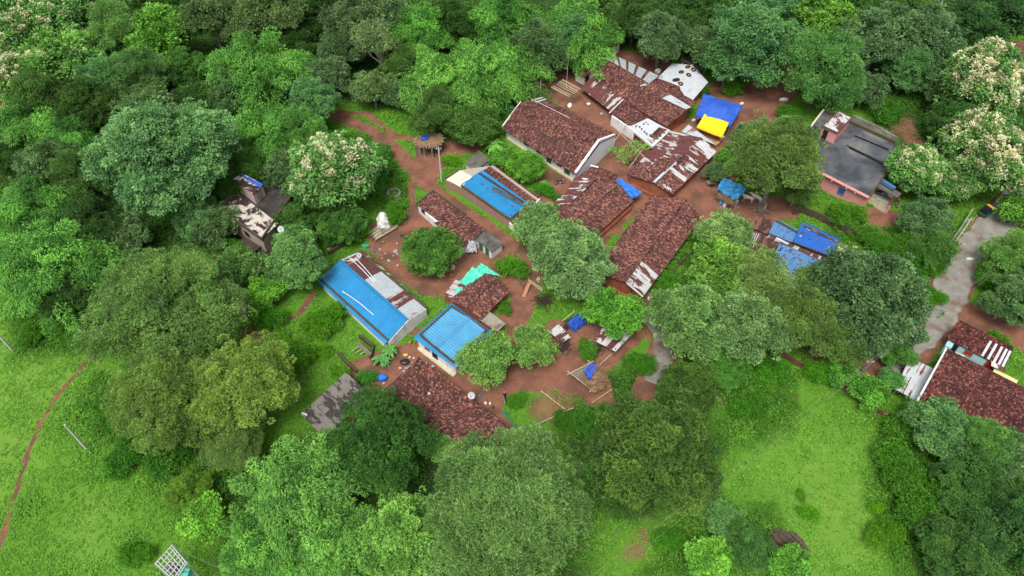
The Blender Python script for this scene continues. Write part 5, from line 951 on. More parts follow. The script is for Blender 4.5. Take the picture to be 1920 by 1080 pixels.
for i in range(4):
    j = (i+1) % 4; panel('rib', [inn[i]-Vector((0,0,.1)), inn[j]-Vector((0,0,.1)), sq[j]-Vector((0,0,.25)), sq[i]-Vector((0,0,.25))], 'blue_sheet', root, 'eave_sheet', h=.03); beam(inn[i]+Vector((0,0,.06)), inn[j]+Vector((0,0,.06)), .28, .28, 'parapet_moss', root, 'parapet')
w_, pp = simple_wall(root, sq, .55, 'white_plaster', -.35); on_wall(root, pp[3], pp[2], .25, .8, 1.0, 1.9, 'red_paint', 'window'); on_wall(root, pp[3], pp[2], .45, .9, 0, 2.0, 'dark_opening'); beam(Vector((pp[3].x,pp[3].y,.1))+Vector((.1,-.3,0)), Vector((pp[2].x,pp[2].y,.1))+Vector((-.2,-.3,0)), .6, .25, 'cream_paint', root, 'plinth')
# ---- small tiled red house
root = empty('small_tiled_house', c('c5',1290,520,0), 'small tiled house with red mud walls between the aqua sheet and square blue roof', 'house')
A, B, C, D = c('c5',1085,552,2.6), c('c5',1312,688,2.6), c('c5',1525,480,2.6), c('c5',1325,345,2.6); r1, r2 = c('c5',1212,605,3.6), c('c5',1432,388,3.6); BLOCK.append(np.array([[p.x,p.y] for p in (A,B,C,D)]))
panel('tile', [r2, r1, A, D], 'clay_tile', root); panel('tile', [r1, r2, C, B], 'clay_tile', root); ridge_cap(r1, r2, root)
gwall(root, D, A, B, C, r2, r1, 'mud_wall', .5)
lt = [c('c5',1215,425,2.55), c('c5',1108,555,2.5), c('c5',1040,522,2.1), c('c5',1130,402,2.1)]; panel('rib', [lt[0], lt[1], lt[2], lt[3]], 'rustier_sheet', root, 'lean_to_sheet', h=.03, pitch=.2); simple_wall(root, lt, .2, 'mud_wall', -.1, 'lean_to_wall')
asb = [c('c5',1372,630,2.3), c('c5',1490,718,2.3), c('c5',1432,775,2.1), c('c5',1298,688,2.1)]; rt2 = empty('asbestos_lean_to', c('c5',1395,700,0), 'small beige corrugated roof tucked beside the square blue house', 'shed'); panel('rib', [asb[0], asb[1], asb[2], asb[3]], 'old_asbestos', rt2, h=.05, pitch=.2); simple_wall(rt2, asb, .2, 'mud_wall', -.1)
tarp('aqua_sheet', 'aqua green sheet spread over the back of the small tiled house', [c('c5',1252,310,2.7), c('c5',1350,350,3.0), c('c5',1205,442,2.85), c('c5',1160,415,2.6)], 'aqua_tarp', 'sheet', .1, .1, 10, .15, 3, 'aqua sheets'); tarp('aqua_sheet', 'pointed aqua green sheet hung toward the lane post', [c('c5',1315,278,2.2), c('c5',1458,372,2.6), c('c5',1345,350,2.9), c('c5',1270,325,2.6)], 'aqua_tarp', 'sheet', .1, .1, 10, .15, 4, 'aqua sheets'); tarp('aqua_sheet', 'small aqua green scrap on the rusty lean-to', [c('c5',1152,448,2.7), c('c5',1188,470,2.7), c('c5',1158,500,2.65), c('c5',1118,486,2.65)], 'aqua_tarp', 'sheet', .02, .08, 6, .05, 5, 'aqua sheets')
# ---- lowest big tiled house
root = empty('low_tiled_house', c('c6',1000,560,0), 'long brown tiled house at the bottom partly under the very dark tree', 'house')
A, B, C, D = c('c6',562,474,2.4), c('c6',1120,920,2.3), c('c6',1610,775,2.4), c('c6',868,196,2.4); r1, r2 = c('c6',742,412,4.0), c('c6',1272,815,4.0); BLOCK.append(np.array([[p.x,p.y] for p in (A,B,C,D)]))
panel('tile', [r1, r2, B, A], 'clay_tile', root); panel('tile', [r2, r1, D, C], 'clay_tile', root); ridge_cap(r1, r2, root)
gwall(root, A, B, C, D, r1, r2, 'mud_wall', .8)
panel('tile', [r1, r1+(r2-r1)*.02, D+(C-D)*.004, A], 'clay_tile', root, 'hip_slope'); ridge_cap(r1, A, root); ridge_cap(r1, D, root)
# ---- asbestos shed
root = empty('asbestos_shed', c('c6',280,480,0), 'dark grey corrugated shed at the vegetable garden left of the low tiled house', 'shed')
s_ = [c('c6',342,300,2.9), c('c6',515,462,2.9), c('c6',185,770,2.2), c('c6',18,602,2.2)]; BLOCK.append(np.array([[p.x,p.y] for p in s_])); mid0, mid1 = lerp(s_[0], s_[3], .5), lerp(s_[1], s_[2], .5)
panel('rib', [s_[3], s_[0], s_[1], s_[2]], 'asbestos', root, h=.06, pitch=.22); w_, pp = simple_wall(root, s_, .35, 'mud_wall', -.2); beam(c('c6',415,565,2.2), c('c6',500,490,2.4), .25, .4, 'white_plaster', root, 'white_fascia')
mb = MB()
for u, v in ((28,595),(42,600),(55,606),(410,378),(460,428)): p = c('c6',u,v,2.75 if u > 100 else 2.45); mb.box(p.x-.12, p.x+.12, p.y-.08, p.y+.08, p.z-.1, p.z+.1)
mb.build('weight_brick', M('white_plaster'), root)
# ---- tin stalls of the lower yard
def mono(name, label, pts, mat, zt=2.4, zb=2.0, wall='dark_timber', cat='shed', h=.03, pts_post=True, **kw):
    ctr = sum(pts, Vector())/4; root = empty(name, (ctr.x, ctr.y, 0), label, cat); q = [p.copy() for p in pts]
    panel('rib', q, mat, root, h=h, **kw); posts(root, [inset(p, ctr, .25) for p in q], 2.0, .07); return root, q
mono('tin_stall', 'small white tin-roofed stall on piled brushwood beside the green trees', cs('c7',2.0,(412,412),(500,508),(440,545),(342,470)), 'rusty_sheet'); 
r_, q_ = mono('tin_shed', 'grey and rusty tin shed under the rosette-leaved bright tree', cs('c7',2.2,(768,392),(938,490),(822,612),(662,528)), 'rusty_sheet'); r_.children[0].color = (.62,.62,.63,1)
beam(q_[0]+Vector((0,0,.1)), lerp(q_[0],q_[1],.9)+Vector((0,0,.1)), .5, .06, 'grey_concrete', r_, 'loose_sheet')
tarp('blue_tarpaulin', 'crumpled blue tarpaulin over a heap behind the white tin stall', [c('c7',470,400,1.0), c('c7',560,332,1.3), c('c7',612,385,1.2), c('c7',530,442,1.)], 'blue_tarp', 'tarpaulin', -.35, .3, 14, .7, 8)
# ---- cluster of blue sheets by the junction
root = empty('patchwork_house', c('c8',500,330,0), 'rambling house with leaf-littered brown sheets and several blue sheet roofs', 'house')
z_ = 2.8
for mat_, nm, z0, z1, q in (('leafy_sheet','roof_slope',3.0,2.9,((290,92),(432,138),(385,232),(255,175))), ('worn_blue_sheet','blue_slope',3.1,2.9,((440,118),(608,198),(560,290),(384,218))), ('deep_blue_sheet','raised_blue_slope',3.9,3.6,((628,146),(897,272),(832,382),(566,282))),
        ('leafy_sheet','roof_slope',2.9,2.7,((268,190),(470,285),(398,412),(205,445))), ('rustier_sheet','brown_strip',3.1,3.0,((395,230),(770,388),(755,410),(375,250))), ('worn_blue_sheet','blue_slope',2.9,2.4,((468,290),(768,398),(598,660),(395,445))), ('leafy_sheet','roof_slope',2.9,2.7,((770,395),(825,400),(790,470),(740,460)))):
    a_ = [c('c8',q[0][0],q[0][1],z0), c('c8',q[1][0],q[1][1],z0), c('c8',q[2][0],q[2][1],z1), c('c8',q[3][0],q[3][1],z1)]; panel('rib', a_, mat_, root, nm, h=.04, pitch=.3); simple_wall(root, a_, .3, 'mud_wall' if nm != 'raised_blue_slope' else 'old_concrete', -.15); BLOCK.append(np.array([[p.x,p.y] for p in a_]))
for k in range(4): beam(c('c8',275+k*14,215+k*3,3.08), c('c8',232+k*14,300+k*8,2.98), .13, .05, 'white_sheet', root, 'pale_strip')
beam(c('c8',440,128,3.25), c('c8',595,212,3.25), .3, .2, 'parapet_moss', root, 'parapet'); beam(c('c8',640,140,4.0), c('c8',905,262,4.0), .14, .1, 'deep_blue_sheet', root, 'blue_edge'); beam(c('c8',640,165,4.02), c('c8',890,285,3.98), .4, .06, 'leafy_sheet', root, 'leaf_litter'); beam(c('c8',566,285,3.62), c('c8',832,386,3.62), .16, .14, 'parapet_moss', root, 'parapet'); beam(c('c8',445,255,3.2), c('c8',530,298,3.2), .45, .06, 'white_sheet', root, 'loose_sheet')
rr_ = random.Random(4)
for q, zz in ((((628,160),(880,280),(830,370),(590,285)),3.85), (((480,300),(740,400),(640,560),(430,440)),2.95)):
    for k in range(13):
        u, v = rr_.random(), rr_.random(); p = lerp(lerp(c('c8',*q[0],zz), c('c8',*q[1],zz), u), lerp(c('c8',*q[3],zz-.25), c('c8',*q[2],zz-.25), u), v); mb = MB(); mb.box(p.x-.2*rr_.random()-.06, p.x+.2, p.y-.08, p.y+.1, p.z-.05, p.z+.1, rr_.random()); mb.build('roof_debris', M('leafy_sheet' if zz < 3 or k % 3 else 'rubbish'), root)
yd = [c('c8',900,285,.12), c('c8',1110,360,.12), c('c8',1060,480,.12), c('c8',820,460,.12)]; mb = MB(); slab(mb, yd, .3); single('concrete_yard', 'stained concrete yard slab beside the raised blue roof', 'yard', mb, 'grey_concrete')['kind'] = 'structure'; del bpy.data.objects['concrete_yard']['label']; del bpy.data.objects['concrete_yard']['category']
root = empty('sheet_pile', c('c8',880,390,.1), 'stack of long pale sheets beside the raised blue roof', 'pile')
for k in range(5): mb = MB(); mb.bar(c('c8',850+k*13,468-k*2,.35+.12*(k%2)), c('c8',898+k*9,320+k*5,.35+.12*(k%2)), .30, .14); mb.build('sheet', M('old_asbestos' if k % 2 else 'cream_sheet'), root)
ZO = .1
# ---- pink house
root = empty('pink_house', c('c4',1150,450,0), 'flat-roofed pink house with dark wet roof, stair room and long parapet', 'house')
fr = [c('c4',u,v,3.4) for u, v in ((935,112),(1452,345),(1440,475),(1272,722),(880,520),(770,330))]
panel('flat', fr, 'wet_roof', root, 'roof', th=.25); BLOCK.append(np.array([[p.x,p.y] for p in fr])); w_, pp = simple_wall(root, fr, .12, 'pink_wall', -.25)
for i, mt, hh in ((0,'parapet_moss',.55),(1,'old_concrete',.35),(2,'parapet_moss',.2),(5,'cream_sheet',.5)): a_, b_ = fr[i], fr[(i+1)%6]; beam(a_+Vector((0,0,hh/2)), b_+Vector((0,0,hh/2)), .22, hh, mt, root, 'parapet')
ea, eb = fr[3], fr[4]; mb = MB(); dv = (eb-ea).normalized(); ov = Vector((-dv.y, dv.x, 0)); ov = ov if ov.y < 0 else -ov; mb.bar(ea+ov*.25-Vector((0,0,.1)), eb+ov*.25-Vector((0,0,.1)), .6, .12); mb.build('eave_slab', M('pink_wall'), root)
ctr = sum(fr, Vector())/6; on_wall(root, pp[4], pp[3], .55, 1.0, 1.0, 2.1, 'blue_paint', 'window')
for t in (.35,.62,.78): mb = MB(); p = lerp(fr[4], fr[3], t)+ov*.3-Vector((0,0,.25)); mb.tube([p, p+ov*.35-Vector((0,0,.1))], .06, 6); mb.build('drain_spout', M('bright_white'), root)
for k, (a_, b_) in enumerate((((1160,285),(1402,385)),((1200,300),(1408,390)),((1105,355),(1390,495)),((1120,372),(1385,500)))): mb = MB(); mb.bar(c('c4',*a_,3.55), c('c4',*b_,3.55), .14, .12); mb.build('steel_bar', M('black_paint'), root)
# stair room
sr = [c('c4',u,v,5.7) for u, v in ((1048,110),(1142,156),(1038,268),(928,218))]; panel('flat', sr, 'rusty_sheet', root, 'stair_roof', th=.12)
for i in range(4): beam(sr[i]+Vector((0,0,.06)), sr[(i+1)%4]+Vector((0,0,.06)), .2, .2, 'parapet_moss', root, 'stair_parapet')
mb = MB(); pp = [inset(p, sum(sr, Vector())/4, .2, -.12) for p in sr]; prism(mb, pp, 3.3); mb.build('stair_room', M('pink_wall'), root); on_wall(root, pp[3], pp[2], .3, .8, 3.4, 5.1, 'dark_opening', 'door'); side = [c('c4',u,v,2.9) for u, v in ((930,112),(1000,140),(905,240),(850,215))]; panel('flat', side, 'mossy_roof', root, 'lower_roof', th=.15); beam(side[0]+Vector((0,0,.2)), side[3]+Vector((0,0,.2)), .2, .4, 'cream_sheet', root, 'parapet'); beam(side[0]+Vector((0,0,.2)), side[1]+Vector((0,0,.2)), .2, .4, 'cream_sheet', root, 'parapet')
# porch
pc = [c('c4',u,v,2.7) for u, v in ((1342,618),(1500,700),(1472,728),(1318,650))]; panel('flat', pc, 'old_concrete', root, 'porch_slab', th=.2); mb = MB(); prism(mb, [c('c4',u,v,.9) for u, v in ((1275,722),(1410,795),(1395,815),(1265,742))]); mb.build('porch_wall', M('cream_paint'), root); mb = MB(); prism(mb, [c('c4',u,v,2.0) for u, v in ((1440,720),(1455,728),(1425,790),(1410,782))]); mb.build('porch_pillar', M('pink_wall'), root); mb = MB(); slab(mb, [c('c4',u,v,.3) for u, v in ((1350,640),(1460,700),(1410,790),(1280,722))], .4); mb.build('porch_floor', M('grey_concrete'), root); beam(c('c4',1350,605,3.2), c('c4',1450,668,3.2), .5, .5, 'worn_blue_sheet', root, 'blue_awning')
ZO = .5
# ---- cyan house and big roof at the right
root = empty('cyan_house', c('c9',1300,350,0), 'cyan-walled house with dark red tiled roof striped by white sheets at one end', 'house')
q = [c('c9',1158,156,3.6), c('c9',1550,352,3.6), c('c9',1475,505,2.8), c('c9',1058,285,2.8)]; panel('tile', q, 'clay_tile', root); root.children[0].color = (.75,.6,.62,1); BLOCK.append(np.array([[p.x,p.y] for p in q]))
for t in (.62,.72,.82,.90,.965): beam(lerp(q[3],q[2],t)+Vector((0,0,.14)), lerp(lerp(q[3],q[2],t), lerp(q[0],q[1],t), .75)+Vector((0,0,.16)), .30, .05, 'white_sheet', root, 'white_strip')
panel('rib', [lerp(q[3],q[2],.78)+Vector((0,0,.16)), q[2]+Vector((0,0,.16)), q[2]+Vector((-.1,-.7,.05)), lerp(q[3],q[2],.78)+Vector((-.3,-.7,.05))], 'rusty_sheet', root, 'eave_sheet', h=.02)
w_, pp = simple_wall(root, q, .45, 'cyan_wall', -.3); on_wall(root, pp[3], pp[2], .42, .9, 1.2, 1.9, 'red_paint', 'window'); on_wall(root, pp[3], pp[2], .14, .9, 0, 2.0, 'dark_opening'); on_wall(root, pp[3], pp[2], .85, 1.1, 0, 2.0, 'red_paint'); beam(c('c9',1120,398,2.3), c('c9',1185,422,2.3), .12, .5, 'bright_white', root, 'white_board')
mb = MB(); prism(mb, [c('c9',u,v,2.4) for u, v in ((1068,305),(1115,322),(1098,355),(1052,340))]); x_ = [c('c9',u,v,2.4) for u, v in ((1068,305),(1115,322),(1098,355),(1052,340))]; mb.face(x_); mb.build('side_room', M('cyan_wall'), root)
root = empty('right_tiled_house', c('c9',1400,700,0), 'largest dark red tiled house cut by the right picture edge', 'house')
r1, r2 = c('c9',952,560,5.0), c('c9',1720,965,5.0); D_, C_ = c('c9',1062,362,3.0), c('c9',1850,762,3.0); A_, B_ = c('c9',795,845,3.0), c('c9',1560,1240,3.0)
BLOCK.append(np.array([[p.x,p.y] for p in (A_,B_,C_,D_)])); panel('tile', [r1, r2, B_, A_], 'clay_tile', root, tw=.22); panel('tile', [r2, r1, D_, C_], 'clay_tile', root, tw=.22); ridge_cap(r1, r2, root)
for o_ in root.children: o_.color = (.82,.70,.72,1)
beam(D_+Vector((-.1,0,.1)), r1+Vector((-.1,0,.12)), .22, .12, 'white_plaster', root, 'verge'); beam(r1+Vector((-.1,0,.12)), A_+Vector((-.1,0,.1)), .22, .12, 'white_plaster', root, 'verge')
gwall(root, A_, B_, C_, D_, r1, r2, 'white_plaster', .7, .2)
mono('sheet_awning', 'white sheet canopy with three rust-red stripes beside the largest right roof', cs('c9',2.6,(792,428),(978,512),(842,742),(690,655)), 'red_rust_sheet', h=.03, pitch=.25)[0]
mono('yellow_awning', 'pale yellow sheet awning at the far eave of the largest right roof', cs('c9',2.4,(1405,508),(1578,592),(1560,622),(1392,538)), 'pale_yellow', h=.02)
ZO = 2.2
# ---- black flat house on the left
root = empty('black_flat_house', c('c0',450,450,0), 'old pink-walled house with blackened flat roof and stair room beside the huge rounded tree', 'house')
fl = [c('c0',u,v,6.2) for u, v in ((185,425),(428,190),(620,75),(760,170),(660,520),(505,655))]; fl = [fl[0], fl[2], c('c0',800,230,6.2), fl[5]]; panel('flat', fl, 'mossy_roof', root, 'roof', th=.25); w_, pp = simple_wall(root, fl, .15, 'pink_wall', -.25); BLOCK.append(np.array([[p.x,p.y] for p in fl]))
for o_ in root.children:
    if o_.name.startswith('wall'): o_.color = (.62,1.1,1.,1)
mb = MB(); slab(mb, [c('c0',u,v,6.36) for u, v in ((330,325),(440,395),(622,535),(500,640),(215,425))], .12); mb.build('terrace_patch', M('patchy_roof'), root)
for i in range(4): beam(fl[i]+Vector((0,0,.25)), fl[(i+1)%4]+Vector((0,0,.25)), .22, .5, 'parapet_moss', root, 'parapet')
sr = [c('c0',u,v,8.4) for u, v in ((362,172),(512,252),(440,325),(298,215))]; panel('flat', sr, 'patchy_roof', root, 'stair_roof', th=.14); mb = MB(); pp2 = [inset(p, sum(sr, Vector())/4, .15, -.12) for p in sr]; prism(mb, pp2, 3.9); mb.build('stair_room', M('pink_wall'), root).color = (.8,1.3,1.25,1)
on_wall(root, pp2[2], pp2[1], .5, .8, 4.1, 5.8, 'grey_cloth', 'door'); tarp('blue_sheet_scrap', '', [c('c0',355,178,8.6), c('c0',508,250,8.6), c('c0',490,272,8.5), c('c0',385,212,8.5)], 'blue_tarp', '', .02, .1, 8, .1, 2, parent=root)
on_wall(root, pp[0], pp[3], .25, 1.2, 1.9, 3.0, 'dark_opening', 'window'); on_wall(root, pp[0], pp[3], .6, 1.2, 1.9, 3.0, 'dark_opening', 'window'); aw = [c('c0',370,640,4.1), c('c0',500,700,4.1), c('c0',440,745,3.9), c('c0',300,700,3.9)]; panel('rib', aw, 'dark_timber', root, 'lower_awning', h=.04)
beam(lerp(pp[0],pp[3],0)-Vector((0,0,2.4)), pp[3]-Vector((0,0,2.4)), .6, .15, 'parapet_moss', root, 'sunshade')
ZO = 0.
root = empty('grey_shed', c('q2',1395,660,0), 'small grey-roofed shed with pink walls below the round dark tree', 'shed'); a_ = [c('q2',u,v,2.2) for u, v in ((1385,595),(1440,660),(1385,715),(1335,650))]; panel('flat', a_, 'patchy_roof', root, 'roof', th=.12); simple_wall(root, a_, .15, 'pink_wall', -.1); BLOCK.append(np.array([[p.x,p.y] for p in a_]))
# ------------------------------------------------------------------ roads
def ribbon(name, pts, w, z, mat, label):
    mb = MB(); L = []; R_ = []; P_ = []
    for a, b_ in zip(pts, pts[1:]):
        n = max(1, int((b_-a).length/1.0)); P_ += [lerp(a, b_, i/n) for i in range(n)]
    P_.append(pts[-1]); P_ = [sum(P_[max(0,i-3):i+4], Vector())/len(P_[max(0,i-3):i+4]) for i in range(len(P_))]
    for i, p in enumerate(P_):
        d = (P_[min(i+1,len(P_)-1)]-P_[max(i-1,0)]).normalized(); s_ = Vector((d.y, -d.x, 0)); j = .22*math.sin(i*1.3)+.14*math.sin(i*3.1+1); L.append(p-s_*(w/2+j)); R_.append(p+s_*(w/2-j*.7))
    for i in range(len(P_)-1): mb.face([tuple(L[i].xy)+(z,), tuple(R_[i].xy)+(z,), tuple(R_[i+1].xy)+(z,), tuple(L[i+1].xy)+(z,)]); mb.face([tuple(L[i].xy)+(z-.3,), tuple(L[i].xy)+(z,), tuple(L[i+1].xy)+(z,), tuple(L[i+1].xy)+(z-.3,)]); mb.face([tuple(R_[i].xy)+(z-.3,), tuple(R_[i+1].xy)+(z-.3,), tuple(R_[i+1].xy)+(z,), tuple(R_[i].xy)+(z,)])
    o = mb.build(name, M(mat)); tag(o, label, kind='structure'); return o
ribbon('road', [c('f',*p) for p in ROADC[0][0]], 4.9, .13, 'road_concrete', 'worn concrete village road at the right')
ribbon('lane', [c('f',*p) for p in ROADC[1][0]], 2.6, .12, 'road_concrete', 'concrete lane end in the middle of the village')
# ------------------------------------------------------------------ platforms, stores, pergolas
root = empty('thatched_platform', c('c1',938,470,0), 'round straw-covered storage platform on stone posts beside the track', 'platform')
ctr = c('c1',938,430,2.6); mb = MB(); rr_ = random.Random(2); n = 28; ringp = []
for i in range(n): a = 2*PI*i/n; R_ = 1.85+rr_.uniform(-.15,.15); ringp.append(ctr+Vector((math.cos(a)*R_*1.25, math.sin(a)*R_*1.05, 0)))
slab(mb, [p-Vector((0,0,.03)) for p in ringp], .18)
for i in range(n): a, b_ = lerp(ringp[i], ctr, .12), lerp(ringp[(i+1)%n], ctr, .12); m1 = ctr+Vector((0,0,.35)); mb.face([a, b_, m1]) ; mb.face([ringp[i], ringp[(i+1)%n], b_, a])
mb.build('deck', M('thatch'), root); mb = MB()
for i in range(46): a = 2*PI*i/46+rr_.uniform(-.05,.05); d = Vector((math.cos(a)*1.25, math.sin(a)*1.05, 0)); mb.tube([ctr+d*1.5-Vector((0,0,.1)), ctr+d*(2.0+rr_.uniform(0,.35))-Vector((0,0,.12))], .045, 5)
mb.build('stick_fringe', M('pale_bamboo'), root)
posts(root, [ctr+Vector((math.cos(a)*2.0, math.sin(a)*1.6, 0)) for a in (0.3,1.2,2.1,2.9,3.7,4.3,5.0,5.7)], 2.4, .15, 'grey_concrete')
tarp('blue_sheet', 'crumpled blue plastic lying on the thatched platform', [c('c1',890,392,3.1), c('c1',940,400,3.1), c('c1',938,430,3.), c('c1',882,432,3.)], 'blue_tarp', 'sheet', -.1, .25, 8, .1, 6)
def pole(name, label, base, h, rad, mat='concrete_pole', cat='pole', lean=(0,0), group=None, arm=False):
    root = empty(name, (base.x, base.y, 0), label, cat, group); mb = MB(); top = Vector((base.x+lean[0], base.y+lean[1], h)); mb.tube([Vector((base.x, base.y, -.3)), top], [rad, rad*.65], 8); mb.build('shaft', M(mat), root)
    if arm:
        mb = MB(); mb.bar(top-Vector((.45,0,.35)), top-Vector((-.45,0,.35)), .08, .08); mb.build('crossarm', M('steel'), root); mb = MB()
        for s_ in (-.38,0,.38): mb.tube([top+Vector((s_,0,-.3)), top+Vector((s_,0,-.12))], [.05,.035], 6)
        mb.build('insulator', M('white_plaster'), root)
    return root
pole('electric_pole', 'grey concrete pole in the grass beside the thatched platform', c('c1',1030,738,0), 7.4, .15, arm=True, group='electric poles')
pole('electric_pole', 'grey concrete pole at the top of the upper yard by the bamboo pergola', c('c2',435,372,0), 5.2, .14, arm=True, group='electric poles')
pole('electric_pole', 'concrete pole standing alone in the left meadow near the footpath', c('q3',492,370,0), 6.0, .16, group='electric poles')
pole('electric_pole', 'concrete pole at the left picture edge above the meadow', c('q2',68,890,0), 6.5, .15, group='electric poles')
pole('electric_pole', 'leaning concrete pole beside the concrete road', c('c8',1690,345,0), 6.6, .14, arm=True, group='electric poles', lean=(.3,.2))
pole('electric_pole', 'steel pole in the far meadow at the top edge', c('q7',1445,40,0), 7., .12, 'galvanised', group='electric poles')
pole('electric_pole', 'pole rising from the boundary wall among young trees', c('c9',370,670,0), 7., .12, 'timber', arm=True, group='electric poles')
pole('bamboo_mast', 'tall thin bamboo mast rising from the thatched platform', c('c1',935,400,0)+Vector((0,-.5,0)), 11.5, .06, 'pale_bamboo', 'mast', (-.6,1.))
pole('bamboo_mast', 'tall thin bamboo mast through the bamboo pergola', c('c2',620,330,0), 8.0, .055, 'pale_bamboo', 'mast', (.1,.3)); pole('bamboo_mast', 'thin bare stem between the pergola and the bamboo', c('c2',540,270,0), 8.0, .05, 'timber', 'mast', (.9,.6))
pole('timber_post', 'short wooden post at the wall of the biggest tiled house', c('c7',712,150,0), 4.6, .13, 'timber', 'post'); pole('timber_post', 'thin dark post before the white sheet corner', c('c7',918,240,0), 5.2, .06, 'dark_timber', 'post', (.3,.2))
root = empty('bamboo_pergola', c('c2',620,400,0), 'bamboo pole pergola on posts in the upper yard', 'pergola')
for u, v in ((518,330),(570,365),(618,400),(665,375),(722,330),(640,275)): posts(root, [c('c2',u,v,2.3)], 2.3, .09, 'timber')
for k in range(9): a_, b_ = lerp(c('c2',510,322,2.4), c('c2',600,262,2.4), k/8), lerp(c('c2',640,392,2.4), c('c2',728,332,2.4), k/8); mb = MB(); j = rr_.uniform(-.2,.2); mb.tube([a_+Vector((j,j,0)), b_+Vector((j,0,rr_.uniform(0,.1)))], .055, 6); mb.build('bamboo_pole', M('pale_bamboo'), root)
for a_, b_ in (((512,325),(602,265)),((575,358),(665,300)),((640,392),(725,330))): mb = MB(); mb.tube([c('c2',*a_,2.3), c('c2',*b_,2.3)], .07, 6); mb.build('cross_pole', M('timber'), root)
# trellis in the middle yard
root = empty('vine_trellis', c('c2',1100,740,0), 'crossed bamboo poles carrying a green vine in the yard before the white veranda', 'trellis')
for a_, b_ in (((1060,580),(960,720)),((990,630),(1180,820)),((1110,665),(1010,790)),((1175,760),(1075,900)),((1040,750),(1100,680)),((1200,720),(1120,790))): mb = MB(); mb.tube([c('c2',*a_,2.2), c('c2',*b_,2.2)], .055, 6); mb.build('bamboo_pole', M('pale_bamboo'), root)
for u, v in ((975,710),(1180,815),(1075,900),(1060,590)): posts(root, [c('c2',u,v,2.2)], 2.2, .06, 'timber')
def vine(parent, name, pts, n, spread, seed, ll=.28, lw=.18, mat='lime_leaf', tint=(.75,.75,1)):
    r = np.random.RandomState(seed); P_ = np.array([list(p) for p in pts]); k = r.randint(0, len(P_), n); b = P_[k]+r.randn(n, 3)*spread; off = np.array(list(parent.location)) if parent else 0
    o = leaf_mesh(name, b-off, r.randn(n, 3), r.randn(n, 3)*.6+[0, 0, 1], ll*(.6+.8*r.rand(n)), lw*(.6+.8*r.rand(n)), r.rand(n)*.8+.1, M(mat), parent); o.color = (*tint, 1); return o
vine(root, 'vine', [c('c2',u,v,2.3) for u, v in ((960,770),(1000,780),(1020,820),(1050,760),(1100,740),(1130,720),(1160,740),(1080,800),(1040,840),(1120,780),(1190,750))], 900, np.array([.55,.4,.15]), 3)
# cattle shed with blue tarpaulin
root = empty('cattle_shelter', c('c3',1430,340,0), 'open cattle shelter on thick posts with straw under a blue tarpaulin', 'shelter')
tq = [c('c3',1372,200,2.6), c('c3',1538,275,2.6), c('c3',1468,362,2.3), c('c3',1318,282,2.3)]; tarp('tarpaulin_cover', '', tq, 'sky_tarp', '', .1, .2, 16, .35, 11, parent=root); posts(root, [inset(p, sum(tq,Vector())/4, .2) for p in tq], 2.3, .12)
mb = MB(); mb.tube([c('c3',1452,430,0), c('c3',1470,370,2.0)], .2, 8); mb.build('stone_post', M('grey_concrete'), root); st = [c('c3',u,v,1.7) for u, v in ((1345,285),(1440,330),(1430,390),(1325,330))]; mb = MB(); slab(mb, st, .5); mb.build('straw_deck', M('straw'), root)
vine(root, 'straw_heap', [lerp(lerp(st[0],st[1],i/5), lerp(st[3],st[2],i/5), j/4) for i in range(6) for j in range(5)], 1100, np.array([.25,.25,.18]), 5, .5, .05, 'straw', (1.2,1.1,1))
# big blue and yellow tarpaulins
root = empty('blue_canopy', c('c2',1700,480,0), 'large domed royal blue tarpaulin canopy behind the yellow one', 'canopy')
bq = [c('c2',1612,368,3.0), c('c2',1890,455,3.0), c('c2',1805,600,2.7), c('c2',1553,520,2.7)]; tarp('tarpaulin_cover', '', bq, 'blue_tarp', '', -.9, .05, 18, .35, 21, parent=root); posts(root, [inset(p, sum(bq,Vector())/4, .3) for p in bq]+[c('c2',1730,355,0)], 2.6, .08); root.children[0].color = (1.,1.2,1.05,1)
root2 = empty('yellow_canopy', c('c2',1680,590,0), 'bright yellow tarpaulin canopy hung below the blue one', 'canopy')
yq = [c('c2',1618,512,2.95), c('c2',1793,575,2.95), c('c2',1742,680,2.3), c('c2',1562,605,2.3)]; tarp('tarpaulin_cover', '', yq, 'yellow_tarp', '', .12, .02, 14, .25, 22, parent=root2); posts(root2, [inset(p, sum(yq,Vector())/4, .15) for p in yq], 2.3, .06)
root = empty('feeding_trough', c('c2',1650,660,0), 'earth-filled bamboo pen under the edge of the yellow canopy', 'pen'); mb = MB(); slab(mb, [c('c2',u,v,.5) for u, v in ((1600,620),(1740,690),(1700,740),(1590,660))], .6); mb.build('bed', M('orange_earth'), root)
for a_, b_ in (((1590,610),(1590,660)),((1590,660),(1700,740)),((1700,740),(1745,690))): beam(c('c2',*a_,.8), c('c2',*b_,.8), .1, .1, 'pale_bamboo', root, 'rail')
for u, v, lab in ((1575,545,'white sack at the left corner of the yellow canopy'),(1540,560,'grey sack at the lane left of the yellow canopy'),(1745,680,'pale sack at the right corner of the yellow canopy'),(1885,440,'white sack at the right corner of the blue canopy'),(1710,725,'yellow sack at the pen under the yellow canopy')):
    mb = MB(); p = c('c2',u,v,.3); mb.tube([p-Vector((.35,0,.1)), p-Vector((.15,0,-.02)), p+Vector((.2,.1,.02)), p+Vector((.4,.15,-.08))], [.12,.3,.28,.1], 8); single('sack', lab, 'sack', mb, 'white_tarp' if 'yellow sack' not in lab else 'yellow_paint', 'sacks by the canopies', True)
# small blue sheet by the tiled house
tarp('blue_tarpaulin', 'blue tarpaulin with a white patch at the end of the mid-village tiled house', [c('c3',590,228,2.6), c('c3',628,208,2.6), c('c3',778,305,2.3), c('c3',712,352,2.3)], 'blue_tarp', 'tarpaulin', .05, .12, 12, .2, 31).color = (.9,1.5,1.15,1)
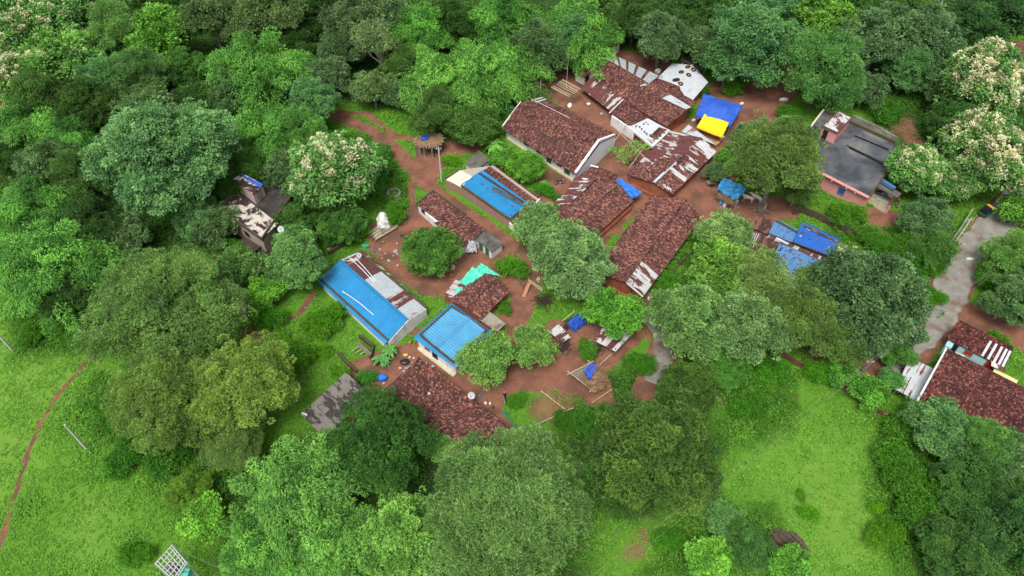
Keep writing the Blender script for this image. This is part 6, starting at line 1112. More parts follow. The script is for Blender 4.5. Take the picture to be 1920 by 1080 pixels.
# haystack on platform, lower yard
def haystack(name, label, p, R, h, platform_pts, cover, cmat, pz=1.0, seed=1, hay='straw'):
    root = empty(name, (p.x, p.y, 0), label, 'haystack'); r = np.random.RandomState(seed); mb = MB(); n = 20; rings = []
    for j in range(8):
        t = j/7; rad = R*(1-.15*t)*(math.cos(t*PI/2)**.55+.02); rings.append([Vector((p.x+math.cos(2*PI*i/n)*rad*(1+.1*r.randn()), p.y+math.sin(2*PI*i/n)*rad*(1+.1*r.randn()), pz+h*t)) for i in range(n)])
    for a_, b_ in zip(rings, rings[1:]):
        for i in range(n): mb.face([a_[i], a_[(i+1)%n], b_[(i+1)%n], b_[i]], r.rand())
    mb.face(rings[0][::-1]); mb.build('hay', M(hay), root, hay != 'straw')
    if hay == 'straw': vine(root, 'loose_straw', [q for rg in rings for q in rg], 1600, np.array([.12,.12,.1]), seed, .55, .05, 'straw', (1.25,1.15,1))
    if cover: tarp('cover', '', cover, cmat, '', -.3, .14, 12, .3, seed+3, parent=root)
    mb = MB()
    if platform_pts:
        slab(mb, platform_pts, .12); mb.build('platform', M('timber'), root); posts(root, [inset(q, p, .2) for q in platform_pts], pz-.1, .13)
        for a_, b_ in zip(platform_pts, platform_pts[1:]+platform_pts[:1]): mb = MB(); d = (b_-a_).normalized()*.5; mb.tube([a_-d+Vector((0,0,.12)), b_+d+Vector((0,0,.12))], .06, 6); mb.build('rail', M('pale_bamboo'), root)
    return root
hp = [c('c7',495,770,1.0), c('c7',640,695,1.0), c('c7',740,790,1.0), c('c7',650,890,1.0)]
haystack('haystack', 'straw stack on a timber platform topped with blue tarpaulin in the lower yard', c('c7',672,820,1.0), 1.55, 2.4, hp, [c('c7',598,740,3.1), c('c7',655,690,3.5), c('c7',705,725,3.6), c('c7',632,812,3.0)], 'blue_tarp', 1.0, 2)
vh = [c('c0',1300,570,.5), c('c0',1450,530,.5), c('c0',1400,610,.5), c('c0',1340,640,.5)]
hw = haystack('covered_haystack', 'white-sheeted conical stack on split logs at the left yard', c('c0',1382,535,.6), 1.15, 2.6, None, None, None, .5, 5, 'white_tarp')
root = empty('log_platform', c('c0',1380,600,0), 'raft of split logs and planks under the white-sheeted stack', 'platform'); rr_ = random.Random(9)
for k in range(13): a_, b_ = lerp(c('c0',1275,590,.35), c('c0',1330,650,.35), k/12), lerp(c('c0',1420,500,.35), c('c0',1480,560,.35), k/12); j = rr_.uniform(-.4,.3); d = (b_-a_).normalized(); mb = MB(); mb.tube([a_+d*j, b_+d*rr_.uniform(-.4,.4)], .09, 6); mb.build('log', M('pale_bamboo' if k % 3 else 'timber'), root)
mb = MB(); slab(mb, [c('c0',u,v,.48) for u, v in ((1330,540),(1430,505),(1450,560),(1370,610))], .1); mb.build('deck', M('timber'), root)
# well ring
mb = MB(); p = c('c1',688,832,0); n = 24
for (ra, rb_, za, zb) in ((1.15,1.15,-.2,.7),(1.15,.9,.7,.7),(.9,.9,.7,-.4)):
    for i in range(n): a, b_ = 2*PI*i/n, 2*PI*(i+1)/n; mb.face([p+Vector((math.cos(a)*ra, math.sin(a)*ra, za)), p+Vector((math.cos(b_)*ra, math.sin(b_)*ra, za)), p+Vector((math.cos(b_)*rb_, math.sin(b_)*rb_, zb)), p+Vector((math.cos(a)*rb_, math.sin(a)*rb_, zb))])
mb.face([p+Vector((math.cos(2*PI*i/n)*.9, math.sin(2*PI*i/n)*.9, .2)) for i in range(n)]); single('well_ring', 'round grey concrete well ring at the meadow bush', 'well', mb, 'grey_concrete')
pipe('well_pole', 'short log leaning on the well ring', [p+Vector((-1.2,.9,.9)), p+Vector((-.3,.3,.75))], .07, 'timber', 'log')
# ------------------------------------------------------------------ walls and fences
wall_line('compound_wall', 'mossy wall running from the blue roofs to the road', [c('c8',612,70,0), c('c8',900,200,0), c('c8',1240,350,0), c('c8',1560,492,0)], 1.6, .22, 'parapet_moss', group='compound walls')
wall_line('compound_wall', 'pale wall behind the pink house flat roof', [c('c4',1130,185,0), c('c4',1300,262,0), c('c4',1450,350,0)], 1.6, .22, 'grey_concrete', group='compound walls')
wall_line('compound_wall', 'reddish-topped wall at the head of the right meadow', [c('q8',490,890,0), c('q8',660,990,0), c('q8',820,1065,0), c('c9',210,590,0), c('c9',400,720,0), c('c9',560,840,0), c('c9',720,895,0)], 1.2, .2, 'mud_wall', group='compound walls').color = (.45,.7,.6,1)
wall_line('compound_wall', 'mossy yard wall beside the upper side of the blue roofs and cattle yard', [c('c8',560,85,0), c('c8',612,70,0)], 1.4, .22, 'parapet_moss', group='compound walls')
wall_line('compound_wall', 'road-side wall beside the compound at the junction', [c('c8',1560,492,0), c('c8',1620,400,0), c('c8',1740,230,0), c('c8',1830,90,0)], 1.5, .2, 'grey_concrete', group='compound walls')
wall_line('compound_wall', 'broken wall at the fallow yard under the dark trees', [c('q7',1180,560,0), c('q7',1280,455,0), c('q7',1340,490,0)], 1.2, .22, 'parapet_moss', group='compound walls')
wall_line('garden_wall', 'mossy corner wall of the vegetable garden near the large-leaved plants', [c('c6',440,50,0), c('c6',540,130,0), c('c6',520,210,0)], .9, .3, 'parapet_moss', group='garden walls'); wall_line('garden_wall', 'ruined mossy wall of the vegetable garden above the asbestos shed', [c('c6',285,165,0), c('c6',330,220,0), c('c6',420,305,0)], .7, .3, 'parapet_moss', group='garden walls'); wall_line('garden_wall', 'mossy low wall between the trees and the long blue roof', [c('c0',990,760,0), c('c0',1100,690,0)], .9, .3, 'parapet_moss', group='garden walls')
def fence(name, label, pts, h, step=.5, rails=2, mat='timber', group=None, rad=.035):
    root = empty(name, (pts[0].x, pts[0].y, 0), label, 'fence', group)
    for a_, b_ in zip(pts, pts[1:]):
        n = max(1, int((b_-a_).length/step)); mb = MB()
        for i in range(n+1): p = lerp(a_, b_, i/n); q = Vector((p.x+rr_.uniform(-.04,.04), p.y+rr_.uniform(-.04,.04), h*rr_.uniform(.85,1.1))); mb.tube([Vector((p.x,p.y,-.1)), q], rad, 5)
        mb.build('picket_row', M(mat), root)
        for k in range(rails): mb = MB(); z = h*(.35+.5*k/max(1,rails-1)); mb.tube([Vector((a_.x,a_.y,z)), Vector((b_.x,b_.y,z+.05))], rad*1.2, 5); mb.build('rail', M(mat), root)
    return root
fence('stick_fence', 'stick fence beside the lane gate on the plot side', [c('c5',1480,330,0), c('c5',1570,385,0), c('c5',1615,475,0)], 1.2, .35, group='stick fences'); fence('stick_fence', 'bamboo rail fence right of the lane gate under the grey-green tree', [c('c5',1655,430,0), c('c5',1755,500,0)], 1.2, 1.2, 4, 'pale_bamboo', group='stick fences')
fence('stick_fence', 'mossy rail fence in the creepers beside the biggest tiled house', [c('c3',1225,640,0), c('c3',1130,770,0), c('c3',1040,860,0), c('c3',960,985,0)], 1.1, 1.5, 2, 'parapet_moss', group='stick fences', rad=.09); fence('stick_fence', 'short mossy cross rail of the creeper garden', [c('c3',990,800,0), c('c3',1065,845,0)], 1.0, 1.2, 2, 'parapet_moss', group='stick fences', rad=.09)
fence('stone_post_fence', 'three stone posts joined by a rail at the meadow corner', [c('c7',1465,905,0), c('c7',1530,945,0), c('c7',1590,990,0)], 1.5, 6, 1, 'timber', group='stick fences', rad=.1)
fence('net_fence', 'green net fence around the kitchen plot beside the low tiled house', [c('c6',1510,610,0), c('c6',1465,600,0), c('c6',1540,690,0), c('c6',1640,760,0), c('c6',1750,885,0)], .9, .25, 3, 'screen_green', group='stick fences', rad=.025)
root = empty('lane_gate', c('c5',1640,480,0), 'open wooden gate leaf lying across the lane by the bamboo rails', 'gate'); mb = MB(); mb.bar(c('c5',1660,425,.9), c('c5',1620,525,.15), .5, .06); mb.build('leaf', M('orange_earth'), root); posts(root, [c('c5',1662,422,0)], 1.4, .07)
# loose poles
for k, (cr_, a_, za, b_, zb, lab) in enumerate((('c6',(1620,715),.6,(1925,578),1.4,'long bamboo rail above the kitchen plot creepers'), ('c6',(1750,435),.5,(1910,560),.3,'bamboo pole lying slanted in the kitchen plot'), ('c6',(1800,400),.4,(1890,500),.3,'green bent rod at the edge of the kitchen plot'), ('c6',(1605,780),.2,(1625,730),1.,'short stake at the corner of the kitchen plot'),
        ('c5',(30,775),.6,(135,675),1.6,'bamboo pole crossing up the garden trellis'), ('c5',(40,700),1.0,(215,810),.8,'long bamboo pole across the garden trellis'), ('c5',(60,740),.8,(150,790),1.1,'short bamboo pole on the garden trellis'), ('c5',(215,640),.7,(318,725),.7,'old timber beam lying in the blue roof garden'),
        ('c7',(440,390),1.,(530,315),2.0,'bamboo pole sticking out of the brushwood heap'), ('c7',(370,1070),1.,(520,1015),1.2,'bamboo rail end in the creepers'), ('c7',(285,895),.4,(460,1025),.3,'bamboo pole fallen on the kitchen plot'), ('c7',(650,980),.8,(800,880),1.,'curved bamboo rail behind the haystack'), ('c7',(700,715),.4,(790,630),1.2,'bamboo pole between the haystack and grey tin shed'),
        ('c3',(500,330),3.5,(600,258),3.7,'thin stick lying on the tiled roof ridge'), ('q3',(1415,800),.2,(1450,840),.2,'fallen stick') , ('c9',(430,560),.3,(520,390),2.6,'slanting bare pole in the dirt yard above the meadow wall'), ('c9',(135,525),.4,(205,560),.4,'pale log lying on the meadow wall'), ('q4',(1420,800),.3,(1490,860),.3,'grey plank at the edge of the giant feathery tree'), ('q4',(1515,875),.2,(1575,815),.8,'thin stake in the weeds right of the giant tree'), ('q4',(1710,740),.2,(1750,775),.2,'fallen pole in the red patch near the wires'))):
    if lab == 'fallen stick': continue
    pipe('loose_pole', lab, [c(cr_,*a_,za), lerp(c(cr_,*a_,za), c(cr_,*b_,zb), .5)+Vector((0,0,-.05)), c(cr_,*b_,zb)], .13 if 'beam' in lab or 'log' in lab else .055, 'pale_bamboo' if 'bamboo' in lab else 'timber', 'pole', 'loose poles')
root = empty('garden_trellis', c('c6',450,130,0), 'collapsed frame with grey planks in the vegetable garden', 'frame')
for k in range(3): beam(c('c6',420+k*9,95-k*4,.9), c('c6',505+k*9,175-k*4,.9), .2, .08, 'timber', root, 'plank')
for k in range(3): mb = MB(); mb.tube([c('c6',380+k*30,150+k*12,.5), c('c6',430+k*26,110+k*18,.9)], .05, 5); mb.build('stick', M('pale_bamboo'), root)
# brushwood
def brush(name, label, p, R, n, L, h, mat='dark_timber', seed=1, cat='brushwood', flat=1.):
    r = random.Random(seed); mb = MB()
    for i in range(n):
        a = r.uniform(-.6,.6)+ (r.random() < .3)*1.2; q = p+Vector((r.gauss(0,R*.4), r.gauss(0,R*.4), r.uniform(.05,h))); d = Vector((math.cos(a)*L*.5*r.uniform(.6,1.1), math.sin(a)*L*.5, r.uniform(-.15,.15))); mb.tube([q-d, q+Vector((0,0,.05)), q+d], [.045,.04,.02], 4, r=r.random())
    return single(name, label, cat, mb, mat, 'brushwood heaps')
brush('brushwood_heap', 'dark brushwood heap leaning under the grey-green lane tree', c('c7',300,260,0), 1.3, 60, 2.4, 1.2, seed=1); brush('brushwood_heap', 'brushwood ring around the yard bush', c('c7',680,600,0), 1.0, 55, 1.5, .6, seed=2); brush('brushwood_heap', 'brushwood under the white tin stall', c('c7',450,580,0), .9, 50, 1.6, .7, seed=3); brush('brushwood_heap', 'brushwood in front of the crumpled blue tarpaulin', c('c7',485,430,0), .8, 45, 1.5, .8, seed=4)
brush('brushwood_heap', 'thorn twigs on the right of the lower roof end', c('c6',1750,770,0), 1.5, 50, 2.2, .5, 'timber', 5); brush('brushwood_heap', 'leafy litter heap beside the brown sheets', c('c8',330,60,0), 1.6, 60, 1.5, .6, 'timber', 6); brush('brushwood_heap', 'twigs scattered in the haystack yard', c('c5',540,190,0), 1.2, 30, 1.0, .15, 'timber', 7); brush('brushwood_heap', 'brushwood under the grey shed tree right of the timber post', c('c7',760,150,0), .9, 30, 1.8, .5, seed=9)
# thatched wood pile bottom right
root = empty('wood_pile', c('q5',590,910,0), 'round stack of dark sticks in the right meadow near the bottom edge', 'wood pile'); r = random.Random(8); mb = MB()
for i in range(150): a = r.uniform(0,2*PI); R_ = 1.9*math.sqrt(r.random()); q = c('q5',590,905,.9)+Vector((math.cos(a)*R_, math.sin(a)*R_*.8, r.uniform(-.7,.45)*(1-R_/3))); d = Vector((.55,-.75,.05)); mb.tube([q-d*r.uniform(.5,.9), q+d*r.uniform(.5,.9)], .06, 5, r=r.random())
mb.build('stick_bundle', M('timber'), root).color = (.6,.52,.5,1)
# ------------------------------------------------------------------ dishes, small things
def dish(label, p, R, aim, z0, mat='galvanised'):
    root = empty('satellite_dish', (p.x,p.y,z0), label, 'satellite dish', 'satellite dishes'); aim = Vector(aim).normalized(); x = aim.cross(Vector((0,0,1))).normalized(); y = x.cross(aim); ctr = Vector((p.x,p.y,p.z)); mb = MB(); n = 18; rg = []
    for j in range(5): t = j/4; rg.append([ctr+(x*math.cos(2*PI*i/n)+y*math.sin(2*PI*i/n))*R*t+aim*R*.22*t*t for i in range(n)])
    for a_, b_ in zip(rg, rg[1:]):
        for i in range(n): mb.face([a_[i], b_[i], b_[(i+1)%n], a_[(i+1)%n]]); mb.face([a_[i]-aim*.02, a_[(i+1)%n]-aim*.02, b_[(i+1)%n]-aim*.02, b_[i]-aim*.02])
    mb.build('reflector', M(mat), root, True); mb = MB(); mb.tube([ctr-aim*.02, Vector((p.x-aim.x*.15,p.y-aim.y*.15,z0))], .03, 6); mb.build('mast', M('steel'), root); mb = MB(); mb.tube([ctr-y*R*.9+aim*.15, ctr+aim*R*.9], .015, 5); mb.box(-.05,.05,-.05,.05,-.05,.05,.5,lambda v: ctr+aim*R*.9+v); mb.build('receiver', M('black_paint'), root)
dish('orange-marked white dish at the yard side of the longest tiled house', c('c2',648,450,2.9), .45, (-.6,-.5,.6), 2.2, 'white_plaster'); dish('grey satellite dish at the eave of the low tiled house', c('c6',1245,465,2.4), .48, (-.2,-.7,.6), 1.6); dish('grey satellite dish on the rusty slope of the long blue roof', c('c5',432,228,2.8), .42, (.5,-.5,.7), 2.2); dish('pale satellite dish beside the black flat roof', c('c0',640,575,4.7), .5, (.1,-.6,.7), 3.9)
def blob(mb, p, sx, sy, sz, seed, n=9, m=6, r=.5):
    rr = random.Random(seed); rg = []
    for j in range(m+1):
        t = PI*j/m; rg.append([p+Vector((math.sin(t)*math.cos(2*PI*i/n)*sx*rr.uniform(.8,1.15), math.sin(t)*math.sin(2*PI*i/n)*sy*rr.uniform(.8,1.15), math.cos(t)*sz)) for i in range(n)])
    for a_, b_ in zip(rg, rg[1:]):
        for i in range(n): mb.face([a_[i], b_[i], b_[(i+1)%n], a_[(i+1)%n]], r)
def small(name, lab, cr_, u, v, sx, sy, sz, mat, cat, z=0, seed=1, group=None): mb = MB(); blob(mb, c(cr_,u,v,z+sz*.6), sx, sy, sz, seed); return single(name, lab, cat, mb, mat, group)
small('covered_bin', 'bright blue covered bundle beside the low tiled house corner', 'c6',600,340,.75,.55,.6,'blue_tarp','bundle').color = (.8,1.6,1.5,1)
small('white_bundle', 'white and grey bundle at the foot of the round mango tree', 'c5',1112,312,.35,.35,.5,'white_tarp','bundle'); small('boulder', 'brown boulder near the round mango tree', 'c5',1105,368,.45,.35,.3,'mud_wall','rock'); small('metal_bowl', 'shallow steel bowl on the ground of the haystack yard', 'c5',698,195,.4,.4,.12,'steel','bowl'); small('water_pot', 'dark pot with a white lid near the mango tree', 'c5',745,88,.3,.3,.25,'black_paint','pot'); small('aqua_scrap', 'tiny aqua plastic scrap in the haystack yard', 'c5',648,262,.25,.2,.06,'aqua_tarp','scrap')
small('sheet_bundle', 'pink cloth bundle by the mossy low wall', 'c0',985,722,.35,.28,.25,'pink_wall','bundle'); small('green_bin', 'green net-covered tub at the edge of the haystack yard', 'c0',1250,695,.7,.45,.35,'screen_green','tub'); small('cloth', 'aqua cloth scrap above the low tiled roof', 'c6',905,232,.45,.3,.08,'aqua_tarp','cloth',.3); small('cloth', 'dark cloth heap at the tip of the low tiled roof', 'c6',765,225,.7,.5,.35,'black_paint','cloth'); small('cloth', 'grey plastic heap beside the low tiled roof tip', 'c6',815,270,.8,.5,.25,'grey_cloth','cloth',1.2); small('cloth', 'yellow plastic bag near the garden plants', 'c6',770,175,.4,.25,.2,'yellow_paint','cloth'); small('cloth', 'orange rag on a stick at the blue house corner', 'c6',803,85,.2,.35,.5,'orange_earth','cloth'); small('cloth','cream bag below the square blue roof','c6',868,128,.25,.22,.2,'cream_paint','cloth')
for k, (u, v) in enumerate(((955,262),(968,255),(730,268),(760,292),(612,378),(940,452))): small('litter', ['white scrap upper of two beside the aqua cloth','white scrap lower of two beside the aqua cloth','white bag in the rubbish near the garden','pale bag below the dark cloth heap','white scrap under the blue covered bundle','pale slab on the low tiled roof'][k], 'c6',u,v,.22,.18,.1,'rubbish','litter',3.45 if k == 5 else .1,k+1,'litter')
for k, (u, v, m_) in enumerate(((1340,515,'orange_earth'),(1345,522,'white_plaster'),(1378,525,'white_plaster'),(1305,470,'sky_tarp'),(1400,550,'parapet_moss'))): small('water_can', ['orange can of the row at the low tiled house eave','white can beside the orange one at the eave','white can right of the orange one at the eave','aqua can beside the dish of the low tiled house','dark green lump at the end of the can row'][k], 'c6',u,v,.2,.2,.3,m_,'can',0,k+3,'cans along the low tiled house')
for k, (u, v, m_) in enumerate(((1355,190,'blue_paint'),(1350,385,'sky_tarp'),(1378,400,'white_plaster'),(1415,385,'sky_tarp'),(1385,375,'rubbish'))): small('drum', ['dark blue drum behind the cattle shelter','sky blue tub left of the shelter posts','white sack below the cattle shelter','sky blue tub between the shelter posts','pale sack against the shelter post'][k], 'c3',u,v,.35,.35,.45,m_,'drum',0,k+2,'drums and sacks at the cattle shelter')
for u, v, lab in ((1070,230,'white pile left of the two by the creeper garden'),(1095,240,'pinkish white sack by the creeper garden below the white sheet corner'),(1150,195,'white sack higher up by the creeper garden')): small('sack', lab, 'c7',u,v,.4,.35,.35,'white_tarp','sack',0,int(u),'sacks by the creeper garden')
for u, v, lab in ((1005,320,'crumpled white paper on the concrete yard'),(1100,325,'white heap on the compound wall line'),(990,468,'white cloth at the concrete yard front'),(1630,432,'white plastic heap at the junction wall end'),(1840,405,'pale rubble heap on the road')): small('litter', lab, 'c8',u,v,.6,.3,.2,'white_tarp','litter',.1,int(v),'litter')
for k in range(46):
    rr = random.Random(100+k); cr_, (u, v) = [('c5',(rr.uniform(490,720),rr.uniform(80,330))), ('c3',(rr.uniform(1300,1480),rr.uniform(300,430))), ('c8',(rr.uniform(1500,1850),rr.uniform(200,600))), ('c6',(rr.uniform(720,900),rr.uniform(180,330)))][k % 4]
    if k < 40: mb = MB(); p = c(cr_,u,v,.05 if k % 4 != 2 else .18); a_ = rr.uniform(0,3); s_ = rr.uniform(.07,.16); mb.box(-s_, s_, -s_*.7, s_*.7, 0, .04, .5, lambda q: p+Vector((q.x*math.cos(a_)-q.y*math.sin(a_), q.x*math.sin(a_)+q.y*math.cos(a_), q.z))); o_ = single('litter_scrap', ['tiny pale scrap in the haystack yard','tiny pale scrap near the cattle shelter','tiny pale scrap on the road junction','tiny pale scrap by the low tiled roof tip'][k % 4], 'litter', mb, 'rubbish', ['scraps of the haystack yard','scraps at the cattle shelter','scraps on the junction','scraps at the low roof'][k % 4])
small('yellow_cloth','yellow cloth hanging on the bush by the compound wall','c8',1512,355,.8,.35,.45,'yellow_paint','cloth',.6); small('blue_cloth','blue cloth strip under the roadside tree','c8',1610,250,.9,.12,.15,'blue_paint','cloth',.8); small('blue_cloth','blue plastic beside the brown sheets','c8',155,100,.4,.3,.3,'blue_paint','cloth'); small('tub','white steel tub in the upper yard','c2',782,440,.4,.35,.2,'white_plaster','tub'); small('tub','grey bucket in the upper yard','c2',875,512,.3,.3,.25,'steel','tub'); small('tub','aqua basin in the trellis yard','c2',1105,748,.4,.3,.12,'aqua_tarp','tub')
small('pipe_heap','white sacks in the trees behind the red lane','q7',570,560,.9,.4,.4,'white_tarp','heap'); small('stone','pale stone beside the red lane trees','q7',500,355,.6,.3,.3,'white_tarp','rock'); small('round_basket','round pale basket behind the striped roof','c2',1283,205,.7,.6,.6,'white_tarp','basket'); small('tub','white tub behind the striped roof near the trees','c2',1215,62,.5,.3,.3,'rubbish','tub')
# ------------------------------------------------------------------ cows
def cow(label, p, ang, s=1., lying=False, group='white cattle near the shelter'):
    """skinned skeleton: back line, neck and head, four jointed legs, tail, ears and horns"""
    z = 0 if not lying else -.62; V = []; E_ = []; Rr = []
    def add(x, y, zz, r, par=None, ry=None): V.append((x*s, y*s, max(.03, zz+z)*s)); Rr.append((r*s, (ry or r)*s)); i = len(V)-1; (E_.append((par, i)) if par is not None else None); return i
    hip = add(-.05, 0, .98, .27, None, .30); rump = add(-.62, 0, 1.02, .24, hip, .25); tailb = add(-.80, 0, 1.02, .07, rump); t2 = add(-.86, .02, .65, .03, tailb); add(-.86, .03, .35, .045, t2)
    ch = add(.45, 0, .95, .27, hip, .33); hump = add(.52, 0, 1.26, .10, ch); nk = add(.80, 0, 1.12, .14, ch, .19); hd = add(1.05, 0, 1.20, .12, nk); mz = add(1.32, 0, 1.02, .075, hd); add(1.42, 0, .97, .065, mz)
    for sy in (1, -1): e = add(1.03, .20*sy, 1.22, .03, hd); h1 = add(1.02, .10*sy, 1.36, .025, hd); add(1.05, .15*sy, 1.50, .012, h1)
    for sy, ph in ((1, .06), (-1, -.08)):
        sh = add(.48, .15*sy, .72, .12, ch); kn = add(.50+ph, .15*sy, .40, .055, sh); an = add(.50+ph, .15*sy, .10, .045, kn); add(.54+ph, .15*sy, .03, .055, an)
        st = add(-.55, .15*sy, .76, .16, rump); hk = add(-.70-ph, .15*sy, .44, .06, st); an = add(-.63-ph, .15*sy, .10, .045, hk); add(-.58-ph, .15*sy, .03, .055, an)
    me = bpy.data.meshes.new('cow'); me.from_pydata(V, E_, []); me.materials.append(M('cow_hide')); o = bpy.data.objects.new('cow', me); col.objects.link(o)
    m = o.modifiers.new('skin', 'SKIN'); m.use_smooth_shade = True; 
    for i, d in enumerate(me.skin_vertices[0].data if me.skin_vertices else []): pass
    return o, Rr
def make_cow(label, p, ang, s=1., lying=False):
    o, Rr = cow(label, p, ang, s, lying); me = o.data
    if not me.skin_vertices:
        import bmesh
        bm = bmesh.new(); bm.from_mesh(me); L = bm.verts.layers.skin.verify(); bm.to_mesh(me); bm.free()
    for i, d in enumerate(me.skin_vertices[0].data): d.radius = Rr[i]; d.use_root = (i == 0)
    sb = o.modifiers.new('sub', 'SUBSURF'); sb.levels = 1; sb.render_levels = 1
    o.location = (p.x, p.y, 0); o.rotation_euler = (0, 0, ang); tag(o, label, 'cow', 'white cattle near the shelter'); return o
make_cow('white cow standing left of the lower pair by the shelter post', c('c3',1537,378,0), math.radians(155)+0*PI, 1.05)
make_cow('white cow standing right of the lower pair by the shelter', c('c3',1600,378,0), math.radians(140), 1.1)
make_cow('white cow resting under the olive tree, upper left one', c('c3',1578,236,0), math.radians(175), 1.05, True); make_cow('white cow half hidden at the olive tree, upper right one', c('c3',1625,262,0), math.radians(80), 1.0)
make_cow('tan calf lying at the edge of the trees below the cattle', c('c3',1665,425,0), math.radians(60), .7, True).color = (.75,.55,.38,1)
# ------------------------------------------------------------------ vehicles
def wheel(mb, p, R, w, ax): torus(mb, p, R, w, ax, 16, 7)
def bike(label, p, ang, paint='red_paint', s=1.):
    root = empty('motorbike', (p.x, p.y, 0), label, 'motorbike', 'motorbikes'); ca, sa = math.cos(ang), math.sin(ang); z0 = p.z
    F_ = lambda x, y, z: Vector((p.x+(x*ca-y*sa)*s, p.y+(x*sa+y*ca)*s, z0+z*s)); ax = Vector((-sa, ca, 0))
    for x in (-.62,.62): mb = MB(); wheel(mb, F_(x,0,.30), .25*s, .055*s, ax); w_ = mb.build('wheel', M('rubber'), root, True); mb = MB(); mb.tube([F_(x,-.05,.3), F_(x,.05,.3)], .11*s, 8); [mb.tube([F_(x,0,.3), F_(x+.23*math.cos(k), 0, .3+.23*math.sin(k))], .012, 4) for k in np.linspace(0,2*PI,7)[:6]]; mb.build('hub', M('steel'), w_)
    mb = MB(); mb.tube([F_(.62,0,.3), F_(.42,0,.9), F_(.36,0,1.0)], .035*s, 6); mb.tube([F_(-.62,0,.3), F_(-.1,0,.42), F_(.15,0,.45), F_(.38,0,.85)], .04*s, 6); mb.build('frame', M('steel'), root)
    mb = MB(); mb.tube([F_(-.05,0,.72), F_(.1,0,.80), F_(.3,0,.80), F_(.4,0,.78)], [.06*s,.15*s,.15*s,.06*s], 8); mb.build('tank', M(paint), root, True); mb = MB(); mb.tube([F_(-.70,0,.74), F_(-.4,0,.76), F_(0,0,.72)], [.08*s,.13*s,.10*s], 8); mb.build('seat', M('black_paint'), root, True)
    mb = MB(); mb.box(-.12,.16,-.13,.13,-.18,.14,.5,lambda q: F_(.05+q.x,q.y,.42+q.z)); mb.build('engine', M('steel'), root); mb = MB(); mb.tube([F_(.30,-.32,1.02), F_(.38,0,.98), F_(.30,.32,1.02)], .022*s, 6); mb.build('handlebar', M('black_paint'), root); mb = MB(); mb.tube([F_(.44,0,.88), F_(.55,0,.87)], [.06*s,.1*s], 8); mb.build('headlight', M('steel'), root); mb = MB(); mb.tube([F_(-.75,.1,.3), F_(.05,.12,.3)], [.05*s,.03*s], 6); mb.build('exhaust', M('steel'), root)
    return root
bike('motorbike parked below the vine trellis poles', c('c2',1095,880,0), math.radians(20), 'black_paint', 1.1); bike('motorbike parked at the net-fenced plot in the lower yard', c('c6',1485,497,0), math.radians(100), 'black_paint', 1.05); bike('dark red motorbike beside the pink porch pillar', c('c4',1460,780,0), math.radians(70), 'red_paint', 1.15); bike('dark blue motorbike under the pink house porch', Vector((*c('c4',1355,715,.3).xy,.3)), math.radians(-30), 'blue_paint', 1.05); bike('scooter-like dark motorbike lying in the small red yard', c('c1',1880,750,0), math.radians(10), 'black_paint', 1.)
def rickshaw(label, p, ang):
    root = empty('auto_rickshaw', (p.x, p.y, 0), label, 'auto rickshaw'); ca, sa = math.cos(ang), math.sin(ang); F_ = lambda x, y, z: Vector((p.x+x*ca-y*sa, p.y+x*sa+y*ca, z)); ax = Vector((-sa, ca, 0))
    prof = [(-1.25,.35),(-1.3,.8),(-1.15,.95),(.3,.95),(.85,.85),(1.25,.62),(1.3,.42),(1.0,.32)]; mb = MB()
    for sy in (-1,1): mb.face([F_(x, sy*(.62 if x < .5 else .42 if x < 1.1 else .25), z) for x, z in (prof if sy > 0 else prof[::-1])])
    for (x0,z0),(x1,z1) in zip(prof, prof[1:]+prof[:1]): y0, y1 = [(.62 if x < .5 else .42 if x < 1.1 else .25) for x in (x0,x1)]; mb.face([F_(x0,-y0,z0), F_(x1,-y1,z1), F_(x1,y1,z1), F_(x0,y0,z0)])
    mb.build('body', M('green_door'), root); mb = MB(); rp = [(-1.2,1.5),(-1.15,1.72),(-.4,1.80),(.3,1.76),(.62,1.62)]
    for (x0,z0),(x1,z1) in zip(rp, rp[1:]): mb.face([F_(x0,-.6,z0), F_(x1,-.58,z1), F_(x1,.58,z1), F_(x0,.6,z0)][::-1]); [mb.face([F_(x0,sy*.6,z0), F_(x1,sy*.6,z1), F_(x1,sy*.64,z1-.18), F_(x0,sy*.64,z0-.18)]) for sy in (-1,1)]
    mb.box(-1.28,-1.18,-.6,.6,.9,1.6,.5,lambda q: F_(q.x,q.y,q.z)); mb.build('canopy', M('black_paint'), root); mb = MB(); mb.box(-.2,.25,-.63,.63,1.77,1.83,.5,lambda q: F_(q.x,q.y,q.z)); mb.build('roof_band', M('yellow_paint'), root)
    mb = MB(); mb.face([F_(.9,-.45,.88), F_(.9,.45,.88), F_(.62,.52,1.6), F_(.62,-.52,1.6)]); mb.face([F_(.88,-.45,.88), F_(.60,-.52,1.6), F_(.60,.52,1.6), F_(.88,.45,.88)]); mb.build('windscreen', M('steel'), root)
    for x, y in ((1.05,0),(-.75,.55),(-.75,-.55)): mb = MB(); wheel(mb, F_(x,y,.25), .18, .07, ax); w_ = mb.build('wheel', M('rubber'), root, True); mb = MB(); mb.tube([F_(x,y-.05,.25), F_(x,y+.05,.25)], .11, 8); mb.build('rim', M('steel'), w_)
    mb = MB(); mb.box(-.75,-.25,-.5,.5,.6,.78,.5,lambda q: F_(q.x,q.y,q.z)); mb.build('seat', M('black_paint'), root)
    for sy in (-.55,.55):
        mb = MB(); mb.tube([F_(.58,sy,1.6), F_(.6,sy,.9)], .025, 5); mb.build('roof_post', M('black_paint'), root)
rickshaw('auto rickshaw with black canopy parked on the road under the pale teak', c('q8',1705,125,.13), math.radians(-150)+PI/1)
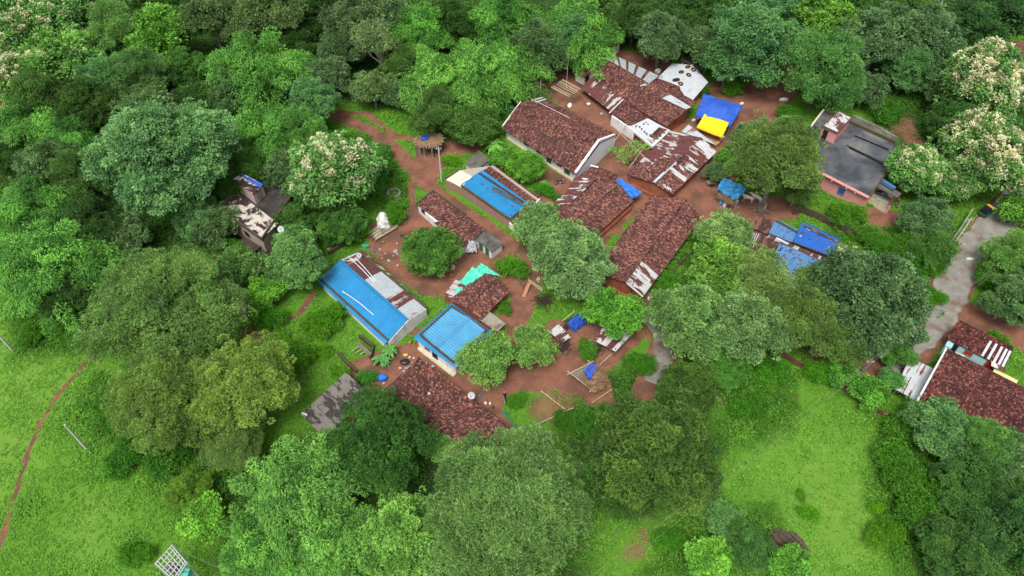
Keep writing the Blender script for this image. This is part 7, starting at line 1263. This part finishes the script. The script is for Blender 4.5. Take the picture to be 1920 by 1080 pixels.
# cart by the cattle shelter
root = empty('hand_cart', c('c3',1278,258,0), 'small wooden cart left of the blue cattle shelter', 'cart'); p = c('c3',1278,258,0); mb = MB(); mb.box(-.8,.8,-.45,.45,.5,.62,.5,lambda q: p+q); mb.build('bed', M('timber'), root)
for y in (-.55,.55): mb = MB(); wheel(mb, p+Vector((0,y,.4)), .33, .05, Vector((0,1,0))); mb.build('wheel', M('rubber'), root, True)
for y in (-.4,.4): beam(p+Vector((.7,y,.6)), p+Vector((1.7,y*.6,.5)), .06, .06, 'timber', root, 'shaft')
# ------------------------------------------------------------------ transformer frame, wires
root = empty('switch_frame', c('q3',960,1020,0), 'galvanised steel switchyard frame on posts at the bottom left edge', 'switch frame'); zf = 5.0; Q = [c('q3',968,908,zf), c('q3',1050,1008,zf), c('q3',985,1110,zf), c('q3',875,1010,zf)]
for q in Q: mb = MB(); mb.tube([Vector((q.x,q.y,-.2)), q], [.13,.1], 8); mb.build('post', M('galvanised'), root)
for t in (0,.18,.36,.54,.72,.9,1): mb = MB(); mb.bar(lerp(Q[0],Q[1],t), lerp(Q[3],Q[2],t), .09, .09); mb.build('beam', M('galvanised'), root)
for t in (0,.12,.33,.5,.67,.88,1): mb = MB(); mb.bar(lerp(Q[0],Q[3],t)+Vector((0,0,.1)), lerp(Q[1],Q[2],t)+Vector((0,0,.1)), .07, .07); mb.build('cross_beam', M('galvanised'), root)
for t, m_ in ((.35,'grey_cloth'),(.8,'aqua_tarp')): mb = MB(); p = lerp(lerp(Q[1],Q[2],.5), lerp(Q[0],Q[3],.5), .25 if t < .5 else .15)+Vector((-.6 if t < .5 else .5, .2 if t < .5 else -.2, -.8)); mb.box(-.5,.5,-.4,.4,-.5,.5,.5,lambda q: p+q); x_ = mb.build('transformer_tank', M(m_), root); x_.color = (.8,.7,.8,1) if t > .5 else (.5,.5,.5,1); mb = MB(); [mb.tube([p+Vector((dx,0,.5)), p+Vector((dx,0,.85))], [.06,.04], 6) for dx in (-.3,0,.3)]; mb.build('bushing', M('mud_wall'), x_)
def wire(lab, a_, b_, sagz=.6, rad=.011):
    pts = [lerp(a_, b_, i/14)-Vector((0,0,sagz*4*(i/14)*(1-i/14))) for i in range(15)]; pipe('overhead_wire', lab, pts, rad, 'grey_concrete', 'wire', 'overhead wires')
wp = c('c9',370,670,0); wp = Vector((wp.x, wp.y, 6.8)); far = c('c8',1930,560,7.5)
wire('upper one of two wires crossing the right meadow', wp+Vector((-.35,0,0)), c('q4',1400,1085,7.)); wire('lower one of two wires crossing the right meadow', wp+Vector((.35,0,0)), c('q4',1500,1085,7.)); wire('upper wire from the meadow pole to the road bank', wp+Vector((-.35,0,0)), c('q8',1740,430,7.5)); wire('lower wire from the meadow pole to the road bank', wp+Vector((.35,0,0)), c('q8',1760,450,7.5)); wire('wire from the steel switch frame to the bottom bamboo', c('q3',968,908,zf+.2), c('q3',1300,1060,7.)); wire('middle wire above the junction', wp, c('q8',1765,425,7.5))
scatter_weeds()
# stray prototypes that were never planted
for key, (root, R_, hc_) in PROTO.items():
    if key not in USED:
        for ch in list(root.children): bpy.data.objects.remove(ch)
        bpy.data.objects.remove(root)
